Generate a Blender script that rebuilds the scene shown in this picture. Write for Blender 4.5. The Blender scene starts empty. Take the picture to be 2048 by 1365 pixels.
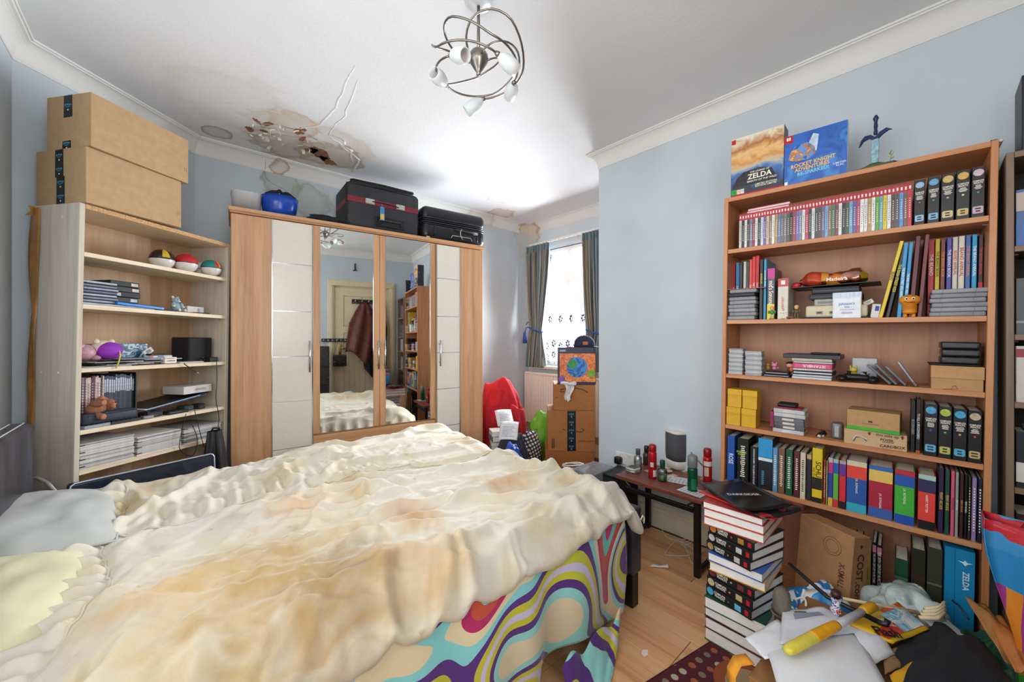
import bpy, bmesh, math, random
import numpy as np
from mathutils import Matrix, Vector, noise
random.seed(7)
PI = math.pi
SC = bpy.context.scene
COL = SC.collection

# ------------------------------------------------------------------ camera, light, exposure
YAW = math.radians(41.64)
CAMZ = 1.25
FPX = 775.0
cam = bpy.data.cameras.new('camera')
cam.sensor_width = 36.0
cam.lens = FPX / 2048 * 36.0
cam.shift_y = -7.5 / 2048
cam.clip_start = 0.02
co = bpy.data.objects.new('camera', cam)
COL.objects.link(co)
co.location = (0, 0, CAMZ)
co.rotation_euler = (PI / 2, 0, -YAW)
SC.camera = co
SC.view_settings.view_transform = 'Standard'
SC.view_settings.look = 'None'
SC.view_settings.exposure = 0.0
SC.view_settings.gamma = 1.0
SC.view_settings.use_curve_mapping = False
SC.cycles.use_denoising = True
SC.cycles.max_bounces = 10
SC.cycles.diffuse_bounces = 6
SC.cycles.transparent_max_bounces = 12
SC.cycles.caustics_reflective = False
SC.cycles.caustics_refractive = False
world = bpy.data.worlds.new('overcast_sky')
SC.world = world
world.use_nodes = True
bgn = world.node_tree.nodes['Background']
bgn.inputs[0].default_value = (0.90, 0.95, 1.0, 1)
bgn.inputs[1].default_value = 2.2


def daylight(name, loc, rot, sx, sy, power, col):
    l = bpy.data.lights.new(name, 'AREA')
    l.shape = 'RECTANGLE'
    l.size, l.size_y, l.energy, l.color = sx, sy, power, col
    o = bpy.data.objects.new(name, l)
    COL.objects.link(o)
    o.location, o.rotation_euler = loc, rot
    return o


# recess window daylight, plus two added fill lights at invented windows out of frame
daylight('daylight_recess_window', (3.46, 2.65, 1.62), (0, PI / 2, 0), 1.35, 1.20, 400, (0.95, 0.97, 1.0))
daylight('added_fill_left', (-0.62, 0.70, 1.72), (0, -PI / 2, 0), 1.35, 2.1, 40, (1.0, 0.985, 0.96))
daylight('added_fill_near', (0.10, -0.68, 1.65), (PI / 2, 0, 0), 1.0, 1.25, 24, (1.0, 0.985, 0.96))

# ------------------------------------------------------------------ projection helpers (photo pixel -> point on a known plane)
AX = Vector((math.sin(YAW), math.cos(YAW), 0))
RT = Vector((math.cos(YAW), -math.sin(YAW), 0))
UP = Vector((0, 0, 1))
CAM = Vector((0, 0, CAMZ))


def ray(px, py):
    return AX + RT * ((px - 1024) / FPX) - UP * ((py - 675) / FPX)


def onz(px, py, z):
    d = ray(px, py)
    return CAM + d * ((z - CAMZ) / d.z)


def onx(px, py, x):
    d = ray(px, py)
    return CAM + d * (x / d.x)


def ony(px, py, y):
    d = ray(px, py)
    return CAM + d * (y / d.y)


def frame(x, y, z=0, yaw=0, lean=0, roll=0):
    return Matrix.Translation((x, y, z)) @ Matrix.Rotation(yaw, 4, 'Z') @ Matrix.Rotation(lean, 4, 'X') @ Matrix.Rotation(roll, 4, 'Y')


def onplane(px, py, F, v=0.0, axis=1):
    I = F.inverted()
    o = I @ CAM
    d = I.to_3x3() @ ray(px, py)
    return o + d * ((v - o[axis]) / d[axis])


def Tr(x=0, y=0, z=0):
    return Matrix.Translation((x, y, z))


def Rz(a):
    return Matrix.Rotation(a, 4, 'Z')


def Rx(a):
    return Matrix.Rotation(a, 4, 'X')


def Ry(a):
    return Matrix.Rotation(a, 4, 'Y')


# ------------------------------------------------------------------ materials
def lin(h):
    if not isinstance(h, str):
        return tuple(h) + (1,)
    h = h.lstrip('#')
    out = []
    for i in (0, 2, 4):
        c = int(h[i:i + 2], 16) / 255
        out.append(c / 12.92 if c <= .04045 else ((c + .055) / 1.055) ** 2.4)
    return tuple(out) + (1,)


_mc = {}


def newmat(name):
    m = bpy.data.materials.new(name)
    m.use_nodes = True
    return m, m.node_tree.nodes, m.node_tree.links, m.node_tree.nodes['Principled BSDF']


def N(nodes, t, **kw):
    n = nodes.new(t)
    for k, v in kw.items():
        setattr(n, k, v)
    return n


def ramp(nodes, stops, interp='LINEAR'):
    r = nodes.new('ShaderNodeValToRGB')
    r.color_ramp.interpolation = interp
    e = r.color_ramp.elements
    while len(e) < len(stops):
        e.new(0.5)
    for i, (p, c) in enumerate(stops):
        e[i].position = p
        e[i].color = lin(c)
    return r


def mapping(nodes, links, scale=(1, 1, 1), loc=(0, 0, 0), rot=(0, 0, 0), coord='Object'):
    tc = nodes.new('ShaderNodeTexCoord')
    mp = nodes.new('ShaderNodeMapping')
    mp.inputs['Scale'].default_value = scale
    mp.inputs['Location'].default_value = loc
    mp.inputs['Rotation'].default_value = rot
    links.new(tc.outputs[coord], mp.inputs[0])
    return mp


def mat(col, rough=.6, metal=0., var=.10, scale=35., bump=0., spec=.4, trans=0., alpha=1.):
    """plain paint / plastic / card with a little mottling"""
    key = ('m', col, rough, metal, var, scale, bump, spec, trans, alpha)
    if key in _mc:
        return _mc[key]
    m, n, l, b = newmat('surface_' + str(col).strip('#'))
    c = lin(col)
    tc = N(n, 'ShaderNodeTexCoord')
    nz = N(n, 'ShaderNodeTexNoise')
    nz.inputs['Scale'].default_value = scale
    nz.inputs['Detail'].default_value = 3
    l.new(tc.outputs['Object'], nz.inputs['Vector'])
    r = N(n, 'ShaderNodeValToRGB')
    e = r.color_ramp.elements
    e[0].position, e[1].position = .3, .7
    e[0].color = tuple(max(0, x * (1 - var)) for x in c[:3]) + (1,)
    e[1].color = tuple(min(1, x * (1 + var)) for x in c[:3]) + (1,)
    l.new(nz.outputs[0], r.inputs[0])
    l.new(r.outputs[0], b.inputs['Base Color'])
    b.inputs['Roughness'].default_value = rough
    b.inputs['Metallic'].default_value = metal
    b.inputs['Specular IOR Level'].default_value = spec
    if trans:
        b.inputs['Transmission Weight'].default_value = trans
    if alpha < 1:
        b.inputs['Alpha'].default_value = alpha
    if bump:
        bp = N(n, 'ShaderNodeBump')
        bp.inputs['Strength'].default_value = bump
        bp.inputs['Distance'].default_value = .004
        l.new(nz.outputs[0], bp.inputs['Height'])
        l.new(bp.outputs[0], b.inputs['Normal'])
    _mc[key] = m
    return m


def wood(c1, c2, axis='Z', rough=.45, fine=1.0, c3=None, seed=0.):
    """long grain running along axis of the object"""
    key = ('w', c1, c2, axis, rough, fine, c3, seed)
    if key in _mc:
        return _mc[key]
    m, n, l, b = newmat('wood_grain_' + c1.strip('#'))
    s = [22 * fine, 22 * fine, 22 * fine]
    s['XYZ'.index(axis)] = 1.1 * fine
    mp = mapping(n, l, tuple(s), (seed, seed * 2, seed * 3))
    nz = N(n, 'ShaderNodeTexNoise')
    nz.inputs['Scale'].default_value = 1.0
    nz.inputs['Detail'].default_value = 5
    nz.inputs['Distortion'].default_value = .6
    l.new(mp.outputs[0], nz.inputs['Vector'])
    mp2 = mapping(n, l, tuple(x * 6 for x in s))
    n2 = N(n, 'ShaderNodeTexNoise')
    n2.inputs['Scale'].default_value = 1.0
    l.new(mp2.outputs[0], n2.inputs['Vector'])
    mx = N(n, 'ShaderNodeMath', operation='MULTIPLY_ADD')
    l.new(n2.outputs[0], mx.inputs[0])
    mx.inputs[1].default_value = .35
    l.new(nz.outputs[0], mx.inputs[2])
    st = [(.42, c1), (.72, c2)] if not c3 else [(.40, c1), (.60, c2), (.78, c3)]
    r = ramp(n, st)
    l.new(mx.outputs[0], r.inputs[0])
    l.new(r.outputs[0], b.inputs['Base Color'])
    b.inputs['Roughness'].default_value = rough
    bp = N(n, 'ShaderNodeBump')
    bp.inputs['Strength'].default_value = .08
    bp.inputs['Distance'].default_value = .002
    l.new(mx.outputs[0], bp.inputs['Height'])
    l.new(bp.outputs[0], b.inputs['Normal'])
    _mc[key] = m
    return m


def stripes(cols, axis=2, scale=120., rough=.7, seed=0., stretch=.02):
    """page edges, magazine backs: thin irregular layers stacked along one axis"""
    key = ('s', tuple(cols), axis, scale, rough, seed)
    if key in _mc:
        return _mc[key]
    m, n, l, b = newmat('layers_' + cols[0].strip('#'))
    s = [scale * stretch] * 3
    s[axis] = scale
    mp = mapping(n, l, tuple(s), (seed, seed, seed))
    nz = N(n, 'ShaderNodeTexNoise')
    nz.inputs['Scale'].default_value = 1.0
    nz.inputs['Detail'].default_value = 2
    l.new(mp.outputs[0], nz.inputs['Vector'])
    k = len(cols)
    r = ramp(n, [(.28 + .44 * i / max(1, k - 1), c) for i, c in enumerate(cols)])
    l.new(nz.outputs[0], r.inputs[0])
    l.new(r.outputs[0], b.inputs['Base Color'])
    b.inputs['Roughness'].default_value = rough
    bp = N(n, 'ShaderNodeBump')
    bp.inputs['Strength'].default_value = .35
    bp.inputs['Distance'].default_value = .001
    l.new(nz.outputs[0], bp.inputs['Height'])
    l.new(bp.outputs[0], b.inputs['Normal'])
    _mc[key] = m
    return m


def patches(cols, scale=9., rough=.45, seed=0., dist=1.2, interp='CONSTANT', lo=.3, hi=.7):
    """printed cover art: flowing patches of a few colours"""
    key = ('p', tuple(cols), scale, rough, seed, interp)
    if key in _mc:
        return _mc[key]
    m, n, l, b = newmat('printed_art_' + cols[0].strip('#'))
    mp = mapping(n, l, (1, 1, 1), (seed, seed * 1.7, seed * .6))
    nz = N(n, 'ShaderNodeTexNoise')
    nz.inputs['Scale'].default_value = scale
    nz.inputs['Detail'].default_value = 2
    nz.inputs['Distortion'].default_value = dist
    l.new(mp.outputs[0], nz.inputs['Vector'])
    k = len(cols)
    r = ramp(n, [(lo + (hi - lo) * i / max(1, k - 1), c) for i, c in enumerate(cols)], interp)
    l.new(nz.outputs[0], r.inputs[0])
    l.new(r.outputs[0], b.inputs['Base Color'])
    b.inputs['Roughness'].default_value = rough
    _mc[key] = m
    return m


def glass(col='#ffffff', rough=.03, alpha=.25):
    key = ('g', col, rough, alpha)
    if key in _mc:
        return _mc[key]
    m, n, l, b = newmat('clear_glass')
    out = n['Material Output']
    t = N(n, 'ShaderNodeBsdfTransparent')
    t.inputs[0].default_value = lin(col)
    g = N(n, 'ShaderNodeBsdfGlossy')
    g.inputs['Roughness'].default_value = rough
    g.inputs['Color'].default_value = (.95, .97, 1, 1)
    fr = N(n, 'ShaderNodeFresnel')
    fr.inputs[0].default_value = 1.45
    ad = N(n, 'ShaderNodeMath', operation='ADD')
    ad.inputs[1].default_value = alpha * .35
    l.new(fr.outputs[0], ad.inputs[0])
    mx = N(n, 'ShaderNodeMixShader')
    l.new(ad.outputs[0], mx.inputs[0])
    l.new(t.outputs[0], mx.inputs[1])
    l.new(g.outputs[0], mx.inputs[2])
    l.new(mx.outputs[0], out.inputs[0])
    _mc[key] = m
    return m


# ------------------------------------------------------------------ mesh builder
class MB:
    def __init__(s):
        s.v, s.f = [], []

    def add(s, vs, fs, M=None):
        k = len(s.v)
        s.v += [tuple(M @ Vector(p)) for p in vs] if M is not None else [tuple(p) for p in vs]
        s.f += [tuple(i + k for i in q) for q in fs]
        return s

    def box(s, x0, x1, y0, y1, z0, z1, M=None, c=0.):
        if c > 0:
            return s.cbox(x0, x1, y0, y1, z0, z1, c, M)
        vs = [(x, y, z) for z in (z0, z1) for y in (y0, y1) for x in (x0, x1)]
        return s.add(vs, [(0, 2, 3, 1), (4, 5, 7, 6), (0, 1, 5, 4), (2, 6, 7, 3), (0, 4, 6, 2), (1, 3, 7, 5)], M)

    def cbox(s, x0, x1, y0, y1, z0, z1, c, M=None):
        X, Y, Z = (x0, x1), (y0, y1), (z0, z1)
        c = min(c, (x1 - x0) * .45, (y1 - y0) * .45, (z1 - z0) * .45)
        vs, idx = [], {}
        for i in (0, 1):
            for j in (0, 1):
                for k in (0, 1):
                    sx, sy, sz = 1 - 2 * i, 1 - 2 * j, 1 - 2 * k
                    for a in range(3):
                        p = [X[i] + sx * c, Y[j] + sy * c, Z[k] + sz * c]
                        p[a] = (X[i], Y[j], Z[k])[a]
                        idx[i, j, k, a] = len(vs)
                        vs.append(tuple(p))
        F = []
        for a in range(3):
            b, d = (a + 1) % 3, (a + 2) % 3
            for e in (0, 1):
                q = []
                for (m, n2) in ((0, 0), (1, 0), (1, 1), (0, 1)):
                    t = [0, 0, 0]
                    t[a], t[b], t[d] = e, m, n2
                    q.append(idx[tuple(t) + (a,)])
                F.append(tuple(q if e else q[::-1]))
            for m in (0, 1):
                for n2 in (0, 1):
                    t0 = [0, 0, 0]
                    t0[b], t0[d] = m, n2
                    t1 = list(t0)
                    t1[a] = 1
                    q = [idx[tuple(t0) + (b,)], idx[tuple(t1) + (b,)], idx[tuple(t1) + (d,)], idx[tuple(t0) + (d,)]]
                    F.append(tuple(q if m != n2 else q[::-1]))
        for i in (0, 1):
            for j in (0, 1):
                for k in (0, 1):
                    q = [idx[i, j, k, a] for a in range(3)]
                    F.append(tuple(q if (i + j + k) % 2 else q[::-1]))
        return s.add(vs, F, M)

    def rbox(s, sx, sy, sz, r, seg=3, M=None):
        """rounded box resting on z=0, centred on x,y"""
        bm = bmesh.new()
        bmesh.ops.create_cube(bm, size=1)
        for v in bm.verts:
            v.co = Vector((v.co.x * sx, v.co.y * sy, (v.co.z + .5) * sz))
        bmesh.ops.bevel(bm, geom=list(bm.edges), offset=r, segments=seg, profile=.5, affect='EDGES', clamp_overlap=True)
        bm.verts.index_update()
        s.add([v.co.copy() for v in bm.verts], [[v.index for v in f.verts] for f in bm.faces], M)
        bm.free()
        return s

    def lathe(s, prof, n=16, M=None, cap=True, sx=1., sy=1.):
        vs, fs = [], []
        for r, z in prof:
            for i in range(n):
                a = 2 * PI * i / n
                vs.append((r * math.cos(a) * sx, r * math.sin(a) * sy, z))
        for j in range(len(prof) - 1):
            for i in range(n):
                k = (i + 1) % n
                fs.append((j * n + i, j * n + k, (j + 1) * n + k, (j + 1) * n + i))
        if cap:
            fs.append(tuple(range(n))[::-1])
            fs.append(tuple((len(prof) - 1) * n + i for i in range(n)))
        return s.add(vs, fs, M)

    def tube(s, pts, r, n=6, M=None, closed=False, flat=1.0):
        P = [Vector(p) for p in pts]
        m = len(P)
        R = r if isinstance(r, (list, tuple)) else [r] * m
        vs, fs = [], []
        pu = None
        for i in range(m):
            if closed:
                t = P[(i + 1) % m] - P[i - 1]
            else:
                t = P[min(i + 1, m - 1)] - P[max(i - 1, 0)]
            t = t.normalized() if t.length > 1e-9 else Vector((0, 0, 1))
            if pu is None:
                a = Vector((0, 0, 1)) if abs(t.z) < .9 else Vector((1, 0, 0))
                pu = a.cross(t).normalized()
            u = (pu - t * pu.dot(t))
            u = u.normalized() if u.length > 1e-6 else t.orthogonal().normalized()
            pu = u
            w = t.cross(u)
            for k in range(n):
                a = 2 * PI * k / n
                vs.append(P[i] + u * (math.cos(a) * R[i]) + w * (math.sin(a) * R[i] * flat))
        rng = m if closed else m - 1
        for i in range(rng):
            j = (i + 1) % m
            for k in range(n):
                q = (k + 1) % n
                fs.append((i * n + k, i * n + q, j * n + q, j * n + k))
        if not closed:
            fs.append(tuple(range(n))[::-1])
            fs.append(tuple((m - 1) * n + k for k in range(n)))
        return s.add(vs, fs, M)

    def grid(s, fn, nu, nv, M=None):
        vs = [fn(i / nu, j / nv) for j in range(nv + 1) for i in range(nu + 1)]
        w = nu + 1
        fs = [(j * w + i, j * w + i + 1, (j + 1) * w + i + 1, (j + 1) * w + i) for j in range(nv) for i in range(nu)]
        return s.add(vs, fs, M)

    def prism(s, poly, z0, z1, M=None):
        n = len(poly)
        vs = [(x, y, z0) for x, y in poly] + [(x, y, z1) for x, y in poly]
        fs = [tuple(range(n))[::-1], tuple(range(n, 2 * n))] + [(i, (i + 1) % n, n + (i + 1) % n, n + i) for i in range(n)]
        return s.add(vs, fs, M)

    def ell(s, c, r, nu=14, nv=9, M=None, bumps=0., seed=0):
        vs, fs = [], []
        for j in range(nv + 1):
            t = PI * j / nv
            for i in range(nu):
                a = 2 * PI * i / nu
                d = Vector((math.sin(t) * math.cos(a), math.sin(t) * math.sin(a), math.cos(t)))
                k = 1 + (bumps * noise.noise(d * 2.3 + Vector((seed, seed * .7, 0))) if bumps else 0)
                vs.append((c[0] + r[0] * d.x * k, c[1] + r[1] * d.y * k, c[2] + r[2] * d.z * k))
        for j in range(nv):
            for i in range(nu):
                k = (i + 1) % nu
                fs.append((j * nu + i, (j + 1) * nu + i, (j + 1) * nu + k, j * nu + k))
        return s.add(vs, fs, M)

    def mesh(s, name, m, smooth=False):
        me = bpy.data.meshes.new(name)
        me.from_pydata(s.v, [], s.f)
        me.validate()
        if m is not None:
            me.materials.append(m)
        if smooth:
            for p in me.polygons:
                p.use_smooth = True
        me.update()
        return me

    def build(s, name, m, parent=None, smooth=False, M=None, solid=0., label=None, sub=0):
        o = bpy.data.objects.new(name, s.mesh(name, m, smooth))
        COL.objects.link(o)
        if parent is not None:
            o.parent = parent
        if M is not None:
            if parent is not None:
                o.matrix_local = M
            else:
                o.matrix_world = M
        if solid:
            md = o.modifiers.new('thickness', 'SOLIDIFY')
            md.thickness = solid
            md.offset = -1 if solid > 0 else 1
            md.thickness = abs(solid)
        if sub:
            md = o.modifiers.new('smooth', 'SUBSURF')
            md.levels = md.render_levels = sub
        if label:
            o['label'] = label
        return o


def tag(o, label, cat, group=None):
    o['label'] = label
    o['category'] = cat
    if group:
        o['group'] = group
    return o


def thing(name, label, cat, M=None, group=None):
    o = bpy.data.objects.new(name, None)
    o.empty_display_size = .05
    COL.objects.link(o)
    if M is not None:
        o.matrix_world = M
    return tag(o, label, cat, group)


def struct(o):
    o['kind'] = 'structure'
    return o


def B(x0, x1, y0, y1, z0, z1, M=None, c=0.):
    return MB().box(x0, x1, y0, y1, z0, z1, M, c)


_tx = {}


def txt(s, size, M, m, parent, name='lettering', squeeze=1., bold=0., align='CENTER', depth=.0002):
    """flat printed lettering lying in local XY of M, facing +Z"""
    key = (s, round(bold, 4), align, m.name)
    if key not in _tx:
        c = bpy.data.curves.new('lettering', 'FONT')
        c.body = s
        c.size = 1
        c.align_x = align
        c.align_y = 'CENTER'
        c.resolution_u = 2
        c.offset = bold
        c.space_line = .85
        ob = bpy.data.objects.new('t', c)
        COL.objects.link(ob)
        dg = bpy.context.evaluated_depsgraph_get()
        me = bpy.data.meshes.new_from_object(ob.evaluated_get(dg))
        bpy.data.objects.remove(ob)
        me.name = 'lettering'
        me.materials.clear()
        me.materials.append(m)
        _tx[key] = me
    o = bpy.data.objects.new(name, _tx[key])
    COL.objects.link(o)
    o.parent = parent
    o.matrix_local = M @ Matrix.Diagonal((size * squeeze, size, size, 1))
    return o


def face_front(x, y, z, rot=0.):
    """frame whose +Z looks towards local -Y (a shelf front): text reads left to right along +X, up is +Z; rot turns it in plane"""
    return Tr(x, y, z) @ Rx(PI / 2) @ Rz(rot)


def dup(root, M, label=None):
    r = root.copy()
    COL.objects.link(r)
    r.matrix_world = M
    if label:
        r['label'] = label
    for ch in root.children:
        c = ch.copy()
        COL.objects.link(c)
        c.parent = r
        for g in ch.children:
            d = g.copy()
            COL.objects.link(d)
            d.parent = c
    return r

# ================================================================== the room
XL, XR, XW, YB, YN, YC, ZC, ZK = -.526, 2.42, 3.336, 3.443, -.60, 1.741, 2.62, 2.511
CA, CB = (-.526, 2.814), (.142, 3.443)


def stained(base, spots, rough=.85, bump=.15, mott=.04, crack=None):
    """painted plaster; spots = (x,y,z,radius,edge colour,core colour,strength,noise scale)"""
    m, n, l, b = newmat('painted_plaster_' + base.strip('#'))
    mp = mapping(n, l)
    nz = N(n, 'ShaderNodeTexNoise')
    nz.inputs['Scale'].default_value = 3.
    nz.inputs['Detail'].default_value = 4
    l.new(mp.outputs[0], nz.inputs['Vector'])
    c = lin(base)
    r = N(n, 'ShaderNodeValToRGB')
    r.color_ramp.elements[0].position, r.color_ramp.elements[1].position = .3, .7
    r.color_ramp.elements[0].color = tuple(x * (1 - mott) for x in c[:3]) + (1,)
    r.color_ramp.elements[1].color = tuple(min(1, x * (1 + mott)) for x in c[:3]) + (1,)
    l.new(nz.outputs[0], r.inputs[0])
    cur = r.outputs[0]
    for (x, y, z, rad, edge, core, st, ns) in spots:
        w = N(n, 'ShaderNodeTexNoise')
        w.inputs['Scale'].default_value = ns
        w.inputs['Detail'].default_value = 6
        w.inputs['Distortion'].default_value = .8
        l.new(mp.outputs[0], w.inputs['Vector'])
        d = N(n, 'ShaderNodeVectorMath', operation='DISTANCE')
        l.new(mp.outputs[0], d.inputs[0])
        d.inputs[1].default_value = (x, y, z)
        q = N(n, 'ShaderNodeMath', operation='DIVIDE')
        l.new(d.outputs['Value'], q.inputs[0])
        q.inputs[1].default_value = rad
        a = N(n, 'ShaderNodeMath', operation='MULTIPLY_ADD')
        l.new(w.outputs[0], a.inputs[0])
        a.inputs[1].default_value = 1.5
        l.new(q.outputs[0], a.inputs[2])
        s = N(n, 'ShaderNodeMath', operation='SUBTRACT')
        l.new(a.outputs[0], s.inputs[0])
        s.inputs[1].default_value = .75
        f = ramp(n, [(0.0, (st * .75,) * 3), (.55, (st * .45,) * 3), (.86, (st,) * 3), (.93, (st * .3,) * 3), (1.0, (0, 0, 0))])
        l.new(s.outputs[0], f.inputs[0])
        cc = ramp(n, [(0.2, core), (.9, edge)])
        l.new(s.outputs[0], cc.inputs[0])
        mx = N(n, 'ShaderNodeMix', data_type='RGBA')
        l.new(f.outputs[0], mx.inputs['Factor'])
        l.new(cur, mx.inputs['A'])
        l.new(cc.outputs[0], mx.inputs['B'])
        cur = mx.outputs['Result']
    l.new(cur, b.inputs['Base Color'])
    b.inputs['Roughness'].default_value = rough
    b.inputs['Specular IOR Level'].default_value = .25
    n3 = N(n, 'ShaderNodeTexNoise')
    n3.inputs['Scale'].default_value = 60.
    l.new(mp.outputs[0], n3.inputs['Vector'])
    bp = N(n, 'ShaderNodeBump')
    bp.inputs['Strength'].default_value = bump
    bp.inputs['Distance'].default_value = .003
    l.new(n3.outputs[0], bp.inputs['Height'])
    l.new(bp.outputs[0], b.inputs['Normal'])
    return m


BLUE = '#bfc9d1'
wallm = stained(BLUE, [], mott=.05)
wallback = stained(BLUE, [(.66, 3.443, 2.45, .15, '#8b8a6c', '#a3a596', .6, 6), (.88, 3.443, 2.36, .16, '#9aa08c', '#a3ab9f', .6, 6),
                          (3.30, 3.443, 2.45, .22, '#b9b09c', '#c2c2b6', .6, 6)], mott=.05)
wallwin = stained('#cdd7de', [(3.336, 3.40, 2.45, .16, '#a9916c', '#c2b69c', .7, 7)])
ceilm = stained('#dddfe2', [(.72, 2.98, ZC, .40, '#bfae92', '#d6cfc4', .45, 3.2), (.62, 3.14, ZC, .22, '#9a8a70', '#c4b49b', .62, 6.5),
                            (.93, 3.08, ZC, .24, '#a98557', '#d0bd9f', .6, 5.5), (.25, 3.24, ZC, .085, '#8d8a72', '#cdcac2', .9, 4),
                            (.60, 2.80, ZC, .17, '#b98f57', '#dcd4c6', .5, 7), (.30, 2.75, ZC, .34, '#cfcac0', '#dcdcda', .45, 3),
                            (2.75, 3.28, ZC, .16, '#b59668', '#d6cab4', .7, 6), (2.45, 2.95, ZC, .12, '#cfc2a8', '#e0ddd6', .6, 8),
                            (1.05, 2.45, ZC, .25, '#d8d6d1', '#dfdfde', .3, 4)], bump=.22, mott=.02)
corm = stained('#dcdcda', [(.64, 3.40, 2.55, .075, '#a37c52', '#d6ccbb', .8, 9), (3.30, 3.40, 2.55, .16, '#ab8253', '#cdb795', .8, 7),
                           (2.6, 3.40, 2.55, .2, '#b9aa90', '#d6d0c6', .5, 8)], bump=.05, mott=.02)


def slab(poly, z0, z1, name, m):
    return struct(MB().prism(poly, z0, z1).build(name, m))


FLOOR = [(XL, YN), (XR, YN), (XR, YC), (XW, YC), (XW, YB), CB, CA]
slab(FLOOR, -.08, -.009, 'floor', mat('#6b4a2f', .7))
ceiling = slab(FLOOR, ZC, ZC + .1, 'ceiling', ceilm)
floor = bpy.data.objects['floor']


def quadwall(name, p, q, m, out, z0=-.08, z1=ZC + .1, hole=None, th=.15):
    """wall from p to q (plan), thickness th towards 'out'; hole = (a0,a1,z0,z1) measured along p->q"""
    P, Q, O = Vector((*p, 0)), Vector((*q, 0)), Vector((*out, 0)).normalized() * th
    d = (Q - P)
    L = d.length
    d.normalize()
    mb = MB()
    if not hole:
        vs = [P, Q, Q + O, P + O]
        mb.add([(v.x, v.y, z) for z in (z0, z1) for v in vs], [(0, 1, 2, 3), (4, 7, 6, 5), (0, 4, 5, 1), (1, 5, 6, 2), (2, 6, 7, 3), (3, 7, 4, 0)])
    else:
        a0, a1, h0, h1 = hole
        vs = []
        for off in (Vector((0, 0, 0)), O):
            for (a, z) in ((0, z0), (L, z0), (L, z1), (0, z1), (a0, h0), (a1, h0), (a1, h1), (a0, h1)):
                w = P + d * a + off
                vs.append((w.x, w.y, z))
        F = []
        for k in range(4):
            j = (k + 1) % 4
            F += [(k, j, 4 + j, 4 + k), (8 + k, 12 + k, 12 + j, 8 + j), (4 + k, 4 + j, 12 + j, 12 + k), (k, 8 + k, 8 + j, j)]
        mb.add(vs, F)
    o = mb.build(name, m)
    return struct(o)


quadwall('wall_left', (XL, YN - .15), CA, wallm, (-1, 0), hole=(.30, 2.50, 1.0, 2.42))  # opening cut for the added left fill window
quadwall('wall_corner', CA, CB, wallm, (-.685, .728))
quadwall('wall_back', CB, (XW + .15, YB), wallback, (0, 1))
quadwall('wall_recess', (XW, YC - .15), (XW, YB), wallwin, (1, 0), hole=(2.02 - YC + .15, 3.285 - YC + .15, .92, 2.30))
quadwall('wall_return', (XR + .0005, YC), (XW, YC), wallm, (0, -1))
quadwall('wall_right', (XR, YN - .15), (XR, YC - .0005), wallm, (1, 0), th=.0999)
quadwall('wall_near', (.80, YN), (XR, YN), wallm, (0, -1), hole=(1.20 - .80, 2.03 - .80, -.08, 2.05))
quadwall('wall_near_added_opening', (XL, YN), (.7999, YN), wallm, (0, -1), hole=(-.42 - XL, .62 - XL, 1.0, 2.30))  # wall length with an opening for the added fill window

# ---- cove cornice, one length per wall, mitred
def cornice(name, p, q, inn, e0, e1, d=.068, h=.109):
    """p->q along the wall foot line; inn = inward normal; e0/e1 shift of the top edge at the ends (mitre)"""
    P, Q = Vector((*p, 0)), Vector((*q, 0))
    t = (Q - P).normalized()
    n = Vector((*inn, 0)).normalized()
    prof = [(0, 0), (.004, 0), (.004, .006)]
    for i in range(9):
        a = PI / 2 * i / 8
        prof.append((.006 + (d - .016) * (1 - math.cos(a)), .010 + (h - .026) * math.sin(a)))
    prof += [(d - .008, h - .010), (d, h - .010), (d, h + .002), (0, h + .002)]
    mb = MB()
    vs = []
    for (E, e) in ((P, e0), (Q, e1)):
        for (o, z) in prof:
            w = E + n * o + t * (e * o)
            vs.append((w.x, w.y, ZK + z))
    k = len(prof)
    mb.add(vs, [(i, (i + 1) % k, k + (i + 1) % k, k + i) for i in range(k)] + [tuple(range(k))[::-1], tuple(range(k, 2 * k))])
    return struct(mb.build(name, corm))


T22 = math.tan(PI / 8)
cornice('trim_1', (XL, YN), CA, (1, 0), 1, -T22)
cornice('trim_2', CA, CB, (.685, -.728), T22, -T22)
cornice('trim_3', CB, (XW, YB), (0, -1), T22, -1)
cornice('trim_4', (XW, YC), (XW, YB), (-1, 0), 1, -1)
cornice('trim_5', (XR, YC), (XW, YC), (0, 1), -1, -1)
cornice('trim_6', (XR, YN), (XR, YC), (-1, 0), 1, 1)
cornice('trim_7', (XL, YN), (XR, YN), (0, 1), 1, -1)

# ---- skirting boards
skm = mat('#cfc6b0', .45, var=.08, scale=12)


def skirt(name, p, q, inn, h=.15):
    P, Q = Vector((*p, 0)), Vector((*q, 0))
    n = Vector((*inn, 0)).normalized()
    prof = [(0, 0), (.018, 0), (.018, h - .04), (.014, h - .03), (.014, h - .015), (.008, h - .004), (.006, h), (0, h)]
    vs = [tuple(E + n * o + Vector((0, 0, z))) for E in (P, Q) for (o, z) in prof]
    k = len(prof)
    return struct(MB().add(vs, [(i, (i + 1) % k, k + (i + 1) % k, k + i) for i in range(k)] + [tuple(range(k))[::-1], tuple(range(k, 2 * k))]).build(name, skm))


skirt('baseboard_right', (XR, YN), (XR, YC), (-1, 0))
skirt('baseboard_return', (XR, YC), (XW, YC), (0, 1))
skirt('baseboard_back', CB, (XW, YB), (0, -1))
skirt('baseboard_recess', (XW, YC), (XW, YB), (-1, 0))
skirt('baseboard_corner', CA, CB, (.685, -.728))
skirt('baseboard_left', (XL, YN), CA, (1, 0))

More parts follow.
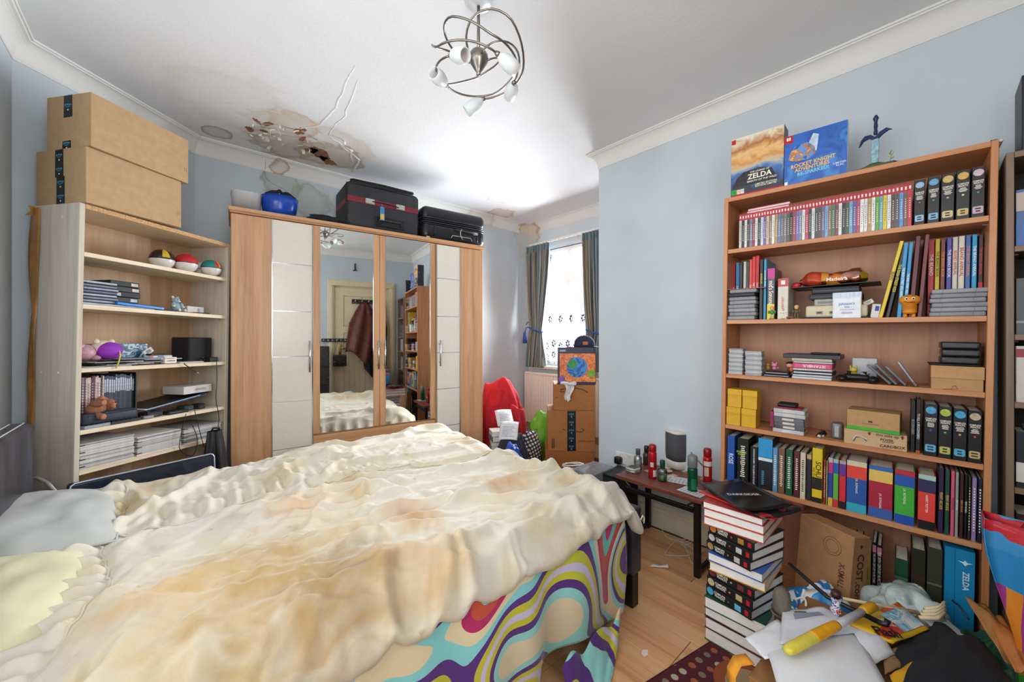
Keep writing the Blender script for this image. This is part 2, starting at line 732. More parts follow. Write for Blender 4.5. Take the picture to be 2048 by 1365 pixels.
# ---- laminate boards running towards the back wall
lam = [wood('#b07a4e', '#cf9a6a', 'Y', .38, .9, '#d9ab7d', s) for s in (0., 3.1, 7.7)]
pm = [B(-.0965, .0965, -.62, .62, -.008, 0, c=.0012).mesh('plank', lam[i]) for i in range(3)]
k = 0
for i in range(20):
    x = XL + .097 + i * .194
    off = (i * .47) % 1.24
    for j in range(-1, 4):
        y = YN - .3 + j * 1.243 + off
        if x > XR + .05 and y < YC + .5:
            continue
        if x > XW - .05 or y > YB + .3 or y < YN - .3:
            continue
        o = bpy.data.objects.new('plank', pm[(i * 2 + j * 5 + k) % 3])
        COL.objects.link(o)
        o.parent = floor
        o.location = (x, y, 0)
        k += 1

# ---- peeling plaster under the leak: bare patches and curled flakes
barem = patches(['#6e4a35', '#835a42', '#9a6c50', '#7a533d'], 22, .9, 2., interp='LINEAR')
flakem = mat('#d9d3c8', .8, var=.12, scale=60)


def blob(cx, cy, rx, ry, rot, n=17, seed=0, z=ZC - .0012):
    pts = []
    for i in range(n):
        a = 2 * PI * i / n
        r = 1 + .45 * noise.noise(Vector((math.cos(a) * 2 + seed, math.sin(a) * 2, seed * 3.3))) + (.16 if i % 2 else -.12)
        x, y = rx * r * math.cos(a), ry * r * math.sin(a)
        pts.append((cx + x * math.cos(rot) - y * math.sin(rot), cy + x * math.sin(rot) + y * math.cos(rot)))
    return MB().prism(pts, z, ZC + .004)


for i, (px, py, a, b_, ro) in enumerate([(640, 308, .085, .045, .9), (655, 322, .07, .03, .7), (600, 262, .022, .045, .2), (605, 278, .012, .035, .1),
                                        (500, 258, .028, .018, 1.2), (535, 248, .02, .03, .5), (515, 243, .03, .012, .8), (528, 262, .018, .014, .3), (622, 300, .03, .04, .5)]):
    p = onz(px, py, ZC)
    blob(p.x, p.y, a * 1.25, b_ * 1.25, ro, seed=i * 1.7).build('bare_plaster', barem, ceiling, label='bare brown plaster where the ceiling paint has come away')
random.seed(11)
for i in range(34):
    if i < 20:
        px, py = random.gauss(525, 22), random.gauss(262, 13)
    else:
        px, py = random.gauss(630, 34), random.gauss(298, 15)
    p = onz(px, py, ZC)
    w, h = random.uniform(.012, .032), random.uniform(.02, .05)
    curl = random.uniform(.3, 1.3)
    seed = i * 2.1

    def fl(u, v):
        e = .75 + .5 * noise.noise(Vector((u * 2 + seed, v * 2, seed)))
        a = v * curl
        return ((u - .5) * w * e, h * v * math.cos(a), -.003 - h * v * math.sin(a) * .8)
    MB().grid(fl, 3, 4, Tr(p.x, p.y, ZC) @ Rz(random.uniform(0, 6.28))).build('plaster_flake', flakem, ceiling, True, solid=.0015)
# blistered paint ridges and cracks that fan out from the leak
for i, (pts, r) in enumerate([([(560, 250), (600, 258), (640, 250), (672, 215), (690, 170), (718, 120)], .006), ([(655, 270), (690, 230), (705, 190), (720, 150)], .005),
                              ([(470, 235), (540, 250), (600, 262)], .004), ([(660, 275), (700, 300), (705, 330)], .009), ([(680, 290), (718, 320), (700, 350)], .010),
                              ([(545, 300), (560, 270), (552, 250)], .0025), ([(455, 205), (500, 212), (580, 232)], .003)]):
    P = [onz(x, y, ZC) for x, y in pts]
    Q = []
    for a, b_ in zip(P, P[1:]):
        for t in range(5):
            w = a.lerp(b_, t / 5)
            Q.append((w.x + .012 * noise.noise(w * 30), w.y + .012 * noise.noise(w * 33 + Vector((5, 0, 0))), ZC - .0005))
    MB().tube(Q, [r * (.6 + .4 * math.sin(PI * k / (len(Q) - 1))) for k in range(len(Q))], 6, flat=.22).build('blistered_paint', mat('#dadada', .85), ceiling, True)
# crack in the cornice and the wall below it
pc = ony(530, 340, YB - .03)
MB().tube([(pc.x, YB - .034, 2.60), (pc.x + .006, YB - .013, 2.55), (pc.x, YB - .002, 2.51), (pc.x + .012, YB - .0005, 2.46), (pc.x + .05, YB - .0005, 2.43), (pc.x + .12, YB - .0005, 2.41), (pc.x + .22, YB - .0005, 2.35)],
          .0008, 5).build('crack', mat('#4a4438', .9), bpy.data.objects['wall_back'])
ps = ony(486, 0, YB)

# ---- window of the recess
upvc = mat('#e4e4e2', .35, var=.03)
W0, W1, H0, H1 = 2.02, 3.285, .92, 2.30
fx = XW + .075
win = struct(MB().box(fx, fx + .06, W0, W1, H0, H0 + .055, c=.006).box(fx, fx + .06, W0, W1, H1 - .055, H1, c=.006)
             .box(fx, fx + .06, W0, W0 + .055, H0 + .055, H1 - .055, c=.006).box(fx, fx + .06, W1 - .055, W1, H0 + .055, H1 - .055, c=.006).build('window_1', upvc))
ZT = 1.91
xs = [W0 + .055, W0 + .42, W0 + .84, W1 - .055]
for i in range(1, 3):
    B(fx + .004, fx + .056, xs[i] - .03, xs[i] + .03, H0 + .055, H1 - .055, c=.005).build('window_mullion', upvc, win)
for i in range(3):
    a, b_ = xs[i] + (.03 if i else 0), xs[i + 1] - (.03 if i < 2 else 0)
    B(fx + .004, fx + .056, a, b_, ZT - .035, ZT + .035, c=.005).build('window_transom', upvc, win)
    for z0, z1 in ((H0 + .055, ZT - .035), (ZT + .035, H1 - .055)):
        B(fx + .02, fx + .026, a, b_, z0, z1).build('window_pane', glass(), win)
B(fx - .02, fx + .004, 2.62, 2.66, ZT - .12, ZT - .04, c=.004).build('window_handle', upvc, win)
struct(B(XW - .10, XW + .075, W0 - .05, W1 + .03, H0 - .035, H0 - .001, c=.008).build('trim_8', mat('#dcdcd8', .4))).name = 'trim_8'
# added window for fill light, left wall, out of frame: frame, mullion and panes
win_added_left = struct(MB().box(XL - .12, XL - .06, -.45, 1.75, 1.0, 1.05).box(XL - .12, XL - .06, -.45, 1.75, 2.37, 2.42).box(XL - .12, XL - .06, -.45, -.40, 1.05, 2.37).box(XL - .12, XL - .06, 1.70, 1.75, 1.05, 2.37).build('window_added_left', upvc))
B(XL - .115, XL - .065, .62, .68, 1.05, 2.37).build('window_mullion', upvc, win_added_left)
for a, b_ in ((-.40, .62), (.68, 1.70)):
    B(XL - .10, XL - .094, a, b_, 1.05, 2.37).build('window_pane', glass(), win_added_left)

win_added_near = struct(MB().box(-.42, .62, YN - .12, YN - .06, 1.0, 1.05).box(-.42, .62, YN - .12, YN - .06, 2.25, 2.30).box(-.42, -.37, YN - .12, YN - .06, 1.05, 2.25).box(.57, .62, YN - .12, YN - .06, 1.05, 2.25).build('window_added_near', upvc))  # window added behind the camera to let in fill light
B(-.37, .57, YN - .10, YN - .094, 1.05, 2.25).build('window_pane', glass(), win_added_near)

# ---- door behind the camera, seen in the wardrobe mirrors
drm = mat('#d8cba9', .5, var=.05, scale=14)
door = struct(B(1.2005, 2.0295, YN - .05, YN - .012, 0, 2.0495).build('door_1', drm))
for (a, b_, z0, z1) in ((1.2005, 1.335, 0, 2.02), (1.895, 2.0295, 0, 2.02), (1.335, 1.895, 1.90, 2.02), (1.335, 1.895, 1.32, 1.42), (1.335, 1.895, 0, .16)):
    B(a, b_, YN - .012, YN, z0, z1, c=.003).build('door_rail', drm, door)
for i in range(7):
    a = 1.335 + i * .08
    B(a + .002, a + .078, YN - .014, YN - .005, .16, 1.32, c=.003).build('door_board', drm, door)
for a in (1.335, 1.615):
    B(a + .01, a + .27, YN - .014, YN - .006, 1.43, 1.89, c=.004).build('door_panel', drm, door)
hm = mat('#b89a58', .3, .9)
MB().box(1.262, 1.302, YN, YN + .006, .98, 1.14, c=.002).tube([(1.282, YN + .004, 1.08), (1.282, YN + .05, 1.08), (1.38, YN + .055, 1.08)], .009, 8).build('door_handle', hm, door, True)
for nm, (a, b_, z0, z1) in (('trim_9', (1.11, 1.20, 0, 2.05)), ('trim_10', (2.03, 2.12, 0, 2.05)), ('trim_11', (1.11, 2.12, 2.05, 2.14))):
    t = struct(MB().box(a, b_, YN, YN + .018, z0, z1, c=.004).build(nm, drm))
    (B(a + .025, b_ - .025, YN + .018, YN + .028, z0, z1 - (.025 if z0 else 0), c=.003)).build('architrave_bead', drm, t)
# ================================================================== wardrobe
WF = frame(.2946, 2.98, 0, math.radians(-6))
WL, WD, WH = 1.843, .435, 2.07
beech = wood('#a1714b', '#b98b63', 'Z', .42, 1.0, '#c79b72')
beechx = wood('#9c6c47', '#b5865e', 'X', .42, 1.0, '#c3966d')
cream = mat('#d9d3c8', .22, var=.02)
chrome = mat('#c9cdd6', .12, 1., var=.03)
ward = thing('wardrobe', 'beech four-door wardrobe with two mirrored doors and cream tiled side doors', 'wardrobe', WF)
MB().box(0, WL, .022, WD, 0, 2.035, c=.002).build('carcass', beech, ward)
MB().box(-.012, WL + .012, -.018, WD, 2.045, 2.07, c=.004).box(-.004, WL + .004, -.004, WD, 2.035, 2.045).build('cornice_board', beechx, ward)


def wu(px):
    return onplane(px, 675, WF, 0).x


def door_side(x0, x1, wx0, wx1, cx0, cx1, hx, joints):
    d = B(x0, x1, 0, .02, .03, 2.03, c=.0015).build('door', beech, ward)
    B(cx0 - .006, cx0, -.006, 0, .03, 2.028, c=.001).build('chrome_strip', chrome, d)
    B(cx1, cx1 + .006, -.006, 0, .03, 2.028, c=.001).build('chrome_strip', chrome, d)
    zs = [.03] + joints + [2.028]
    for a, b_ in zip(zs, zs[1:]):
        B(cx0, cx1, -.004, 0, a + .0022, b_ - .0022, c=.001).build('cream_panel', cream, d)
        if b_ < 2:
            B(cx0, cx1, -.0015, 0, b_ - .0022, b_ + .0022).build('panel_joint', chrome, d)
    handle(hx, d)


def handle(x, d):
    hb = MB().tube([(x, -.03, 1.01), (x, -.03, 1.225)], .0055, 8)
    for z in (1.04, 1.195):
        hb.tube([(x, -.03, z), (x, 0, z)], .004, 6)
    hb.build('handle', mat('#aeb2b8', .25, 1.), d, True)


J = [.50, .815, 1.12, 1.425, 1.745]
q = WL / 4
door_side(.003, q - .002, 0, 0, wu(545), wu(624), wu(618), J)
door_side(WL - q + .002, WL - .003, 0, 0, wu(874), wu(919), wu(877) + .004, J)
mirm, mn, ml, mb_ = newmat('silvered_mirror')
mb_.inputs['Metallic'].default_value = 1
mb_.inputs['Base Color'].default_value = (.86, .88, .87, 1)
_nz = N(mn, 'ShaderNodeTexNoise')
_nz.inputs['Scale'].default_value = 90
_nz.inputs['Detail'].default_value = 4
_mp = mapping(mn, ml)
ml.new(_mp.outputs[0], _nz.inputs['Vector'])
_r = ramp(mn, [(.60, (.015, .015, .015)), (.74, (.16, .16, .16))])
ml.new(_nz.outputs[0], _r.inputs[0])
ml.new(_r.outputs[0], mb_.inputs['Roughness'])
for (x0, x1, hx) in ((q + .002, 2 * q - .001, wu(755)), (2 * q + .001, 3 * q - .002, wu(768))):
    fw = .046
    z0, z1 = .575, 2.03
    d = MB().box(x0, x0 + fw, -.002, .02, z0, z1, c=.002).box(x1 - fw, x1, -.002, .02, z0, z1, c=.002).build('door', beech, ward)
    B(x0 + fw, x1 - fw, .002, .010, z0, z1).build('mirror', mirm, d)
    handle(hx, d)
    for s in (0,):
        B(x0 + fw - .002, x0 + fw, -.003, .002, z0, z1).build('mirror_edge', chrome, d)
        B(x1 - fw, x1 - fw + .002, -.003, .002, z0, z1).build('mirror_edge', chrome, d)
B(q + .004, 3 * q - .004, 0, .02, .325, .562, c=.002).build('drawer', beechx, ward)
B(q + .004, 3 * q - .004, 0, .02, .08, .317, c=.002).build('drawer', beechx, ward)

# ================================================================== tall bookcases
def shelf_unit(name, label, F, L, D, H, levels, body, bodyx, back, th=.02, pt=.018, top=True, split=None):
    t = thing(name, label, 'bookcase', F)
    B(-pt, 0, 0, D, 0, H, c=.0015).build('side_panel', body, t)
    B(L, L + pt, 0, D, 0, H, c=.0015).build('side_panel', body, t)
    B(0, L, .002, D, H - th, H, c=.001).build('top_panel', bodyx, t)
    for z in levels:
        B(.0005, L - .0005, .003, D - .006, z - th, z, c=.0012).build('shelf', bodyx, t)
    B(.0005, L - .0005, .02, D - .006, .06, .08).build('shelf', bodyx, t)
    B(0, L, .02, .035, 0, .06).build('plinth', bodyx, t)
    for a, b_ in zip([0] + (split or []), (split or []) + [L]):
        B(a, b_, D - .005, D, .02, H - .001).build('back_panel', back, t)
    for z in levels:
        for u in (.012, L - .012):
            MB().tube([(u - (.012 if u < .1 else -.012), .045, z - th - .004), (u, .045, z - th - .004)], .0035, 6).build('shelf_pin', mat('#c9c9c9', .3, .9), t)
    return t


RF = frame(2.1088, .7612, .002, -1.5114, 0, .0139)
RLV = [.5218, .8077, 1.0643, 1.3357, 1.6901]
RLEN, RDEP = .8369, .245
cherry = wood('#a0613a', '#b97a4e', 'Z', .42, 1.1, '#c48a5d')
cherryx = wood('#a3643d', '#bb7d52', 'X', .42, 1.1, '#c68d61')
cherryb = wood('#99664a', '#ab785b', 'Z', .5, .8, '#b08062')
rcase = shelf_unit('bookcase', 'cherry-coloured bookcase crammed with books and games against the blue wall', RF, RLEN, RDEP, 1.95, RLV, cherry, cherryx, cherryb, split=[.33])

LF = frame(-.3027, 2.5583, .002, .6566, 0, .0187)
LLV = [.6515, .831, 1.1098, 1.397, 1.633]
LLEN, LDEP = .7043, .28
pale = wood('#aa9d8a', '#bcb1a0', 'Z', .5, 1.0, '#c6bcad')
palex = wood('#c3ad8c', '#d5c3a6', 'X', .5, 1.0, '#dccdb4')
paleb = wood('#a98562', '#b99673', 'Z', .55, .8, '#c2a07d')
lcase = shelf_unit('bookcase', 'pale maple bookcase wedged into the corner left of the wardrobe', LF, LLEN, LDEP, 1.85, LLV, pale, palex, paleb, pt=.02, split=[.10, .30, .52])
chip = mat('#c09a6d', .9, var=.35, scale=160, bump=.4)
B(0, LLEN, -.0005, .0025, 1.829, 1.85).build('raw_chipboard_edge', chip, lcase)
# brown parcel tape hanging down the back edge of the maple side panel
tape = mat('#a0713c', .25, var=.2, scale=14)
def tp(u, v):
    z = 1.84 - v * 1.02
    w = .034 * (1 - .35 * v) + .008 * math.sin(v * 9)
    return (-.0206 - .006 * abs(math.sin(u * PI + v * 7)), LDEP - .030 + (u - .4) * w * 1.6, z)
MB().grid(tp, 4, 26).build('parcel_tape', tape, lcase, True, solid=.0006, label='brown parcel tape peeling off the back edge')
tag(MB().prism([(0, 0), (.05, .012), (.045, .03), (.055, .05), (.01, .046), (.02, .025)], 0, .0008).build('tape_scrap', tape, None, M=LF @ Tr(-.05, LDEP - .01, 1.80) @ Rx(PI / 2)), 'torn scrap of brown tape at the top back of the maple bookcase', 'tape')
# wire stub and small holes on the maple side
for (y, z) in ((.10, 1.79), (.10, 1.09), (.20, 1.09)):
    MB().lathe([(.005, 0), (.005, .001)], 8, Tr(-.0205, y, z) @ Ry(-PI / 2)).build('screw_cap', mat('#e3ddd0', .5), lcase)

# dark bookcase at the right edge of the picture
DF = frame(2.145, -.150, 0, -PI / 2 + .02)
walnut = wood('#6b5443', '#7f6754', 'Z', .5, 1.2)
walnutx = wood('#6b5443', '#7f6754', 'X', .5, 1.2)
DLV = [.46, .74, 1.03, 1.26, 1.56]
dcase = shelf_unit('bookcase', 'dark walnut bookcase cut off by the right edge of the picture', DF, .39, .24, 1.88, DLV, walnut, walnutx, mat('#2a221c', .6), pt=.018)

# ================================================================== radiator
rad = thing('radiator', 'white panel radiator under the recess window', 'radiator', Tr(XW - .115, 2.10, .22))
RADL, RADH = 1.29, .62
rm = mat('#e2dcd2', .35, var=.02)
fn = MB()
prof = []
nf = 34
pts = []
for i in range(nf):
    y = i * RADL / nf
    w = RADL / nf
    pts += [(0, y), (0, y + w * .42), (.010, y + w * .52), (.010, y + w * .9)]
pts.append((0, RADL))
poly = [(x, y) for x, y in pts] + [(.022, RADL), (.022, 0)]
MB().prism(poly, .02, RADH - .03).build('front_panel', rm, rad)
B(.045, .06, 0, RADL, .02, RADH - .03).build('rear_panel', rm, rad)
B(-.003, .066, -.004, RADL + .004, RADH - .03, RADH, c=.006).build('top_grille', rm, rad)
for y in (-.004, RADL):
    B(-.001, .064, y, y + .004, .02, RADH - .03).build('side_cover', rm, rad)
for y in (.2, 1.09):
    B(.06, .113, y, y + .03, .1, .5).build('wall_bracket', rm, rad)
for y in (.04, RADL - .04):
    MB().tube([(.03, y, .04), (.03, y, -.2195)], .0075, 8).build('pipe', mat('#c9c2b4', .4, .3), rad)

# ================================================================== curtains of the recess
curm, cn, cl, cb = newmat('striped_satin_curtain')
_tc = N(cn, 'ShaderNodeUVMap')
_sp = N(cn, 'ShaderNodeSeparateXYZ')
cl.new(_tc.outputs[0], _sp.inputs[0])
_r = ramp(cn, [(0, '#5f6f74'), (.14, '#8b8577'), (.26, '#56504a'), (.34, '#6f8796'), (.50, '#7b8a8c'), (.60, '#4b4a46'), (.70, '#8d7f66'), (.82, '#5c6a6e'), (.92, '#6d665b')], 'CONSTANT')
_md = N(cn, 'ShaderNodeMath', operation='FRACT')
_ml = N(cn, 'ShaderNodeMath', operation='MULTIPLY')
_ml.inputs[1].default_value = 4.0
cl.new(_sp.outputs[0], _ml.inputs[0])
cl.new(_ml.outputs[0], _md.inputs[0])
cl.new(_md.outputs[0], _r.inputs[0])
cl.new(_r.outputs[0], cb.inputs['Base Color'])
cb.inputs['Roughness'].default_value = .38
cb.inputs['Sheen Weight'].default_value = .3


def addgriduv(o, nu, nv):
    me = o.data
    uv = me.uv_layers.new(name='UVMap')
    w = nu + 1
    for lp in me.loops:
        i, j = lp.vertex_index % w, (lp.vertex_index // w) % (nv + 1)
        uv.data[lp.index].uv = (i / nu, j / nv)


def curtain(name, label, tops, ties, bots, ztop, ztie, zbot, x0, seed, npl):
    t = thing(name, label, 'curtain', Tr(x0, 0, 0), 'curtains of the recess window')

    def fn(u, v):
        if v < .5:
            k = v / .5
            z = ztop + (ztie - ztop) * k
            e = k ** 1.6
            a, b_ = tops[0] + (ties[0] - tops[0]) * e, tops[1] + (ties[1] - tops[1]) * e
        else:
            k = (v - .5) / .5
            z = ztie + (zbot - ztie) * k
            e = 1 - (1 - k) ** 1.7
            a, b_ = ties[0] + (bots[0] - ties[0]) * e, ties[1] + (bots[1] - ties[1]) * e
        y = a + (b_ - a) * u
        amp = .022 + .02 * min(1, v * 3) - .012 * math.exp(-((v - .5) / .1) ** 2)
        ph = u * npl * 2 * PI + .9 * math.sin(v * 4 + seed) * (u - .5)
        x = amp * math.sin(ph) + .008 * math.sin(ph * 2.3 + v * 6 + seed) + .03 * math.sin(PI * v) * math.sin(PI * u)
        if v < .04:
            x *= .75
        return (x, y + .006 * math.cos(ph * 1.0), z)
    o = MB().grid(fn, 110, 60).build('fabric', curm, t, True, solid=.0025)
    addgriduv(o, 110, 60)
    MB().grid(lambda u, v: (lambda p: (p[0] * 1.02 - .004, p[1], p[2]))(fn(u, v * .04)), 110, 3).build('heading_tape', curm, t, True)
    # tie-back cord
    ym, hw = (ties[0] + ties[1]) / 2, abs(ties[1] - ties[0]) / 2 + .012
    rope = mat('#2f4f96', .6, var=.25, scale=200)
    ring = [(math.cos(a) * .055, ym + math.sin(a) * hw, ztie + .03 * math.sin(a)) for a in [2 * PI * i / 24 for i in range(24)]]
    MB().tube(ring, .009, 6, closed=True).build('tieback_cord', rope, t, True)
    return t, ym, hw, rope


def wy(px, x=3.25):
    return onx(px, 675, x).y


ct, ym, hw, rope = curtain('curtain', 'striped blue-grey curtain tied back with a blue tassel, nearest the wardrobe', (wy(1100), wy(1056)), (wy(1086), wy(1063)), (wy(1091), wy(1058)), 2.33, 1.34, .90, 3.235, 0., 8)
ty = ym + hw + .045
MB().tube([(-.03, ym + hw - .01, 1.37), (-.02, ty, 1.36), (-.03, ty + .01, 1.30)], .006, 6).build('tassel_cord', rope, ct, True)
MB().lathe([(.008, 0), (.018, -.02), (.016, -.04), (.02, -.06), (.026, -.14), (.0, -.142)], 10, Tr(-.03, ty + .01, 1.32), cap=False).build('tassel', rope, ct, True)
MB().tube([(.09, ty + .02, 1.43), (.02, ty + .02, 1.43), (.0, ty + .02, 1.40)], .006, 6).build('tieback_hook', mat('#6b5a48', .4, .7), ct, True)
curtain('curtain', 'striped blue-grey curtain half hidden behind the wall edge, above the cartoon-coloured box', (wy(1215), wy(1167)), (wy(1210), wy(1177)), (wy(1208), wy(1174)), 2.33, 1.30, .90, 3.235, 2.1, 7)
rail = thing('curtain_rail', 'white curtain rail above the recess window', 'curtain rail', Tr(3.262, 0, 2.352))
MB().box(-.012, .012, 1.95, 3.36, -.012, .012, c=.003).build('track', mat('#e6e6e4', .4), rail)
for y in (2.05, 2.65, 3.2):
    B(.012, .0735, y, y + .02, -.01, .01).build('bracket', mat('#e6e6e4', .4), rail)
for i in range(26):
    y = 1.98 + i * .053
    MB().tube([(-.012, y, -.02), (-.012, y, -.012)], .004, 5).build('glider', mat('#d8d8d8', .4), rail)
# net curtain: sheer, folded, with embroidered sprigs
netm, nn, nl, nb = newmat('sheer_net_curtain')
out = nn['Material Output']
tr = N(nn, 'ShaderNodeBsdfTransparent')
tl = N(nn, 'ShaderNodeBsdfTranslucent')
df = N(nn, 'ShaderNodeBsdfDiffuse')
tl.inputs[0].default_value = (.86, .84, .88, 1)
_tc = N(nn, 'ShaderNodeTexCoord')
_vo = N(nn, 'ShaderNodeTexVoronoi')
_vo.inputs['Scale'].default_value = 16
nl.new(_tc.outputs['Object'], _vo.inputs['Vector'])
_no = N(nn, 'ShaderNodeTexNoise')
_no.inputs['Scale'].default_value = 75
nl.new(_tc.outputs['Object'], _no.inputs['Vector'])
_sz = N(nn, 'ShaderNodeSeparateXYZ')
nl.new(_tc.outputs['Object'], _sz.inputs[0])
_band = ramp(nn, [(0, (.9, .9, .9)), (.22, (.75, .75, .75)), (.27, (0, 0, 0)), (.40, (0, 0, 0)), (.41, (.7, .7, .7)), (.46, (.7, .7, .7)), (.47, (0, 0, 0))])
_bz = N(nn, 'ShaderNodeMapRange')
_bz.inputs[1].default_value, _bz.inputs[2].default_value = .92, 2.3
nl.new(_sz.outputs[2], _bz.inputs[0])
nl.new(_bz.outputs[0], _band.inputs[0])
_th = ramp(nn, [(.30, (1, 1, 1)), (.40, (0, 0, 0))])
nl.new(_vo.outputs['Distance'], _th.inputs[0])
_nt = ramp(nn, [(.46, (0, 0, 0)), (.54, (1, 1, 1))])
nl.new(_no.outputs[0], _nt.inputs[0])
_m1 = N(nn, 'ShaderNodeMath', operation='MULTIPLY')
nl.new(_th.outputs[0], _m1.inputs[0])
nl.new(_nt.outputs[0], _m1.inputs[1])
_m2 = N(nn, 'ShaderNodeMath', operation='MULTIPLY')
nl.new(_m1.outputs[0], _m2.inputs[0])
nl.new(_band.outputs[0], _m2.inputs[1])
_cr = ramp(nn, [(0, '#e6e3ea'), (.6, '#3f3a58')])
nl.new(_m2.outputs[0], _cr.inputs[0])
nl.new(_cr.outputs[0], df.inputs[0])
nl.new(_cr.outputs[0], tl.inputs[0])
ma = N(nn, 'ShaderNodeMixShader')
ma.inputs[0].default_value = .02
nl.new(df.outputs[0], ma.inputs[1])
nl.new(tl.outputs[0], ma.inputs[2])
fac = N(nn, 'ShaderNodeMath', operation='MULTIPLY_ADD')
nl.new(_m2.outputs[0], fac.inputs[0])
fac.inputs[1].default_value = 1.0
fac.inputs[2].default_value = .05
mx = N(nn, 'ShaderNodeMixShader')
nl.new(fac.outputs[0], mx.inputs[0])
nl.new(tr.outputs[0], mx.inputs[1])
nl.new(ma.outputs[0], mx.inputs[2])
nl.new(mx.outputs[0], out.inputs[0])


def netf(u, v):
    y = 2.03 + 1.24 * u
    z = 2.27 - 1.33 * v
    x = 3.362 + (.006 + .014 * v) * math.sin(u * 2 * PI * 11 + .8 * math.sin(v * 3)) + .02 * v * math.sin(u * 19)
    return (x, y, z)


nt = thing('net_curtain', 'sheer white net curtain with dark embroidered sprigs in the recess window', 'net curtain', Matrix.Identity(4))
MB().grid(netf, 150, 30).build('net', netm, nt, True)
for k in range(30):
    y, z = (2.12 + .16 * k, 1.46) if k < 7 else (2.08 + .105 * ((k - 7) % 12), 1.18 - .13 * ((k - 7) // 12) - .03 * (k % 2))
    b = MB()
    for j in range(6):
        a = j * 1.05 + k
        b.ell((3.332, y + .022 * math.cos(a), z + .03 * math.sin(a)), (.002, .010, .013), 7, 5)
    b.tube([(3.332, y, z - .05), (3.332, y + .012, z), (3.332, y - .006, z + .04)], .004, 5)
    b.build('embroidered_sprig', mat('#3c3658', .8), nt)
MB().tube([(3.36, 2.025, 2.275), (3.36, 3.28, 2.275)], .005, 6).build('wire', mat('#4a4a52', .5), nt)

# ================================================================== ceiling light
LP = onz(957, 0, ZC)
lamp = thing('ceiling_light', 'brushed-steel ceiling light with curling arms and frosted glass shades', 'ceiling light', Tr(LP.x, LP.y, ZC))
steel = mat('#8d8780', .28, 1., var=.1, scale=50)
MB().lathe([(.055, 0), (.055, -.012), (.045, -.022), (.012, -.026)], 24).build('ceiling_rose', mat('#d8dade', .3, .3), lamp, True)
MB().lathe([(.0065, -.02), (.0065, -.235)], 10).build('rod', steel, lamp, True)
MB().lathe([(.006, -.20), (.030, -.212), (.038, -.225), (.040, -.245), (.030, -.262), (.016, -.285), (.008, -.295), (.009, -.305), (.0, -.309)], 20, cap=False).build('hub', steel, lamp, True)
frost, fn_, fl_, fb_ = newmat('frosted_glass')
fb_.inputs['Base Color'].default_value = (.84, .85, .86, 1)
fb_.inputs['Roughness'].default_value = .35
fb_.inputs['Transmission Weight'].default_value = .25
fb_.inputs['Subsurface Weight'].default_value = .2
for k in range(5):
    a0 = k * 2 * PI / 5 + .55
    pts = []
    nn_ = 30
    rise = (.10, .06, .085, .045, .07)[k]
    for i in range(nn_ + 1):
        s = i / nn_
        a = a0 + s * 4.0
        r = .03 + .155 * min(1, (s / .42)) ** .75 - .035 * max(0, (s - .55) / .45) ** 1.5
        z = -.245 + rise * math.sin(PI * min(1, s / .62)) - .065 * max(0, (s - .35) / .65)
        pts.append((r * math.cos(a), r * math.sin(a), z))
    arm = MB().tube(pts, .0042, 7).build('arm', steel, lamp, True)
    e, f2 = Vector(pts[-1]), Vector(pts[-4])
    d = (e - f2).normalized() + Vector((0, 0, (-.25, .12, -.5, .1, -.3)[k]))
    Q = d.to_track_quat('Z', 'Y').to_matrix().to_4x4()
    M_ = Matrix.Translation(e) @ Q
    MB().lathe([(.006, -.008), (.010, 0), (.011, .008)], 10, M_).build('lamp_holder', steel, arm, True)
    MB().lathe([(.010, .006), (.022, .024), (.029, .048), (.0295, .068), (.025, .094), (.022, .094), (.025, .068), (.022, .034)], 18, M_, cap=False).build('glass_shade', frost, arm, True)
    MB().ell((0, 0, .04), (.011, .011, .022), 10, 6, M_).build('bulb', mat('#e8e6e0', .3), arm, True)
# ================================================================== bed
leather, ln, ll, lb = newmat('dark_leather')
_mp = mapping(ln, ll, (6, 6, 2.2))
_nz = N(ln, 'ShaderNodeTexNoise')
_nz.inputs['Scale'].default_value = 1.6
_nz.inputs['Detail'].default_value = 6
ll.new(_mp.outputs[0], _nz.inputs['Vector'])
_r = ramp(ln, [(.35, '#1d1c22'), (.55, '#34343f'), (.75, '#4c4d5a')])
ll.new(_nz.outputs[0], _r.inputs[0])
ll.new(_r.outputs[0], lb.inputs['Base Color'])
lb.inputs['Roughness'].default_value = .36
blk = mat('#15130f', .4, var=.2)
bed = thing('bed', 'double bed with dark leather headboard and rails', 'bed', Tr(0, 0, 0))
MB().rbox(.085, 1.58, .80, .025, 3, Tr(-.455, 1.735, .10)).build('headboard', leather, bed, True)
st = MB()
for dx in (-.018, .018):
    st.tube([(-.455 + dx, .96, .905), (-.455 + dx, 2.51, .905), (-.455 + dx, 2.527, .88), (-.455 + dx, 2.527, .3)], .0022, 5)
for k, dx in enumerate((-.018, .018)):
    MB().tube([(-.455 + dx, .98, .9005), (-.455 + dx, 2.50, .9005), (-.455 + dx, 2.522, .885), (-.455 + dx, 2.5255, .84), (-.455 + dx, 2.5255, .3)], .002, 5).build('stitching', mat('#c9c5bd', .6), bed, True)
for y in (.975, 2.47):
    MB().rbox(1.99, .05, .20, .02, 3, Tr(.58, y + .012, .16)).build('side_rail', leather, bed, True)
MB().rbox(.07, 1.50, .30, .02, 3, Tr(1.605, 1.735, .155)).build('footboard', leather, bed, True)
for k, y in enumerate((.985, 2.485)):
    MB().rbox(.075, .07, .305, .015, 3, Tr(1.622, y, .155)).build('foot_post', leather, bed, True)
    B(1.595, 1.645, y - .025, y + .025, 0, .157, c=.004).build('leg', blk, bed)
    B(-.48, -.43, y - .025, y + .025, 0, .105, c=.004).build('leg', blk, bed)
sheetm = mat('#c9c6a6', .8, var=.12, scale=6)
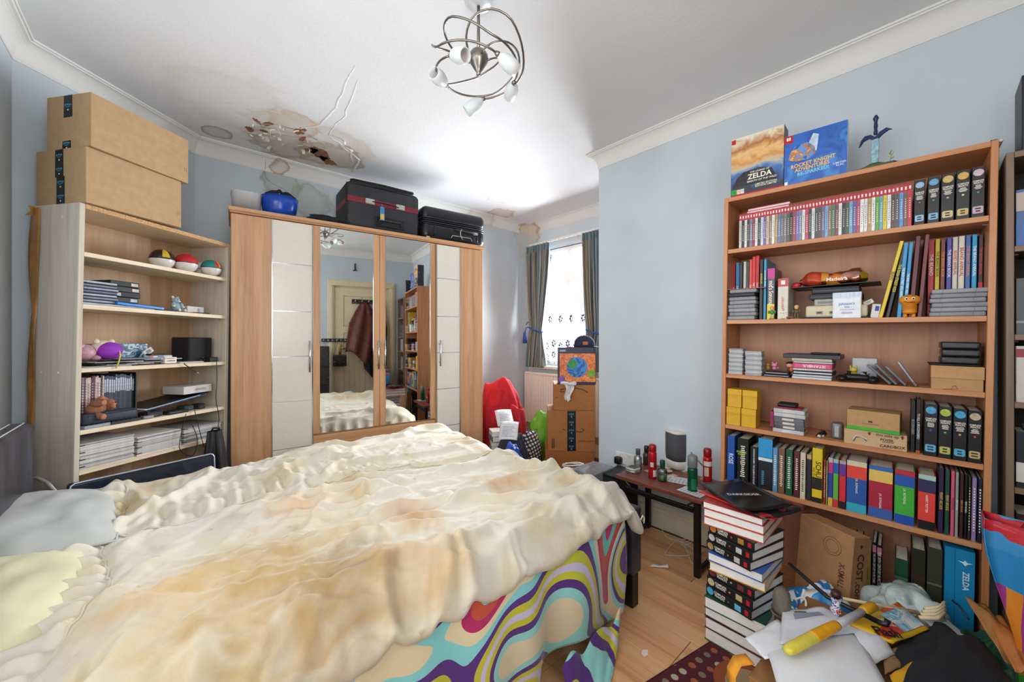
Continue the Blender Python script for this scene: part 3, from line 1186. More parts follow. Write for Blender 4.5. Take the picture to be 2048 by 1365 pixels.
MB().rbox(1.92, 1.42, .24, .06, 4, Tr(.565, 1.735, .275)).build('mattress', sheetm, bed, True, label='mattress in a pale green fitted sheet')
for i in range(9):
    B(-.38 + i * .22, -.30 + i * .22, 1.02, 2.45, .25, .27).build('slat', mat('#b59a72', .6), bed)

# ---- bedspread: numpy cloth relaxed over the mattress
NX, NY = 204, 184
X0, X1, Y0, Y1 = -.30, 1.615, .90, 2.64
rng = np.random.RandomState(5)
gx, gy = np.meshgrid(np.linspace(0, 1, NX), np.linspace(0, 1, NY))
PX = X0 + (X1 - X0) * gx
PY = Y0 + (Y1 - Y0) * gy
PX = PX - .15 * np.clip((1.38 - PY) / .32, 0, 1) ** 1.5 * (1 - gx) ** 3   # the near head corner sweeps out over the pillow


def vnoise(x, y, seed, oct=3):
    r = np.random.RandomState(seed)
    out = np.zeros_like(x)
    a = 1.
    for o in range(oct):
        g = r.rand(64, 64)
        xf, yf = x * 2 ** o, y * 2 ** o
        xi, yi = np.floor(xf).astype(int), np.floor(yf).astype(int)
        fx, fy = xf - xi, yf - yi
        fx, fy = fx * fx * (3 - 2 * fx), fy * fy * (3 - 2 * fy)
        q = lambda i, j: g[(yi + j) % 64, (xi + i) % 64]
        out += a * ((q(0, 0) * (1 - fx) + q(1, 0) * fx) * (1 - fy) + (q(0, 1) * (1 - fx) + q(1, 1) * fx) * fy - .5)
        a *= .5
    return out


def base_h(x, y):
    h = .575 + .045 * vnoise(x * 1.6 + 3, y * 1.6 + 8, 3, 2)
    h += .035 * np.exp(-((x - .35) / .5) ** 2 - ((y - 1.15) / .25) ** 2)
    h += .03 * np.exp(-((x - 1.2) / .4) ** 2 - ((y - 2.2) / .3) ** 2)
    near = np.clip((1.03 - y) / .12, 0, 1.4)
    h -= .11 * near ** 1.8
    far = np.clip((y - 2.46) / .16, 0, 2)
    h -= .22 * far ** 1.6
    foot = np.clip((x - 1.46) / .16, 0, 1.5)
    h -= .11 * foot ** 1.6
    return h


def seg_ridge(x, y, pts, hgt, wid, sharp=1.):
    best = np.full_like(x, 9.)
    for (ax_, ay), (bx, by) in zip(pts, pts[1:]):
        dx, dy = bx - ax_, by - ay
        t = np.clip(((x - ax_) * dx + (y - ay) * dy) / (dx * dx + dy * dy), 0, 1)
        d = np.hypot(x - ax_ - t * dx, y - ay - t * dy)
        best = np.minimum(best, d)
    return hgt * np.exp(-(best / wid) ** 2)


def pl(*pix):
    return [tuple(onz(px, py, .60).xy) for px, py in pix]


H = base_h(PX, PY)
wx, wy_ = PX + .06 * vnoise(PX * 4, PY * 4, 21), PY + .06 * vnoise(PX * 4 + 9, PY * 4, 22)
for pts, hg, wd in (
        (pl((330, 1180), (500, 1120), (690, 1060), (880, 990), (1110, 945)), .034, .030),
        (pl((640, 1060), (800, 1010), (960, 985), (1150, 990)), .030, .03),
        (pl((500, 1000), (660, 985), (820, 960), (1000, 930)), .026, .028),
        (pl((470, 935), (620, 950), (780, 930), (930, 890)), .024, .028),
        (pl((210, 1185), (260, 1250), (285, 1340)), .045, .04),
        (pl((140, 1200), (175, 1290), (180, 1365)), .03, .03),
        (pl((285, 1200), (350, 1280), (430, 1320), (560, 1310)), .03, .05),
        (pl((820, 1100), (960, 1060), (1130, 1030), (1250, 985)), .03, .028),
        (pl((700, 1150), (830, 1120), (960, 1110)), .035, .035),
        (pl((350, 1290), (480, 1230), (600, 1210)), .02, .05),
        (pl((220, 960), (300, 990), (420, 985)), .03, .035),
        (pl((1000, 905), (1120, 935), (1220, 975)), .03, .04),
        (pl((560, 930), (600, 970), (590, 1010)), .02, .025)):
    H += seg_ridge(wx, wy_, pts, hg, wd)
# creases: thin ridges along wandering lines, running down the bed on the right and fanning out on the left
def creases(x, y, seed, sx, sy, ang, amp, wid):
    c, s_ = math.cos(ang), math.sin(ang)
    a, b_ = x * c + y * s_, -x * s_ + y * c
    n_ = vnoise(a * sx + .8 * vnoise(x * 2, y * 2, seed + 7), b_ * sy + .5 * vnoise(x * 3 + 4, y * 3, seed + 8), seed, 2)
    g = np.abs(np.gradient(n_, axis=0)) + np.abs(np.gradient(n_, axis=1)) + 1e-3
    return amp * np.exp(-(n_ / wid) ** 2) * np.clip(g * 16, 0, 1)


H += creases(PX, PY, 71, .9, 5.5, .10, .050, .17) * np.clip((PX - .15) / .5, 0, 1)
H += creases(PX, PY, 72, 1.4, 8., -.22, .034, .17) * np.clip((PX + .1) / .6, 0, 1)
H += creases(PX, PY, 73, 1.3, 5., 1.15, .042, .17) * np.clip((.9 - PX) / .6, 0, 1) * np.clip((PY - 1.2) / .4, .25, 1)
H += creases(PX, PY, 74, 2., 6., 1.45, .045, .18) * np.clip((1.25 - PY) / .2, 0, 1)
H += creases(PX, PY, 75, 2.2, 15., .16, .013, .15) * np.clip((PX - .3) / .5, 0, 1) + creases(PX, PY, 76, 3., 13., .9, .012, .15) * np.clip((1.0 - PX) / .5, 0, 1)
# gathered frill beyond the two seams
seam = 1.93 + .05 * np.sin(PX * 3.1) - .10 * np.clip(PX - .1, 0, 1) + .22 * np.clip(-PX - .02, 0, 1)
d1 = PY - seam
rip = np.sin(PX * 2 * PI / .052 + 4 * vnoise(PX * 3, PY * 3, 31)) * .5 + np.sin(PX * 2 * PI / .083 + 5 * vnoise(PX * 3, PY * 3, 32)) * .5
fade = np.clip(1.25 - PX, 0, 1)
H += np.where(d1 > 0, .030 * rip * np.exp(-d1 / .22) * np.clip(d1 / .03, 0, 1) * fade, 0)
H -= .022 * np.exp(-(d1 / .014) ** 2) * fade
hseam = -.145 + .02 * np.sin(PY * 9) - .10 * np.clip((1.38 - PY) / .32, 0, 1) ** 1.5
d2 = hseam - PX
rip2 = np.sin(PY * 2 * PI / .07 + 4 * vnoise(PX * 3, PY * 3, 41))
H += np.where(d2 > 0, .022 * rip2 * np.clip(d2 / .02, 0, 1), 0)
H -= .025 * np.exp(-(d2 / .012) ** 2)
# far edge frill hangs in flutes
ff = np.clip((PY - 2.46) / .12, 0, 1)
P = np.stack([PX, PY + .03 * ff * np.sin(PX * 2 * PI / .09), H + .012 * vnoise(PX * 9, PY * 9, 51) + .002 * rng.randn(NY, NX)], -1)
P[..., 0] += .012 * vnoise(PX * 6, PY * 6, 61)
P[..., 1] += .012 * vnoise(PX * 6, PY * 6, 62)
FL = base_h(PX, PY)
dx0, dy0 = (X1 - X0) / (NX - 1), (Y1 - Y0) / (NY - 1)
STR = 1.055
Q = P.copy()


def con(A, sl1, sl2, rest, k, par):
    a, b = A[sl1], A[sl2]
    d = b - a
    L = np.sqrt((d * d).sum(-1, keepdims=True)) + 1e-9
    c = d * (k * .5 * (L - rest) / L)
    m = par[sl1][..., None]
    c = c * m
    A[sl1] += c
    A[sl2] -= c


S = slice
I_, J_ = np.meshgrid(np.arange(NX), np.arange(NY))
parx = [(I_ % 2 == q).astype(float) for q in (0, 1)]
pary = [(J_ % 2 == q).astype(float) for q in (0, 1)]
parx2 = [((I_ // 2) % 2 == q).astype(float) for q in (0, 1)]
pary2 = [((J_ // 2) % 2 == q).astype(float) for q in (0, 1)]
h1, h2 = (S(None), S(None, -1)), (S(None), S(1, None))
v1, v2 = (S(None, -1), S(None)), (S(1, None), S(None))
b1, b2 = (S(None), S(None, -4)), (S(None), S(4, None))
c1, c2 = (S(None, -4), S(None)), (S(4, None), S(None))
par4x = [((I_ // 4) % 2 == q).astype(float) for q in (0, 1)]
par4y = [((J_ // 4) % 2 == q).astype(float) for q in (0, 1)]
e1, e2 = (S(None, -1), S(None, -1)), (S(1, None), S(1, None))
g1, g2 = (S(None, -1), S(1, None)), (S(1, None), S(None, -1))
prev = P.copy()
for step in range(24):
    vel = (P - prev) * .80
    prev = P.copy()
    P = P + vel
    P[..., 2] -= .0011
    for it in range(7):
        for q in (0, 1):
            con(P, h1, h2, dx0 * STR, 1., parx[q])
            con(P, v1, v2, dy0 * STR, 1., pary[q])
            con(P, e1, e2, math.hypot(dx0, dy0) * STR, .4, parx[q])
            con(P, g1, g2, math.hypot(dx0, dy0) * STR, .4, parx[q])
            con(P, b1, b2, dx0 * STR * 4 * .993, .30, par4x[q])
            con(P, c1, c2, dy0 * STR * 4 * .993, .30, par4y[q])
        fl = base_h(P[..., 0], P[..., 1]) - .012
        low = P[..., 2] < fl
        P[..., 2] = np.where(low, fl, P[..., 2])
        P[..., 2] = np.where(P[..., 2] > H + .05, P[..., 2] * .5 + (H + .05) * .5, P[..., 2])
        prev[low, :2] = prev[low, :2] * .4 + P[low, :2] * .6
        # pinned loosely to its overall outline
        P[..., 0] += (Q[..., 0] - P[..., 0]) * .02
        P[..., 1] += (Q[..., 1] - P[..., 1]) * .02
P[..., 2] = P[..., 2] * .36 + H * .64 + .08 * (H - base_h(PX, PY)) * np.clip((PY - 1.0) / .1, 0, 1) * np.clip((PX + .1) / .2, 0, 1)
# hem rolled under along the near side
spm, sn, sl, sb = newmat('soiled_cream_cotton')
_mp = mapping(sn, sl)
cur = None
_n1 = N(sn, 'ShaderNodeTexNoise')
_n1.inputs['Scale'].default_value = 3.2
_n1.inputs['Detail'].default_value = 8
_n1.inputs['Distortion'].default_value = .5
sl.new(_mp.outputs[0], _n1.inputs['Vector'])
_r1 = ramp(sn, [(.40, '#cec9bd'), (.60, '#c9bfa7'), (.74, '#b99e70')])
sl.new(_n1.outputs[0], _r1.inputs[0])
cur = _r1.outputs[0]
for (px, py, rad, col, stg) in ((560, 1130, .36, '#a9864c', .8), (700, 1150, .22, '#77582f', .7), (430, 1230, .32, '#b59350', .65), (640, 1240, .32, '#9d7b45', .75),
                                (600, 1000, .22, '#cf9a55', .5), (1010, 960, .17, '#b57c38', .7), (820, 1030, .18, '#b0762f', .65), (330, 940, .16, '#c9933f', .6), (860, 1120, .20, '#b99467', .55), (300, 1200, .2, '#cba262', .6)):
    c = onz(px, py, .6)
    d = N(sn, 'ShaderNodeVectorMath', operation='DISTANCE')
    sl.new(_mp.outputs[0], d.inputs[0])
    d.inputs[1].default_value = tuple(c)
    w = N(sn, 'ShaderNodeTexNoise')
    w.inputs['Scale'].default_value = 7 + rad * 10
    w.inputs['Detail'].default_value = 7
    w.inputs['Distortion'].default_value = 1.
    sl.new(_mp.outputs[0], w.inputs['Vector'])
    a = N(sn, 'ShaderNodeMath', operation='MULTIPLY_ADD')
    sl.new(w.outputs[0], a.inputs[0])
    a.inputs[1].default_value = rad * 1.6
    sl.new(d.outputs['Value'], a.inputs[2])
    mr = N(sn, 'ShaderNodeMapRange')
    mr.inputs[1].default_value, mr.inputs[2].default_value = rad * 1.75, rad * .75
    mr.inputs[3].default_value, mr.inputs[4].default_value = 0, stg
    sl.new(a.outputs[0], mr.inputs[0])
    mx = N(sn, 'ShaderNodeMix', data_type='RGBA')
    sl.new(mr.outputs[0], mx.inputs['Factor'])
    sl.new(cur, mx.inputs['A'])
    mx.inputs['B'].default_value = lin(col)
    cur = mx.outputs['Result']
_n4 = N(sn, 'ShaderNodeTexNoise')
_n4.inputs['Scale'].default_value = 26
_n4.inputs['Detail'].default_value = 5
sl.new(_mp.outputs[0], _n4.inputs['Vector'])
_r4 = ramp(sn, [(.66, (0, 0, 0)), (.76, (.55, .55, .55))])
sl.new(_n4.outputs[0], _r4.inputs[0])
mx = N(sn, 'ShaderNodeMix', data_type='RGBA')
sl.new(_r4.outputs[0], mx.inputs['Factor'])
sl.new(cur, mx.inputs['A'])
mx.inputs['B'].default_value = lin('#a9824f')
sl.new(mx.outputs['Result'], sb.inputs['Base Color'])
sb.inputs['Roughness'].default_value = .72
sb.inputs['Sheen Weight'].default_value = .25
sb.inputs['Specular IOR Level'].default_value = .35
_n5 = N(sn, 'ShaderNodeTexNoise')
_n5.inputs['Scale'].default_value = 34
_n5.inputs['Detail'].default_value = 4
sl.new(_mp.outputs[0], _n5.inputs['Vector'])
_bp = N(sn, 'ShaderNodeBump')
_bp.inputs['Strength'].default_value = .18
_bp.inputs['Distance'].default_value = .006
sl.new(_n5.outputs[0], _bp.inputs['Height'])
sl.new(_bp.outputs[0], sb.inputs['Normal'])

V = P.reshape(-1, 3)
faces = [(j * NX + i, j * NX + i + 1, (j + 1) * NX + i + 1, (j + 1) * NX + i) for j in range(NY - 1) for i in range(NX - 1)]
# roll the near hem under: two more rows turned back below the edge
rows = [P[0] + np.array([0, .004, -.022]), P[0] + np.array([0, .022, -.034]), P[0] + np.array([0, .05, -.030])]
VV = [tuple(v) for v in V]
base = 0
idx0 = list(range(NX))
for r in rows:
    k0 = len(VV)
    VV += [tuple(v) for v in r]
    idx1 = list(range(k0, k0 + NX))
    faces += [(idx1[i], idx1[i + 1], idx0[i + 1], idx0[i]) for i in range(NX - 1)]
    idx0 = idx1
sp = thing('bedspread', 'crumpled cream bedspread with brown stains spread over the bed', 'bedspread')
mbs = MB()
mbs.v, mbs.f = VV, faces
mbs.build('cover', spm, sp, True, sub=1)
# raised piping along the far seam and the head seam
js = [int(np.argmin(np.abs(PY[:, 0] - seam[0, i]))) for i in range(NX)]
MB().tube([tuple(P[js[i], i] + np.array([0, 0, .004])) for i in range(12, 182, 2)], .0042, 6).build('seam_piping', spm, sp, True)
ih = [int(np.argmin(np.abs(PX[j, :60] - hseam[j, 0]))) for j in range(NY)]
MB().tube([tuple(P[j, ih[j]] + np.array([0, 0, .003])) for j in range(4, NY - 24, 2)], .0035, 6).build('seam_piping', spm, sp, True)
# knotted tie at the foot corner and bow at the head
cpt = P[2, NX - 1]
MB().tube([tuple(cpt + np.array([.0, .0, 0])), tuple(cpt + np.array([.012, -.004, .018])), tuple(cpt + np.array([.022, -.006, .006])), tuple(cpt + np.array([.012, -.01, -.016]))], .0028, 6).build('corner_tie', mat('#e6e2d6', .7), sp, True)
for (px, py, sx, sy, ro) in ():
    c = onz(px, py, .63)
    def bow(u, v):
        a = u * 2 * PI
        r = .55 + .45 * v
        return (sx * r * math.cos(a), sy * r * math.sin(a) * (1 + .4 * math.cos(2 * a)), .028 * math.sin(v * PI * .8) + .01 * math.sin(3 * a + v * 4))
    MB().grid(bow, 20, 8, Tr(c.x, c.y, .605) @ Rz(ro)).build('bow', spm, sp, True)

# ---- patterned throw hanging below the bedspread on the near side
swm, wn, wl, wb = newmat('swirl_print_cotton')
_mp = mapping(wn, wl, (1, 1, 1), (.35, 0, .12))
_n1 = N(wn, 'ShaderNodeTexNoise')
_n1.noise_dimensions = '2D' if False else '3D'
_n1.inputs['Scale'].default_value = 2.1
_n1.inputs['Detail'].default_value = 0.0
_n1.inputs['Distortion'].default_value = .9
wl.new(_mp.outputs[0], _n1.inputs['Vector'])
cyc = ['#59b2b5', '#b53e86', '#c77a68', '#cf3f6a', '#d8c7a4', '#7fc2c4', '#4d2273', '#b5b32c', '#b9b2cf', '#b9bb35', '#e09a2c', '#2a93c0']
seq = [('#a83a80'), '#59b2b5', '#b24a92', '#b86a5c', '#c2407a', '#cdbfa0', '#86c4c0', '#4d2273', '#b5b32c', '#b9b2cf', '#b3b12e', '#4d2273', '#7cc3c6', '#d3c39f', '#a81f5a', '#b5482f', '#5fb8b4', '#b52a66', '#d8902c', '#2a93c0', '#b5b32c']
_md = N(wn, 'ShaderNodeMath', operation='FRACT')
_ml = N(wn, 'ShaderNodeMath', operation='MULTIPLY')
_ml.inputs[1].default_value = 1.25
wl.new(_n1.outputs[0], _ml.inputs[0])
wl.new(_ml.outputs[0], _md.inputs[0])
_rr = ramp(wn, [(i / len(seq), c) for i, c in enumerate(seq)], 'CONSTANT')
wl.new(_md.outputs[0], _rr.inputs[0])
wl.new(_rr.outputs[0], wb.inputs['Base Color'])
wb.inputs['Roughness'].default_value = .85
wb.inputs['Sheen Weight'].default_value = .2


def hem(x):
    return .03 + .11 * math.exp(-((x - 1.12) / .17) ** 2) + .008 * math.sin(x * 9)


def throwf(u, v):
    x = -.1 + 1.60 * u
    if v < .12:
        k = v / .12
        y, z = 1.06 - .10 * k, .525 - .02 * k * k
    else:
        k = (v - .12) / .88
        z0 = .505
        z = z0 + (hem(x) - z0) * k
        fold = .028 * k ** .7 * (math.sin(x * 15 + 1.3 * math.sin(x * 5)) + .5 * math.sin(x * 31 + 2))
        e = min(1, max(0, (x - 1.22) / .26))
        y = .953 - .035 * k + fold * (1 - .6 * e) - .03 * math.sin(k * PI) * (1 - .5 * e) + .05 * e * k
    return (x, y, z)


th = thing('patterned_throw', 'throw printed with multicoloured swirls hanging down the near side of the bed', 'throw')
MB().grid(throwf, 150, 40).build('cloth', swm, th, True, solid=.003)
a_, b2_ = onz(1095, 1300, 0), onz(1200, 1275, 0)


def tailf(u, v):
    p0, p1 = Vector((1.02, .885, 0)), Vector((1.40, .90, 0))
    q0, q1 = Vector((.95, .72, 0)), Vector((1.215, .815, 0))
    a, b_ = p0.lerp(p1, u), q0.lerp(q1, u)
    w = a.lerp(b_, v)
    z = .006 + .10 * (1 - v) ** 3 * (1 + .2 * math.sin(u * 14)) + .012 * math.sin(u * 11 + v * 3) ** 2 * (1 - v * .7)
    return (w.x, w.y, z)


MB().grid(tailf, 26, 16).build('trailing_corner', swm, th, True, solid=.003)

# ---- pillow and folded sheet at the head
def pillow(name, label, c, sx, sy, h, m, yaw, tilt=0., rollx=0.):
    t = thing(name, label, 'pillow', Tr(*c) @ Rz(yaw) @ Ry(tilt) @ Rx(rollx))

    def f(sign):
        def g(u, v):
            x, y = (u * 2 - 1), (v * 2 - 1)
            e = max(0, 1 - x ** 4) ** .5 * max(0, 1 - y ** 4) ** .5
            px = sx / 2 * x * (1 - .06 * y * y)
            py = sy / 2 * y * (1 - .06 * x * x)
            return (px, py, sign * h / 2 * e * (1 + .12 * noise.noise(Vector((x * 2, y * 2, sx)))) + .01 * noise.noise(Vector((x * 3, y * 3, 4))))
        return g
    MB().grid(f(1), 24, 24).grid(lambda u, v: f(-1)(1 - u, v), 24, 24).build('case', m, t, True)
    sm = []
    for i in range(48):
        a = i / 48 * 4
        k, r = int(a), a - int(a)
        u, v = [(r, 0), (1, r), (1 - r, 1), (0, 1 - r)][k]
        p = f(1)(u, v)
        sm.append(p)
    MB().tube(sm, .004, 5, closed=True).build('seam', m, t, True)
    return t


pillow('pillow', 'grey-blue pillow standing out beyond the bedspread at the bed head', (-.345, 2.16, .585), .40, .62, .12, mat('#b3b6b4', .8, var=.08, scale=5), .1, .16)
pillow('pillow', 'pale green pillow half under the bedspread, nearest the camera', (-.37, 1.62, .570), .36, .52, .10, mat('#cfccaa', .85, var=.12, scale=5), -.03, .12)
# ================================================================== book and box builders
PAPER = stripes(['#b9ad94', '#e2dccb', '#cfc6b2'], 0, 900, .8)
PAPERH = stripes(['#bfb8a6', '#e6e2d6', '#d3ccbd'], 2, 900, .8)
PAPERW = stripes(['#c6c4c0', '#eeedea', '#dcdad6'], 2, 900, .8)
UNITS = 'first second third fourth fifth sixth seventh eighth ninth tenth eleventh twelfth thirteenth fourteenth fifteenth sixteenth seventeenth eighteenth nineteenth'.split()


def ordinal(n):
    if n < 20:
        return UNITS[n - 1]
    T = {2: ('twentieth', 'twenty'), 3: ('thirtieth', 'thirty'), 4: ('fortieth', 'forty'), 5: ('fiftieth', 'fifty')}[n // 10]
    return T[0] if n % 10 == 0 else T[1] + '-' + UNITS[n % 10 - 1]


def bars(parent, x, y, z, w, h, n, m, M=None, vertical=False, name='printed_lines'):
    """small print too fine to read: a column of short strokes joined into one printed part"""
    r = random.Random(int(x * 9999 + z * 777 + n))
    b = MB()
    for i in range(n):
        ww = w * r.uniform(.55, 1)
        zz = z + h * (i + .5) / n
        hh = h / n * .5
        b.box(x - ww / 2, x + ww / 2, y - .0003, y, zz - hh / 2, zz + hh / 2)
    o = b.build(name, m, parent, M=M)
    o['kind'] = 'stuff'
    return o


def book(label, M, t, h, d, col, title=None, tcol='#f2efe6', ts=None, bands=(), group=None, pages=PAPER, cat='book', tz=.5, name='book', rot=-PI / 2, squeeze=.8, rough=.4, extra=None, cover=None):
    """standing book: local x thickness, y depth from the spine, z height"""
    o = thing(name, label, cat, M, group)
    c = min(.0028, t * .16)
    m = cover or mat(col, rough, var=.06)
    MB().prism([(0, .002), (.0015, 0), (t - .0015, 0), (t, .002), (t, d), (t - c, d), (t - c, c + .001), (c, c + .001), (c, d), (0, d)], 0, h).build('cover', m, o)
    B(c, t - c, c + .001, d - .004, .003, h - .004).build('pages', pages, o)
    for (a, b_, cc) in bands:
        B(.0006, t - .0006, -.0005, .0012, a * h, b_ * h).build('spine_band', mat(cc, rough, var=.05), o)
    if title:
        n = max(len(q) for q in title.split('\n'))
        k = len(title.split('\n'))
        s = ts or min(t * .85 / k, h * .86 / (n * .56 * squeeze))
        txt(title, s, face_front(t / 2, -.0011, h * tz, rot), mat(tcol, .5, var=.02), o, 'spine_title', squeeze=squeeze, bold=.012)
    if extra:
        extra(o, t, h)
    return o


def crate(name, label, cat, M, x, y, z, col, group=None, part='body', c=.002, m=None):
    o = thing(name, label, cat, M, group)
    B(0, x, 0, y, 0, z, c=c).build(part, m or mat(col, .55, var=.06), o)
    return o


def rp(px, py, v=.012):
    return onplane(px, py, RF, v)


def R_(u, v, w):
    return RF @ Tr(u, v, w)


# ================================================================== right bookcase, upper shelf: game cases
W1_, W2_, W3_, W4_, W5_, WB_ = RLV[4], RLV[3], RLV[2], RLV[1], RLV[0], .08
gcols = ['#c9c6bf', '#2a2c33', '#d9d6d0', '#31323a', '#7d7a92', '#8c3a48', '#d8d7d6', '#3c3c44', '#cfd1d6', '#6f62a8', '#cdb999', '#8a7a66', '#e1dfda', '#b08d5c', '#5d7fa6', '#6a6a70', '#7a7a80', '#5c5850', '#2f2f36', '#a0434f',
         '#7a6ab0', '#7b86a2', '#dcdcdc', '#c24a5c', '#3a3a40', '#d2d6d8', '#4a4e56', '#564a44', '#6c6490', '#7ba7cf', '#8d6a5a', '#4a7a5c', '#7d4a4e', '#dadada', '#343438', '#4b5a4a', '#6aa1bd', '#6a5a9c', '#b04a62', '#e4e4e2', '#d8d8da',
         '#b09458', '#e2e2e0', '#5f9f4a', '#6ba4ae', '#d8c22e', '#dedede', '#5a4238', '#4f5258', '#5f8fd0', '#7a5a52', '#c8283a']
cname = {'#': 'x'}


def huename(h):
    r, g, b = [int(h[i:i + 2], 16) for i in (1, 3, 5)]
    mx, mn = max(r, g, b), min(r, g, b)
    if mx - mn < 28:
        return 'white' if mx > 195 else 'grey' if mx > 85 else 'black'
    if mx == r:
        return 'yellow' if g > .75 * r and b < .5 * r else 'tan' if g > .68 * r else ('brown' if mx < 150 and g > b * .9 else 'red')
    if mx == g:
        return 'green'
    return 'purple' if r > g else 'blue'


u0, u1 = rp(1478, 480, .02).x, rp(1824, 400, .02).x
ng = len(gcols)
tg = (u1 - u0) / ng
redm = mat('#b5202f', .3, var=.05)
for i, c in enumerate(gcols):
    o = thing('game_case', 'slim red-topped game case with %s spine, %s from left on the top shelf' % (huename(c), ordinal(i + 1)), 'game case', R_(u0 + i * tg, .02 + .002 * ((i * 7) % 3), W1_), 'game cases on the top shelf')
    B(0, tg - .0006, 0, .105, 0, .170, c=.0015).build('case', mat('#a51f2c' if i % 9 == 5 else '#c9c9cc', .25, var=.03), o)
    B(.0004, tg - .001, -.0006, .0006, .002, .139).build('spine_print', mat(c, .3, var=.25, scale=60), o)
    B(.0002, tg - .0008, -.0007, .0006, .139, .1698).build('spine_header', redm, o)
    B(.003, tg - .0035, -.0011, -.0005, .148, .160).build('spine_logo', mat('#f0e2e2', .4), o)
    bars(o, tg / 2, -.0007, .035, .0030, .08, 9, mat('#f0eee8' if sum(lin(c)[:3]) < 1.1 else '#4a4a55', .5))
for i in range(2):
    p = rp(1494, 440, .03)
    o = thing('game_case', ['lower of two red game cases lying on top of the upright row', 'upper of two red game cases lying on top of the upright row'][i], 'game case', R_(p.x + .004 * i, .03, W1_ + .1705 + i * .0112) @ Rz(.02 - .03 * i), 'game cases lying flat')
    B(0, .17, 0, .105, 0, .0108, c=.0015).build('case', mat('#d9c6c8', .25), o)
    B(.001, .169, -.0006, .1, .0085, .0112).build('spine_print', redm, o)

# ---- black slip volumes with a round badge and a plaque
ivory = mat('#e8e4da', .5)


def annual(label, M, t, h, d, badge, dot, plaque, group):
    def ex(o, t, h):
        k = t * .40
        MB().lathe([(k, 0), (k, .0006)], 22, face_front(t / 2, -.0002, h * .885)).build('badge', mat(badge, .45, var=.25, scale=120), o)
        txt('COMPLETE\nPEANUTS', t * .27, face_front(t / 2, -.0008, h * .70), ivory, o, 'spine_title', squeeze=.62, bold=.02)
        bars(o, t / 2, -.0003, h * .56, t * .66, h * .09, 4, ivory)
        MB().lathe([(t * .10, 0), (t * .10, .0006)], 10, face_front(t / 2, -.0002, h * .50)).build('dot', mat(dot, .45), o)
        w, z0, z1, q = t * .40, h * .085, h * .225, t * .1
        MB().prism([(-w + q, z0), (w - q, z0), (w, z0 + q), (w, z1 - q), (w - q, z1), (-w + q, z1), (-w, z1 - q), (-w, z0 + q)], 0, .0006, Tr(t / 2, -.0002, 0) @ Rx(PI / 2)).build('plaque', mat(plaque, .45, var=.08), o)
        bars(o, t / 2, -.0009, h * .105, t * .5, h * .10, 2, mat('#2a2622', .6))
    return book(label, M, t, h, d, '#1d1c1f', group=group, extra=ex, rough=.35)


for i, (a, b_, yt, bd, dt, pq) in enumerate([(1829, 1851, 362, '#8fb3cf', '#c04048', '#8fb9d6'), (1856, 1880, 356, '#5f9cc4', '#4f9ab0', '#77b3d2'), (1883, 1910, 350, '#c9aa6a', '#a9a9a4', '#cdb98a'),
                                             (1913, 1941, 343, '#cfa653', '#d8d49a', '#c6b176'), (1944, 1971, 336, '#cbb3c2', '#2aa0a8', '#c2aab6')]):
    p, q = rp(a, yt, .02), rp(b_, yt, .02)
    annual('black comic-strip volume, %s of the five at the right end of the top shelf' % ordinal(i + 1), R_(p.x, .02, W1_), q.x - p.x, p.z - W1_, .165, bd, dt, pq, 'black comic-strip volumes on the top shelf')

# ---- on top of the bookcase
H0_ = 1.95


def boxed(name, label, M, x, y, z, faces):
    o = thing(name, label, 'game box', M)
    B(0, x, .0006, y, 0, z, c=.001).build('carton', mat(faces, .4), o)
    return o


p, q, r = rp(1461, 392, .01), rp(1567, 370, .01), rp(1461, 262, .01)
bx_, bz = q.x - p.x, .291
o = boxed('game_box', 'tall limited-edition game box with sunset sky and sea artwork', RF @ Tr(p.x, .012, H0_), bx_, .085, bz, '#2a2c34')
skym, n_, l_, b_ = newmat('sunset_sea_print')
mp = mapping(n_, l_, (1, 1, 1))
sp_ = N(n_, 'ShaderNodeSeparateXYZ')
l_.new(mp.outputs[0], sp_.inputs[0])
nz = N(n_, 'ShaderNodeTexNoise')
nz.inputs['Scale'].default_value = 16
nz.inputs['Detail'].default_value = 5
nz.inputs['Distortion'].default_value = 1
l_.new(mp.outputs[0], nz.inputs['Vector'])
ad = N(n_, 'ShaderNodeMath', operation='MULTIPLY_ADD')
l_.new(nz.outputs[0], ad.inputs[0])
ad.inputs[1].default_value = .13
l_.new(sp_.outputs[2], ad.inputs[2])
mr = N(n_, 'ShaderNodeMapRange')
mr.inputs[1].default_value, mr.inputs[2].default_value = .03, bz + .08
l_.new(ad.outputs[0], mr.inputs[0])
rr = ramp(n_, [(.0, '#26272e'), (.24, '#2d3038'), (.30, '#2a4c86'), (.40, '#3f6aa6'), (.46, '#8aa0b8'), (.50, '#c9b08a'), (.60, '#c88a4a'), (.70, '#e0b67a'), (.80, '#a9682f'), (.90, '#dccdb2'), (1., '#e0dccf')])
l_.new(mr.outputs[0], rr.inputs[0])
l_.new(rr.outputs[0], b_.inputs['Base Color'])
b_.inputs['Roughness'].default_value = .4
B(.001, bx_ - .001, -.0004, .0008, .008, bz - .001).build('front_print', skym, o)
B(.0005, bx_ - .0005, -.0008, .0008, 0, .009).build('red_foot_band', redm, o)
B(.002, .020, -.0009, .0006, bz - .028, bz - .006).build('red_badge', redm, o)
MB().prism([(.0, .0), (.012, .045), (.03, .07), (.075, .075), (.105, .06), (.12, .0)], 0, .0006, Tr(.008, -.0003, .045) @ Rx(PI / 2) @ Matrix.Diagonal((bx_ / .14, 1, 1, 1))).build('dark_rock', mat('#2b2a2e', .5, var=.5, scale=60), o)
wt = mat('#efe9da', .5, var=.02)
txt('ZELDA', .034, face_front(bx_ * .56, -.0013, .083), wt, o, 'title', squeeze=.95, bold=.02)
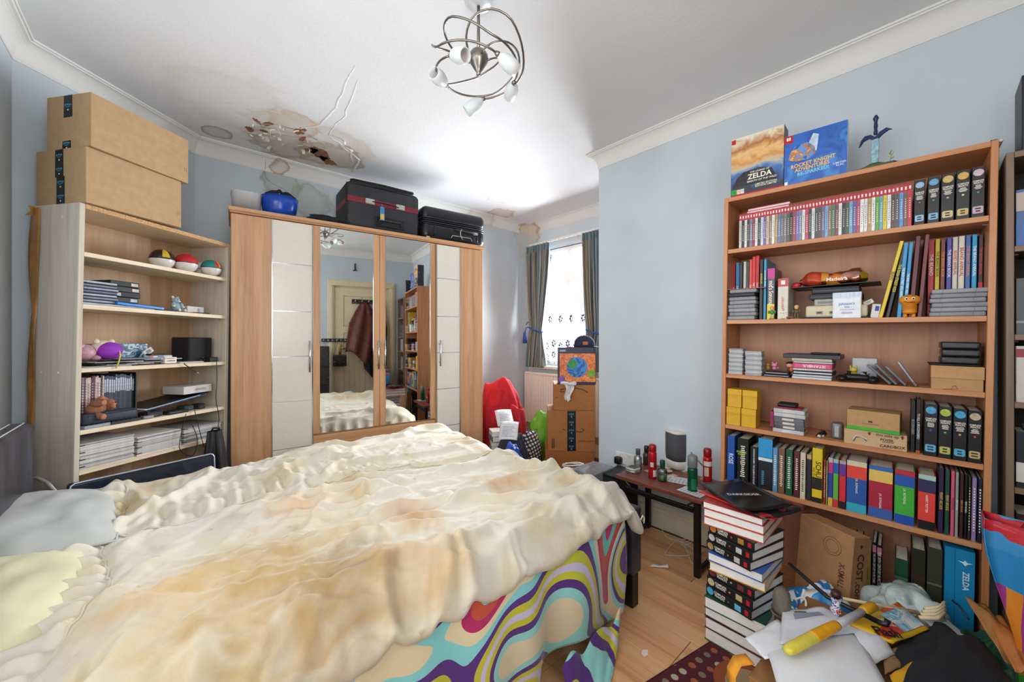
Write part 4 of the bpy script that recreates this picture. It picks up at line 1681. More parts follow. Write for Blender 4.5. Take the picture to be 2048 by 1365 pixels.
txt('THE LEGEND OF', .011, face_front(bx_ * .56, -.0013, .105), wt, o, 'title', bold=.01)
txt('BREATH OF THE WILD', .012, face_front(bx_ * .60, -.0013, .061), wt, o, 'title', bold=.01)
txt('LIMITED EDITION\nÉDITION LIMITÉE', .0115, face_front(bx_ * .68, -.0013, .036), wt, o, 'subtitle', bold=.008)
for i, (cc, tc) in enumerate((('#1f9a45', '#1a3a20'), ('#e3c9a8', '#d06a52'), ('#d9d9d6', '#222222'))):
    w = .024 if i == 0 else .0155
    x0 = (.003, .028, .0445)[i]
    B(x0, x0 + w, -.0010, .0006, .011, .011 + (.024, .022, .022)[i]).build('rating_badge', mat(cc, .5), o)
    txt('12', .013, face_front(x0 + w / 2, -.0016, .022), mat(tc, .5), o, 'rating', bold=.01)
p, q = rp(1568, 372, .008), rp(1694, 345, .008)
bx_, bz = q.x - p.x, .225
o = boxed('game_box', 'square blue game box with yellow and red lettering', RF @ Tr(p.x, .008, H0_), bx_, .045, bz, '#d9d9da')
B(.0005, bx_ - .0005, -.0004, .0008, .0005, bz - .0005).build('front_print', patches(['#1c4fa3', '#2a63bd', '#2258ad', '#3f86cf', '#1d4c9c'], 7, .4, 5., interp='LINEAR'), o)
B(.0, .032, -.0009, .0006, bz - .035, bz - .001).build('red_badge', redm, o)
B(.008, .015, -.0013, .0006, bz - .022, bz - .008).build('badge_mark', wt, o)
B(.017, .023, -.0013, .0006, bz - .022, bz - .008).build('badge_mark', wt, o)
yl, ylr = mat('#e8b84a', .5), mat('#7fc4dd', .5)
txt('ROCKET KNIGHT', .0235, face_front(bx_ * .47, -.0011, .082, .05), yl, o, 'title', squeeze=.85, bold=.025)
txt('ADVENTURES', .0235, face_front(bx_ * .46, -.0011, .062, .05), yl, o, 'title', squeeze=.85, bold=.025)
txt('RE-SPARKED!', .0215, face_front(bx_ * .48, -.0011, .042, .06), ylr, o, 'title', squeeze=.9, bold=.025)
txt('LIMITED\nRUN', .012, face_front(bx_ * .89, -.0011, .046), mat('#cfe2f2', .5), o, 'subtitle', bold=.01)
B(.002, .014, -.0009, .0006, .002, .016).build('rating_badge', mat('#e4e4e0', .5), o)
MB().prism([(.085, .16), (.105, .208), (.125, .198), (.118, .13), (.108, .12)], 0, .0006, Tr(0, -.0003, 0) @ Rx(PI / 2)).build('pale_crystal', mat('#b9cfe2', .4, var=.2), o)
MB().prism([(.02, .14), (.04, .17), (.085, .176), (.11, .15), (.115, .12), (.09, .10), (.045, .10), (.015, .115)], 0, .0006, Tr(0, -.0003, 0) @ Rx(PI / 2)).build('art_swirl', patches(['#2a4f96', '#5f8fcf', '#b5743f', '#dca46a', '#24408a'], 26, .4, 9.), o)
# sword ornament on a green mound
p = rp(1750, 325, .07)
sw = thing('sword_ornament', 'blue ornamental sword standing point down in a green base', 'ornament', RF @ Tr(p.x, .075, H0_) @ Rz(-.3))
MB().prism([(-.075, -.04), (-.01, -.055), (.07, -.035), (.08, .02), (.03, .05), (-.05, .045)], 0, .014).lathe([(.05, .013), (.032, .028), (.018, .034)], 7).build('mound', mat('#4a5a3a', .8, var=.2, scale=60), sw)
MB().prism([(-.010, .03), (-.012, .115), (-.008, .15), (.008, .15), (.012, .115), (.010, .03)], -.003, .003, Rx(PI / 2)).build('blade', mat('#8fb5c0', .35, .3, var=.4, scale=90), sw)
nav = mat('#2c2f5e', .35, .2, var=.2)
MB().prism([(0, .145), (.014, .16), (.036, .168), (.052, .155), (.040, .156), (.022, .147), (.010, .136), (-.010, .136), (-.022, .147), (-.040, .142), (-.054, .122), (-.046, .148), (-.034, .162), (-.014, .16)], -.005, .005, Rx(PI / 2)).build('crossguard', nav, sw)
MB().lathe([(.006, .155), (.0075, .165), (.0055, .175), (.007, .19), (.0055, .205), (.007, .215), (.010, .222), (.004, .236)], 10).build('hilt', nav, sw, True)
MB().tube([(.045, .0, .012), (.05, 0, .045), (.06, -.004, .06)], .0012, 5).build('twig', mat('#8aa05a', .8), sw, True)
for i in range(7):
    MB().prism([(0, -.004), (.013, 0), (0, .004)], 0, .001, Tr(.05 + .004 * math.sin(i), 0, .035 + .006 * i) @ Rz(i * 1.4) @ Ry(-.4)).build('leaf', mat('#a3b56a', .8), sw)
p, q = rp(1880, 300, .05), rp(1972, 283, .05)
o = thing('tablet', 'thin white tablet lying on the right end of the bookcase top', 'tablet', RF @ Tr(p.x, .03, H0_))
B(0, .15, 0, .20, 0, .008, c=.003).build('case', mat('#e6e6e6', .3), o)
B(.006, .144, .012, .188, .008, .0084).build('screen', mat('#16161a', .1), o)
B(.12, .135, -.002, .004, .0082, .0105).build('clip', blk, o)

# ================================================================== second shelf
gray = ['#8e9096', '#85888e', '#93959a', '#8a8c92']


def cartridge(label, M, w, d, h, col, group):
    o = thing('game_cartridge', label, 'cartridge', M, group)
    MB().rbox(w, d, h, h * .28, 2, Tr(w / 2, d / 2, 0)).build('shell', mat(col, .5, var=.04), o, True)
    B(w * .20, w * .205, -.0006, .004, h * .12, h * .9).build('groove', mat('#55575c', .6), o)
    B(w * .78, w * .785, -.0006, .004, h * .12, h * .9).build('groove', mat('#55575c', .6), o)
    return o


p, q = rp(1456, 640, .004), rp(1527, 640, .004)
for i in range(8):
    hh = .0190
    cartridge('grey game cartridge, %s from the bottom of the left stack of eight' % ordinal(i + 1) if i != 6 else 'black game cartridge in the left stack of grey ones', R_(p.x - .002 + .003 * ((i * 5) % 3), .004 + .002 * (i % 2), W2_ + i * hh), .118, .085, hh - .0004, gray[i % 4] if i != 6 else '#2e3036', 'stacked cartridges at the left of the second shelf')
B_ = thing('card_sheet', 'thin pink card lying on the left stack of cartridges', 'card', R_(p.x - .004, .004, W2_ + 8 * .019))
B(0, .165, 0, .10, 0, .0018).build('card', mat('#b9707c', .6), B_)
q = rp(1858, 633, .004)
for i in range(6):
    hh = .0170
    cartridge('grey game cartridge, %s from the bottom of the right stack of six' % ordinal(i + 1), R_(q.x + .003 * ((i * 7) % 3), .005, W2_ + i * hh), .138, .085, hh - .0004, gray[(i + 1) % 4], 'stacked cartridges at the right of the second shelf')


def row(specs, wbase, v, d, group, where, vj=0.):
    for i, s in enumerate(specs):
        a, b_, yt, col = s[:4]
        title, tc = (s[4], s[5]) if len(s) > 4 else (None, '#fff')
        bands = s[6] if len(s) > 6 else ()
        lab = s[7] if len(s) > 7 else None
        if lab and len(lab.split()) < 5 and vj:
            lab += ' on the fifth shelf'
        vv = v + (vj if i % 2 else 0)
        p, q = rp(a, yt, vv), rp(b_, yt, vv)
        t, h = max(.004, q.x - p.x - .0008), max(.05, p.z - wbase)
        nm = huename(col)
        if lab and len(lab.split()) < 6:
            lab += ' in the row'
        if not lab:
            lab = ('%s book titled %s, %s' % (nm, title.replace('\n', ' ').title(), where)) if title else ('%s-spined book, %s in from the left %s' % (nm, ordinal(i + 1), where))
        o = book(lab, R_(p.x, vv, wbase), t, h, d, col, title, tc, bands=bands, group=group, tz=.68 if wbase == W2_ else .5, squeeze=1.1 if wbase == W2_ else .8)
        if not title and not bands:
            bars(o, t / 2, -.0003, h * .15, t * .45, h * .7, 16, mat('#e9e4d4' if sum(lin(col)[:3]) < 1. else '#3a3a3a', .5))


row([(1465, 1471, 528, '#a8242c', 'THE BEANO', '#e9d9c9'), (1472, 1479, 526, '#2b82b5', 'THE DANDY', '#d9e9f0', (), 'small blue annual titled The Dandy behind the left cartridges'), (1479, 1486, 526, '#25262c', 'VIZ', '#e0b02a', (), 'small black annual behind the left cartridges'),
     (1487, 1493, 524, '#c9c6bd', 'TERRIFIC', '#b03030'), (1493, 1499, 524, '#32403a', 'DENNIS', '#e6d030', (), 'dark green annual titled Dennis behind the left cartridges'), (1499, 1505, 520, '#d94a44', 'THE BROONS', '#f0ede4'), (1505, 1512, 514, '#d3302f', 'THE TOPPER', '#f0ede4'), (1512, 1519, 512, '#cf2e35', 'THE BEEZER', '#f0ede4')],
    W2_ + .002, .095, .12, 'small annuals at the left of the second shelf', 'behind the left cartridges')
row([(1520, 1527, 520, '#2a2620', 'ANNUAL', '#d8c020', (), 'thin black annual beside the tall blue annual'), (1528, 1534, 519, '#2a86ad', 'DOCTOR WHO', '#dfeaf0', (), 'tall blue annual beside the left cartridges')], W2_, .03, .19, 'tall annuals at the left of the second shelf', 'x')
p, q = rp(1535, 538, .02), rp(1550, 538, .02)
book('travel guide with pink top, grey middle and yellow foot', R_(p.x, .02, W2_), q.x - p.x, p.z - W2_, .15, '#54525a', "mid's Sonoma", '#f2efe6', bands=((.80, 1., '#c42a86'), (0, .30, '#d8c22e')), group=None, tz=.52)
p, q = rp(1556, 558, .015), rp(1577, 558, .015)
o = crate('game_box', 'narrow upright game box with red top and cream front', 'game box', R_(p.x, .015, W2_), q.x - p.x, .13, p.z - W2_, '#d6d0c4')
B(.0005, q.x - p.x - .0005, -.0006, .001, (p.z - W2_) * .80, p.z - W2_ - .001).build('red_header', redm, o)
B((q.x - p.x) * .3, (q.x - p.x) * .7, -.0010, .001, (p.z - W2_) * .85, (p.z - W2_) * .95).build('header_mark', wt, o)
txt('FANTASY', .013, face_front((q.x - p.x) / 2, -.0006, (p.z - W2_) * .4, PI / 2), mat('#b5483a', .5), o, 'title', bold=.02)


def toy(name, label, M, parts, group=None):
    """small moulded figure: list of (part name, kind, params, colour)"""
    t = thing(name, label, 'toy', M, group)
    for (nm, c, r, col) in parts:
        MB().ell(c, r, 12, 8, bumps=.12, seed=c[2] * 50).build(nm, mat(col, .45, var=.15, scale=80), t, True)
    return t


def figure(label, M, s, hair, top, legs, skin='#d9a781', base='#8a7a5a', group=None):
    return toy('toy_figure', label, M @ Matrix.Scale(s, 4), [
        ('base', (0, 0, .003), (.017, .014, .003), base), ('leg', (-.006, 0, .018), (.005, .006, .016), legs), ('leg', (.006, 0, .018), (.005, .006, .016), legs),
        ('torso', (0, 0, .042), (.012, .008, .014), top), ('arm', (-.015, -.003, .044), (.006, .005, .010), top), ('arm', (.015, -.003, .044), (.006, .005, .010), top),
        ('head', (0, -.001, .066), (.0105, .0105, .0115), skin), ('hair', (0, .002, .071), (.0115, .0115, .009), hair)], group)


for (px, lab, hair, top, legs, s) in ((1543, 'small toy figure in green tunic in front of the travel guide', '#c99a4a', '#3f8a3c', '#c9b48a', .78), (1566, 'small toy figure in blue and red in front of the narrow game box', '#8f93a0', '#3b4a86', '#a83a34', .66),
                                      (1592, 'small brown toy figure beside the beige console', '#c9c2a6', '#5a5438', '#6a5a3c', .80)):
    p = rp(px, 640, .012)
    figure(lab, R_(p.x, .02, W2_), s, hair, top, legs, group='toy figures on the second shelf')
p = rp(1578, 640, .01)
o = thing('toy_car', 'tiny toy with black wheels between the toy figures', 'toy', R_(p.x - .012, .012, W2_))
MB().rbox(.030, .014, .008, .003, 2, Tr(.015, .007, .004)).build('body', mat('#a33a34', .4), o, True)
for x in (.007, .023):
    MB().lathe([(.005, -.002), (.005, .002)], 10, Tr(x, 0, .005) @ Rx(PI / 2)).build('wheel', blk, o)

# console stack
p, q = rp(1611, 635, .03), rp(1735, 635, .03)
cw = q.x - p.x
o = thing('console_tray', 'flat black tray under the beige games console', 'tray', R_(p.x - .01, .01, W2_))
B(0, cw + .02, 0, .2, 0, .006, c=.002).build('tray', blk, o)
o = thing('games_console', 'beige games console with two controller ports', 'games console', R_(p.x, .025, W2_ + .006))
MB().rbox(cw, .18, .052, .008, 3, Tr(cw / 2, .09, 0)).build('shell', mat('#c9c0a2', .45, var=.04), o, True)
for x in (.05, .095):
    B(x - .013, x + .013, -.001, .003, .012, .028, c=.004).build('port_surround', mat('#8f8c82', .5), o)
    B(x - .009, x + .009, -.0016, .002, .016, .024, c=.003).build('port', blk, o)
z = W2_ + .006 + .052
o = thing('games_console', 'slim grey console deck lying on the beige console', 'games console', R_(p.x + .03, .03, z))
B(0, .15, 0, .17, 0, .028, c=.003).build('shell', mat('#9b9a98', .4), o)
B(.012, .08, -.0008, .002, .008, .018).build('drive_slot', mat('#6f6f70', .4), o)
B(.095, .14, -.0008, .002, .006, .022).build('front_panel', mat('#b5b4b0', .4), o)
z += .028
for i, (hh, dx) in enumerate(((.026, .012), (.003, 0), (.028, .02))):
    if i == 1:
        continue
    o = crate('game_case', ['thick black game case at the foot of the case pile', '', 'thick black game case at the top of the case pile'][i], 'game case', R_(p.x + dx, .04, z), .20 - dx * 2, .14, hh - .001, '#20232a', 'black cases under the tilted lid')
    B(.004, .20 - dx * 2 - .004, -.0006, .001, hh * .35, hh * .5).build('seam', mat('#3a4150', .4), o)
    z += hh
o = thing('black_board', 'black board lying across the pile of black game cases', 'board', R_(p.x - .055, .0, z) @ Ry(-.02))
B(0, .30, 0, .19, 0, .0025).build('board', blk, o)
zl = z + .004
# wrapped loaf on the board
br = thing('cake_packet', 'orange cake loaf in a crumpled clear and red wrapper', 'food', R_(p.x + .085, .08, zl) @ Ry(-.02))
MB().ell((.02, 0, .029), (.085, .045, .029), 22, 12, bumps=.18, seed=3).build('loaf', mat('#c8742e', .5, var=.35, scale=30), br, True)


def wrap(u, v):
    a = v * 2 * PI
    x = -.115 + .235 * u
    r = .038 + .012 * math.sin(u * 9) * .5
    r *= (1 - .75 * max(0, .16 - u) / .16) * (1 - .6 * max(0, u - .9) / .1)
    r *= 1 + .14 * noise.noise(Vector((u * 9, math.cos(a) * 2, math.sin(a) * 2)))
    return (x, r * 1.25 * math.cos(a), .030 + r * .98 * math.sin(a) * (1.0 if math.sin(a) > 0 else .78))


MB().grid(wrap, 40, 24).build('clear_wrapper', glass('#f0c9a0', .12, .45), br, True)
MB().grid(lambda u, v: tuple(Vector(wrap(.06 + u * .30, .0 + v * .62)) * 1.012), 20, 16).build('red_print', mat('#b03a22', .35, var=.25, scale=30), br, True)
MB().grid(lambda u, v: tuple(Vector(wrap(.36 + u * .10, .05 + v * .5)) * 1.012), 8, 12).build('gold_print', mat('#c98a2c', .35), br, True)
txt('Madeira', .022, Tr(.022, -.0535, .026) @ Rx(PI / 2 - .25), mat('#f3e3cf', .5), br, 'wrapper_title', bold=.03)
MB().ell((-.125, -.015, .015), (.018, .012, .014), 12, 8, bumps=.4, seed=8).build('twisted_end', mat('#b3202a', .3, var=.3), br, True)
# baby lotion carton
p, q = rp(1665, 633, .004), rp(1722, 633, .004)
w = q.x - p.x
o = crate('carton', 'white and blue baby lotion carton in front of the beige console', 'carton', R_(p.x, .002, W2_), w, .045, .108, '#e1e6ec')
B(-.0004, w + .0004, -.0006, .0455, .086, .1085).build('striped_lid', stripes(['#7f9ec4', '#d5dfea', '#8fabd0'], 0, 420, .5, stretch=.0), o)
txt("Johnson's", .0165, face_front(w * .5, -.0008, .060, .03), mat('#2f6fb5', .5), o, 'brand_title', squeeze=.82, bold=.012)
txt('baby', .009, face_front(w * .52, -.0008, .047), mat('#2f6fb5', .5), o, 'brand_title', bold=.01)
txt('cotton touch', .0085, face_front(w * .52, -.0008, .036), mat('#6f8fc0', .5), o, 'brand_title', bold=.01)
B(w * .32, w * .7, -.0007, .001, .018, .026).build('lilac_strip', mat('#b5a9d0', .5), o)
# price tag box and little carton beside it
p = rp(1730, 622, .03)
o = crate('parcel_tag', 'small white printed tag tilted against the beige console', 'tag', R_(p.x, .04, W2_ + .050) @ Ry(-.5), .032, .004, .018, '#d8d4cb')
bars(o, .016, -.0004, .004, .022, .010, 4, mat('#77736c', .6))
p, q = rp(1740, 636, .02), rp(1757, 636, .02)
o = crate('carton', 'small white carton with dark blue label leaning beside the yellow annual', 'carton', R_(p.x, .02, W2_) @ Ry(.12), .026, .03, .058, '#cfd2d6')
B(.010, .022, -.0006, .001, .030, .050).build('blue_label', mat('#2a3f8a', .5), o)

# leaning and standing tall annuals
for (bx0, tx1, yb, yt, col, title, tc, lab, t) in ((1757, 1800, 636, 482, '#d8bc25', 'BEANO', '#4a4020', 'yellow annual leaning to the right on the second shelf', .0115), (1771, 1806, 636, 491, '#22242a', 'THE BASH STREET KIDS', '#d8c62a', 'black annual leaning beside the yellow one', .0105)):
    a, b_ = rp(bx0, yb, .01), rp(tx1, yt, .01)
    h = math.hypot(b_.x - a.x, b_.z - W2_)
    an = math.atan2(b_.x - a.x, b_.z - W2_)
    book(lab, R_(a.x, .012, W2_ + .0) @ Ry(an), t, h, .20, col, title, tc, group='leaning annuals', tz=.55, ts=.013, pages=PAPERW)
for (a, b_, yt, dx, col, title, tc, lab) in ((1797, 1806, 487, .014, '#2d8fc2', 'THE BASH STREET KIDS ANNUAL', '#e4f0f4', 'left of two blue annuals on the second shelf'), (1808, 1816, 486, .012, '#2a8bbf', 'THE BASH STREET KIDS', '#e4f0f4', 'right of two blue annuals on the second shelf'),
                                             (1820, 1830, 474, .010, '#5a2128', None, '#fff', 'left of two tall maroon albums on the second shelf'), (1838, 1847, 471, .012, '#6a2a32', None, '#fff', 'right of two tall maroon albums on the second shelf')):
    p, q = rp(a, 600, .012), rp(b_, 600, .012)
    h = rp(a, yt, .012).z - W2_
    book(lab, R_(p.x - .004, .012, W2_) @ Ry(.055), q.x - p.x, h, .20, col, title, tc, group='tall annuals', tz=.45, pages=PAPERW)
row([(1857, 1870, 481, '#c22b30', 'THE BEANO', '#f3efe4', (), 'red annual with big white letters, left end of the beano row'), (1871, 1881, 479, '#d8c02a', 'THE BEANO BOOK', '#22201a', (), 'yellow annual with black letters'), (1882, 1892, 480, '#7a3a34', 'THE BEANO BOOK', '#d8944a', (), 'brown annual with orange letters'),
     (1894, 1905, 477, '#4a43a0', 'THE BEANO BOOK', '#e9e9ee', (), 'purple annual with white letters'), (1906, 1917, 475, '#cfcac0', 'BEANO ANNUAL', '#c0302c', (), 'left of two white annuals with red letters'), (1918, 1931, 473, '#d5cfc2', 'BEANO ANNUAL', '#b8262a', (), 'right of two white annuals with red letters'),
     (1932, 1943, 471, '#3f62a4', 'THE BEANO ANNUAL', '#e08a3a', (), 'blue annual with orange letters'), (1945, 1956, 470, '#2f9bd0', 'THE BEANO ANNUAL', '#eef4f6', (), 'bright blue annual with white letters'), (1958, 1968, 470, '#3a2a2e', 'THE BEANO ANNUAL', '#d0383c', ((0, .42, '#c0282e'),), 'black and red annual, right end of the row')],
    W2_, .10, .13, 'row of comic annuals behind the right cartridges', 'x')
# orange spring toy with a face
p = rp(1819, 634, .0)
o = thing('spring_toy', 'orange smiling ball-headed toy on a spring body', 'toy', R_(p.x, .008, W2_) @ Tr(0, -.002, 0))
org = mat('#d98a24', .4, var=.06)
MB().ell((0, 0, .066), (.031, .025, .021), 20, 14).build('head', org, o, True)
for i in range(5):
    MB().tube([(.019 * math.cos(a), .016 * math.sin(a), .030 + i * .005) for a in [2 * PI * k / 18 for k in range(18)]], .0024, 6, closed=True).build('spring_coil', org, o, True)
MB().lathe([(.014, .012), (.020, .016), (.021, .022), (.019, .028)], 16).build('body', org, o, True)
for x in (-.011, .011):
    MB().lathe([(.0075, 0), (.006, .006), (.005, .014)], 10, Tr(x, 0, 0)).build('foot', org, o, True)
    MB().ell((x * .85, -.0225, .070), (.0055, .003, .0062), 10, 8).build('eye', mat('#efe9dc', .3), o, True)
    MB().ell((x * .85, -.0253, .0695), (.0028, .0015, .0034), 8, 6).build('pupil', blk, o, True)
    MB().tube([(x * .4, -.0235, .080), (x * .9, -.0228, .081), (x * 1.3, -.021, .079)], .0008, 5).build('eyebrow', mat('#4a2a12', .6), o, True)
MB().tube([(-.016, -.0215, .060), (-.008, -.0245, .056), (.003, -.0252, .0555), (.013, -.0228, .059)], .0010, 5).build('mouth', mat('#5a2412', .6), o, True)
MB().ell((.010, -.0235, .0555), (.003, .002, .003), 8, 6).build('tongue', mat('#c23a2c', .4), o, True)

# ================================================================== third shelf
def pile(name, label, M, w, d, h, m, skew=0., n=1, part='stack'):
    t = thing(name, label, name.replace('_', ' '), M)
    return t


random.seed(31)
for (a, b_, n, lab) in ((1457, 1486, 30, 'left'), (1490, 1524, 26, 'right')):
    p, q = rp(a, 750, .01), rp(b_, 750, .01)
    for i in range(n):
        hh = .128 / 30 if lab == 'left' else .118 / 26
        o = thing('card_sleeve', 'thin pale game card case in the %s of two tall stacks' % lab, 'card case', R_(p.x + random.uniform(-.002, .002), .008 + random.uniform(0, .003), W3_ + i * hh), 'cards in the %s stack' % lab)
        B(0, q.x - p.x - .002, 0, .06, 0, hh - .0006, c=.0008).build('case', mat(['#b9bdc6', '#a3a8b3', '#c6c8cc', '#9aa0ac', '#c2bfb0'][(i * 7 + n) % 5], .4), o)
p = rp(1530, 745, .05)
toy('toy_animal', 'tiny golden toy behind the pink toy', R_(p.x + .004, .09, W3_ + .024), [('body', (0, 0, .012), (.010, .008, .012), '#b08a3a'), ('head', (0, -.002, .027), (.008, .007, .007), '#c29a4a')])
p = rp(1548, 735, .05)
toy('toy_animal', 'small pink toy with pointed ears', R_(p.x, .06, W3_ + .029), [('body', (0, 0, .009), (.009, .008, .009), '#d0809c'), ('head', (0, -.002, .024), (.0115, .009, .009), '#d98aa6'), ('ear', (-.008, 0, .033), (.003, .003, .006), '#d98aa6'), ('ear', (.008, 0, .033), (.003, .003, .006), '#d98aa6'), ('tail', (.012, .004, .010), (.004, .003, .006), '#c8708e')])
p = rp(1579, 740, .04)
toy('toy_figure', 'small big-headed toy figure with dark hair and orange scarf', R_(p.x, .05, W3_ + .024), [('body', (0, 0, .012), (.011, .009, .012), '#6a2a2e'), ('scarf', (.006, -.008, .014), (.006, .004, .010), '#d0702a'), ('head', (0, -.002, .033), (.0155, .013, .012), '#d2a27c'), ('hair', (0, .002, .040), (.0165, .0145, .010), '#231c18')])
p, q = rp(1527, 750, .02), rp(1583, 750, .02)
for i, (lab, hh) in enumerate((('flat black handheld console at the bottom of a small pile', .012), ('black handheld console on top of the small pile', .012))):
    o = crate('handheld_console', lab, 'handheld console', R_(p.x + .006 * i, .012, W3_ + i * .0125) @ Rz(.05 * i), .105 - .01 * i, .07, hh, '#1b1c20', 'handheld consoles')
    B(.004, .10 - .012 * i, -.0006, .001, hh * .4, hh * .55).build('silver_line', mat('#a9a9ac', .3, .8), o)
p, q = rp(1584, 765, .01), rp(1682, 765, .01)
w = q.x - p.x
z = W3_
specs = [('lowest clear disc case in the pile with the pink box', .011, '#b5b9c0', -.002), ('second clear disc case in the pile with the pink box', .011, '#8f949c', .0), ('third disc case, black, in the pile with the pink box', .016, '#24262c', .002), ('grey disc case just under the pink box', .011, '#9aa2a8', .0),
         ('pink boxed disc lettered Istanbul', .022, '#c23a66', .0), ('grey disc case just above the pink box', .010, '#7f868c', .002), ('cream disc case topping the pile with the pink box', .012, '#d2cbb6', -.002)]
for i, (lab, hh, col, dx) in enumerate(specs):
    o = crate('disc_case', lab, 'disc case', R_(p.x + dx, .010 + .002 * (i % 2), z), .142, .125, hh - .0005, col, 'disc cases piled on the third shelf')
    if i == 4:
        B(.008, .134, -.0006, .001, .002, .0195).build('front_label', mat('#d04a78', .4), o)
        txt('ISTANBUL', .0165, face_front(.078, -.0010, .0108, PI), mat('#f0d6de', .5), o, 'title', squeeze=1.1, bold=.02)
    else:
        B(.004, .138, -.0005, .001, hh * .3, hh * .6).build('edge_strip', mat('#d5d7da' if i != 6 else '#9a917c', .3), o)
    z += hh
o = thing('black_tray', 'shallow black lid lying on the disc cases', 'lid', R_(p.x - .035, .008, z))
B(0, .205, 0, .15, 0, .019, c=.002).build('lid', mat('#24262b', .4), o)
o2 = crate('black_pad', 'black pad lying on the shallow black lid', 'pad', R_(p.x + .06, .05, z + .0195), .10, .08, .006, '#141417')
B(.01, .09, -.0004, .001, .002, .004).build('edge', mat('#2a2a2e', .5), o2)
# game controller
p = rp(1712, 766, .0)
o = thing('game_controller', 'black wireless game controller on the third shelf edge', 'game controller', R_(p.x, .03, W3_) @ Rz(.15))
ctl = mat('#141416', .35, var=.1)
MB().rbox(.085, .055, .028, .013, 3, Tr(0, .005, .008)).build('body', ctl, o, True)
for s in (-1, 1):
    MB().ell((s * .048, -.012, .016), (.020, .036, .016), 14, 9).build('grip', ctl, o, True)
    MB().lathe([(.009, .034), (.006, .036), (.006, .042), (.0085, .045), (.008, .047)], 12, Tr(s * .024, -.004 if s > 0 else .008, 0)).build('thumbstick', blk, o, True)
for i in range(4):
    MB().lathe([(.004, .034), (.004, .038)], 8, Tr(.030 + .010 * math.cos(i * PI / 2), .016 + .010 * math.sin(i * PI / 2), 0)).build('button', mat(['#2f6a3a', '#a03434', '#2f4f9a', '#b59a2a'][i], .4), o)
p = rp(1706, 735, .05)
toy('toy_animal', 'small yellow toy behind the game controller', R_(p.x, .075, W3_), [('body', (0, 0, .022), (.016, .012, .022), '#b5a03a'), ('head', (0, -.002, .050), (.013, .011, .011), '#c9b548'), ('ear', (-.010, 0, .062), (.003, .003, .008), '#c9b548'), ('ear', (.010, 0, .062), (.003, .003, .008), '#c9b548'), ('foot', (-.016, -.008, .02), (.007, .006, .008), '#a8923a')])
p, q = rp(1703, 715, .06), rp(1746, 715, .06)
crate('carton', 'plain white carton at the back of the third shelf', 'carton', R_(p.x, .10, W3_), q.x - p.x + .012, .05, p.z - W3_ - .004, '#b9bac0')
o = crate('phone', 'grey phone leaning behind the clear disc cases', 'phone', R_(rp(1742, 765, .02).x, .02, W3_) @ Ry(-.75), .012, .04, .055, '#7f838a')
B(-.0005, .001, .004, .036, .006, .05).build('screen', blk, o)
for i, (a, b_, yt) in enumerate(((1773, 1733, 732), (1785, 1748, 730), (1803, 1768, 734), (1824, 1793, 725))):
    p, q = rp(a + 6, 770, .02), rp(b_, yt, .02)
    h = math.hypot(q.x - p.x, q.z - W3_)
    an = math.atan2(q.x - p.x, q.z - W3_)
    o = thing('disc_case', 'clear disc case leaning back, %s of the four beside the cardboard box' % ordinal(i + 1), 'disc case', R_(p.x, .018, W3_ + .001) @ Ry(an), 'leaning disc cases')
    B(0, .009, 0, .12, 0, h, c=.001).build('case', glass('#d9dde2', .08, .4), o)
    B(.002, .0065, .003, .118, .004, h - .005).build('inlay', mat(['#5a5f66', '#3a3f44', '#75606a', '#c9cdd8'][i], .4, var=.3), o)
    if i == 3:
        B(.0015, .007, .002, .10, .004, .018).build('red_strip', redm, o)
p, q = rp(1862, 780, .004), rp(1967, 780, .004)
w = q.x - p.x
kraft = mat('#b38d5e', .7, var=.08, scale=50)
o = thing('cardboard_box', 'plain kraft cardboard box at the right end of the third shelf', 'cardboard box', R_(p.x, .004, W3_))
B(0, w, 0, .16, 0, .042, c=.001).build('base', kraft, o)
B(-.001, w + .002, -.002, .162, .042, .088, c=.001).build('lid', mat('#b98f60', .7, var=.08, scale=50), o)
o = thing('rubber_band', 'loose tan rubber band at the foot of the kraft box', 'rubber band', R_(p.x + .03, .0015, W3_ + .001))
MB().tube([(.0, 0, .001), (.02, -.0005, .003), (.024, -.0005, .014), (.03, -.0005, .016), (.036, 0, .006), (.02, .001, .001)], .0011, 5, closed=True).build('band', mat('#b57a3a', .6), o, True)
p, q = rp(1881, 715, .02), rp(1962, 715, .02)
w = q.x - p.x
o = crate('black_pouch', 'flat black pouch under the three black boxes', 'pouch', R_(p.x - .03, .012, W3_ + .089), w + .03, .13, .006, '#17171a', c=.003)
B(.004, w + .02, -.0005, .001, .0025, .0035).build('zip', mat('#3a3a3e', .4), o)
for i in range(3):
    o = thing('black_box', '%s black game box on the kraft cardboard box' % ('lowest', 'middle', 'topmost')[i], 'box', R_(p.x + .002 * (i == 1), .015, W3_ + .0955 + i * .0275), 'black boxes on the kraft box')
    MB().rbox(w, .12, .0265, .006, 3, Tr(w / 2, .06, 0)).build('shell', mat('#1c1d21', .35), o, True)
    B(.012, w - .01, -.0006, .002, .007, .020).build('front_label', mat('#27282d', .3), o)

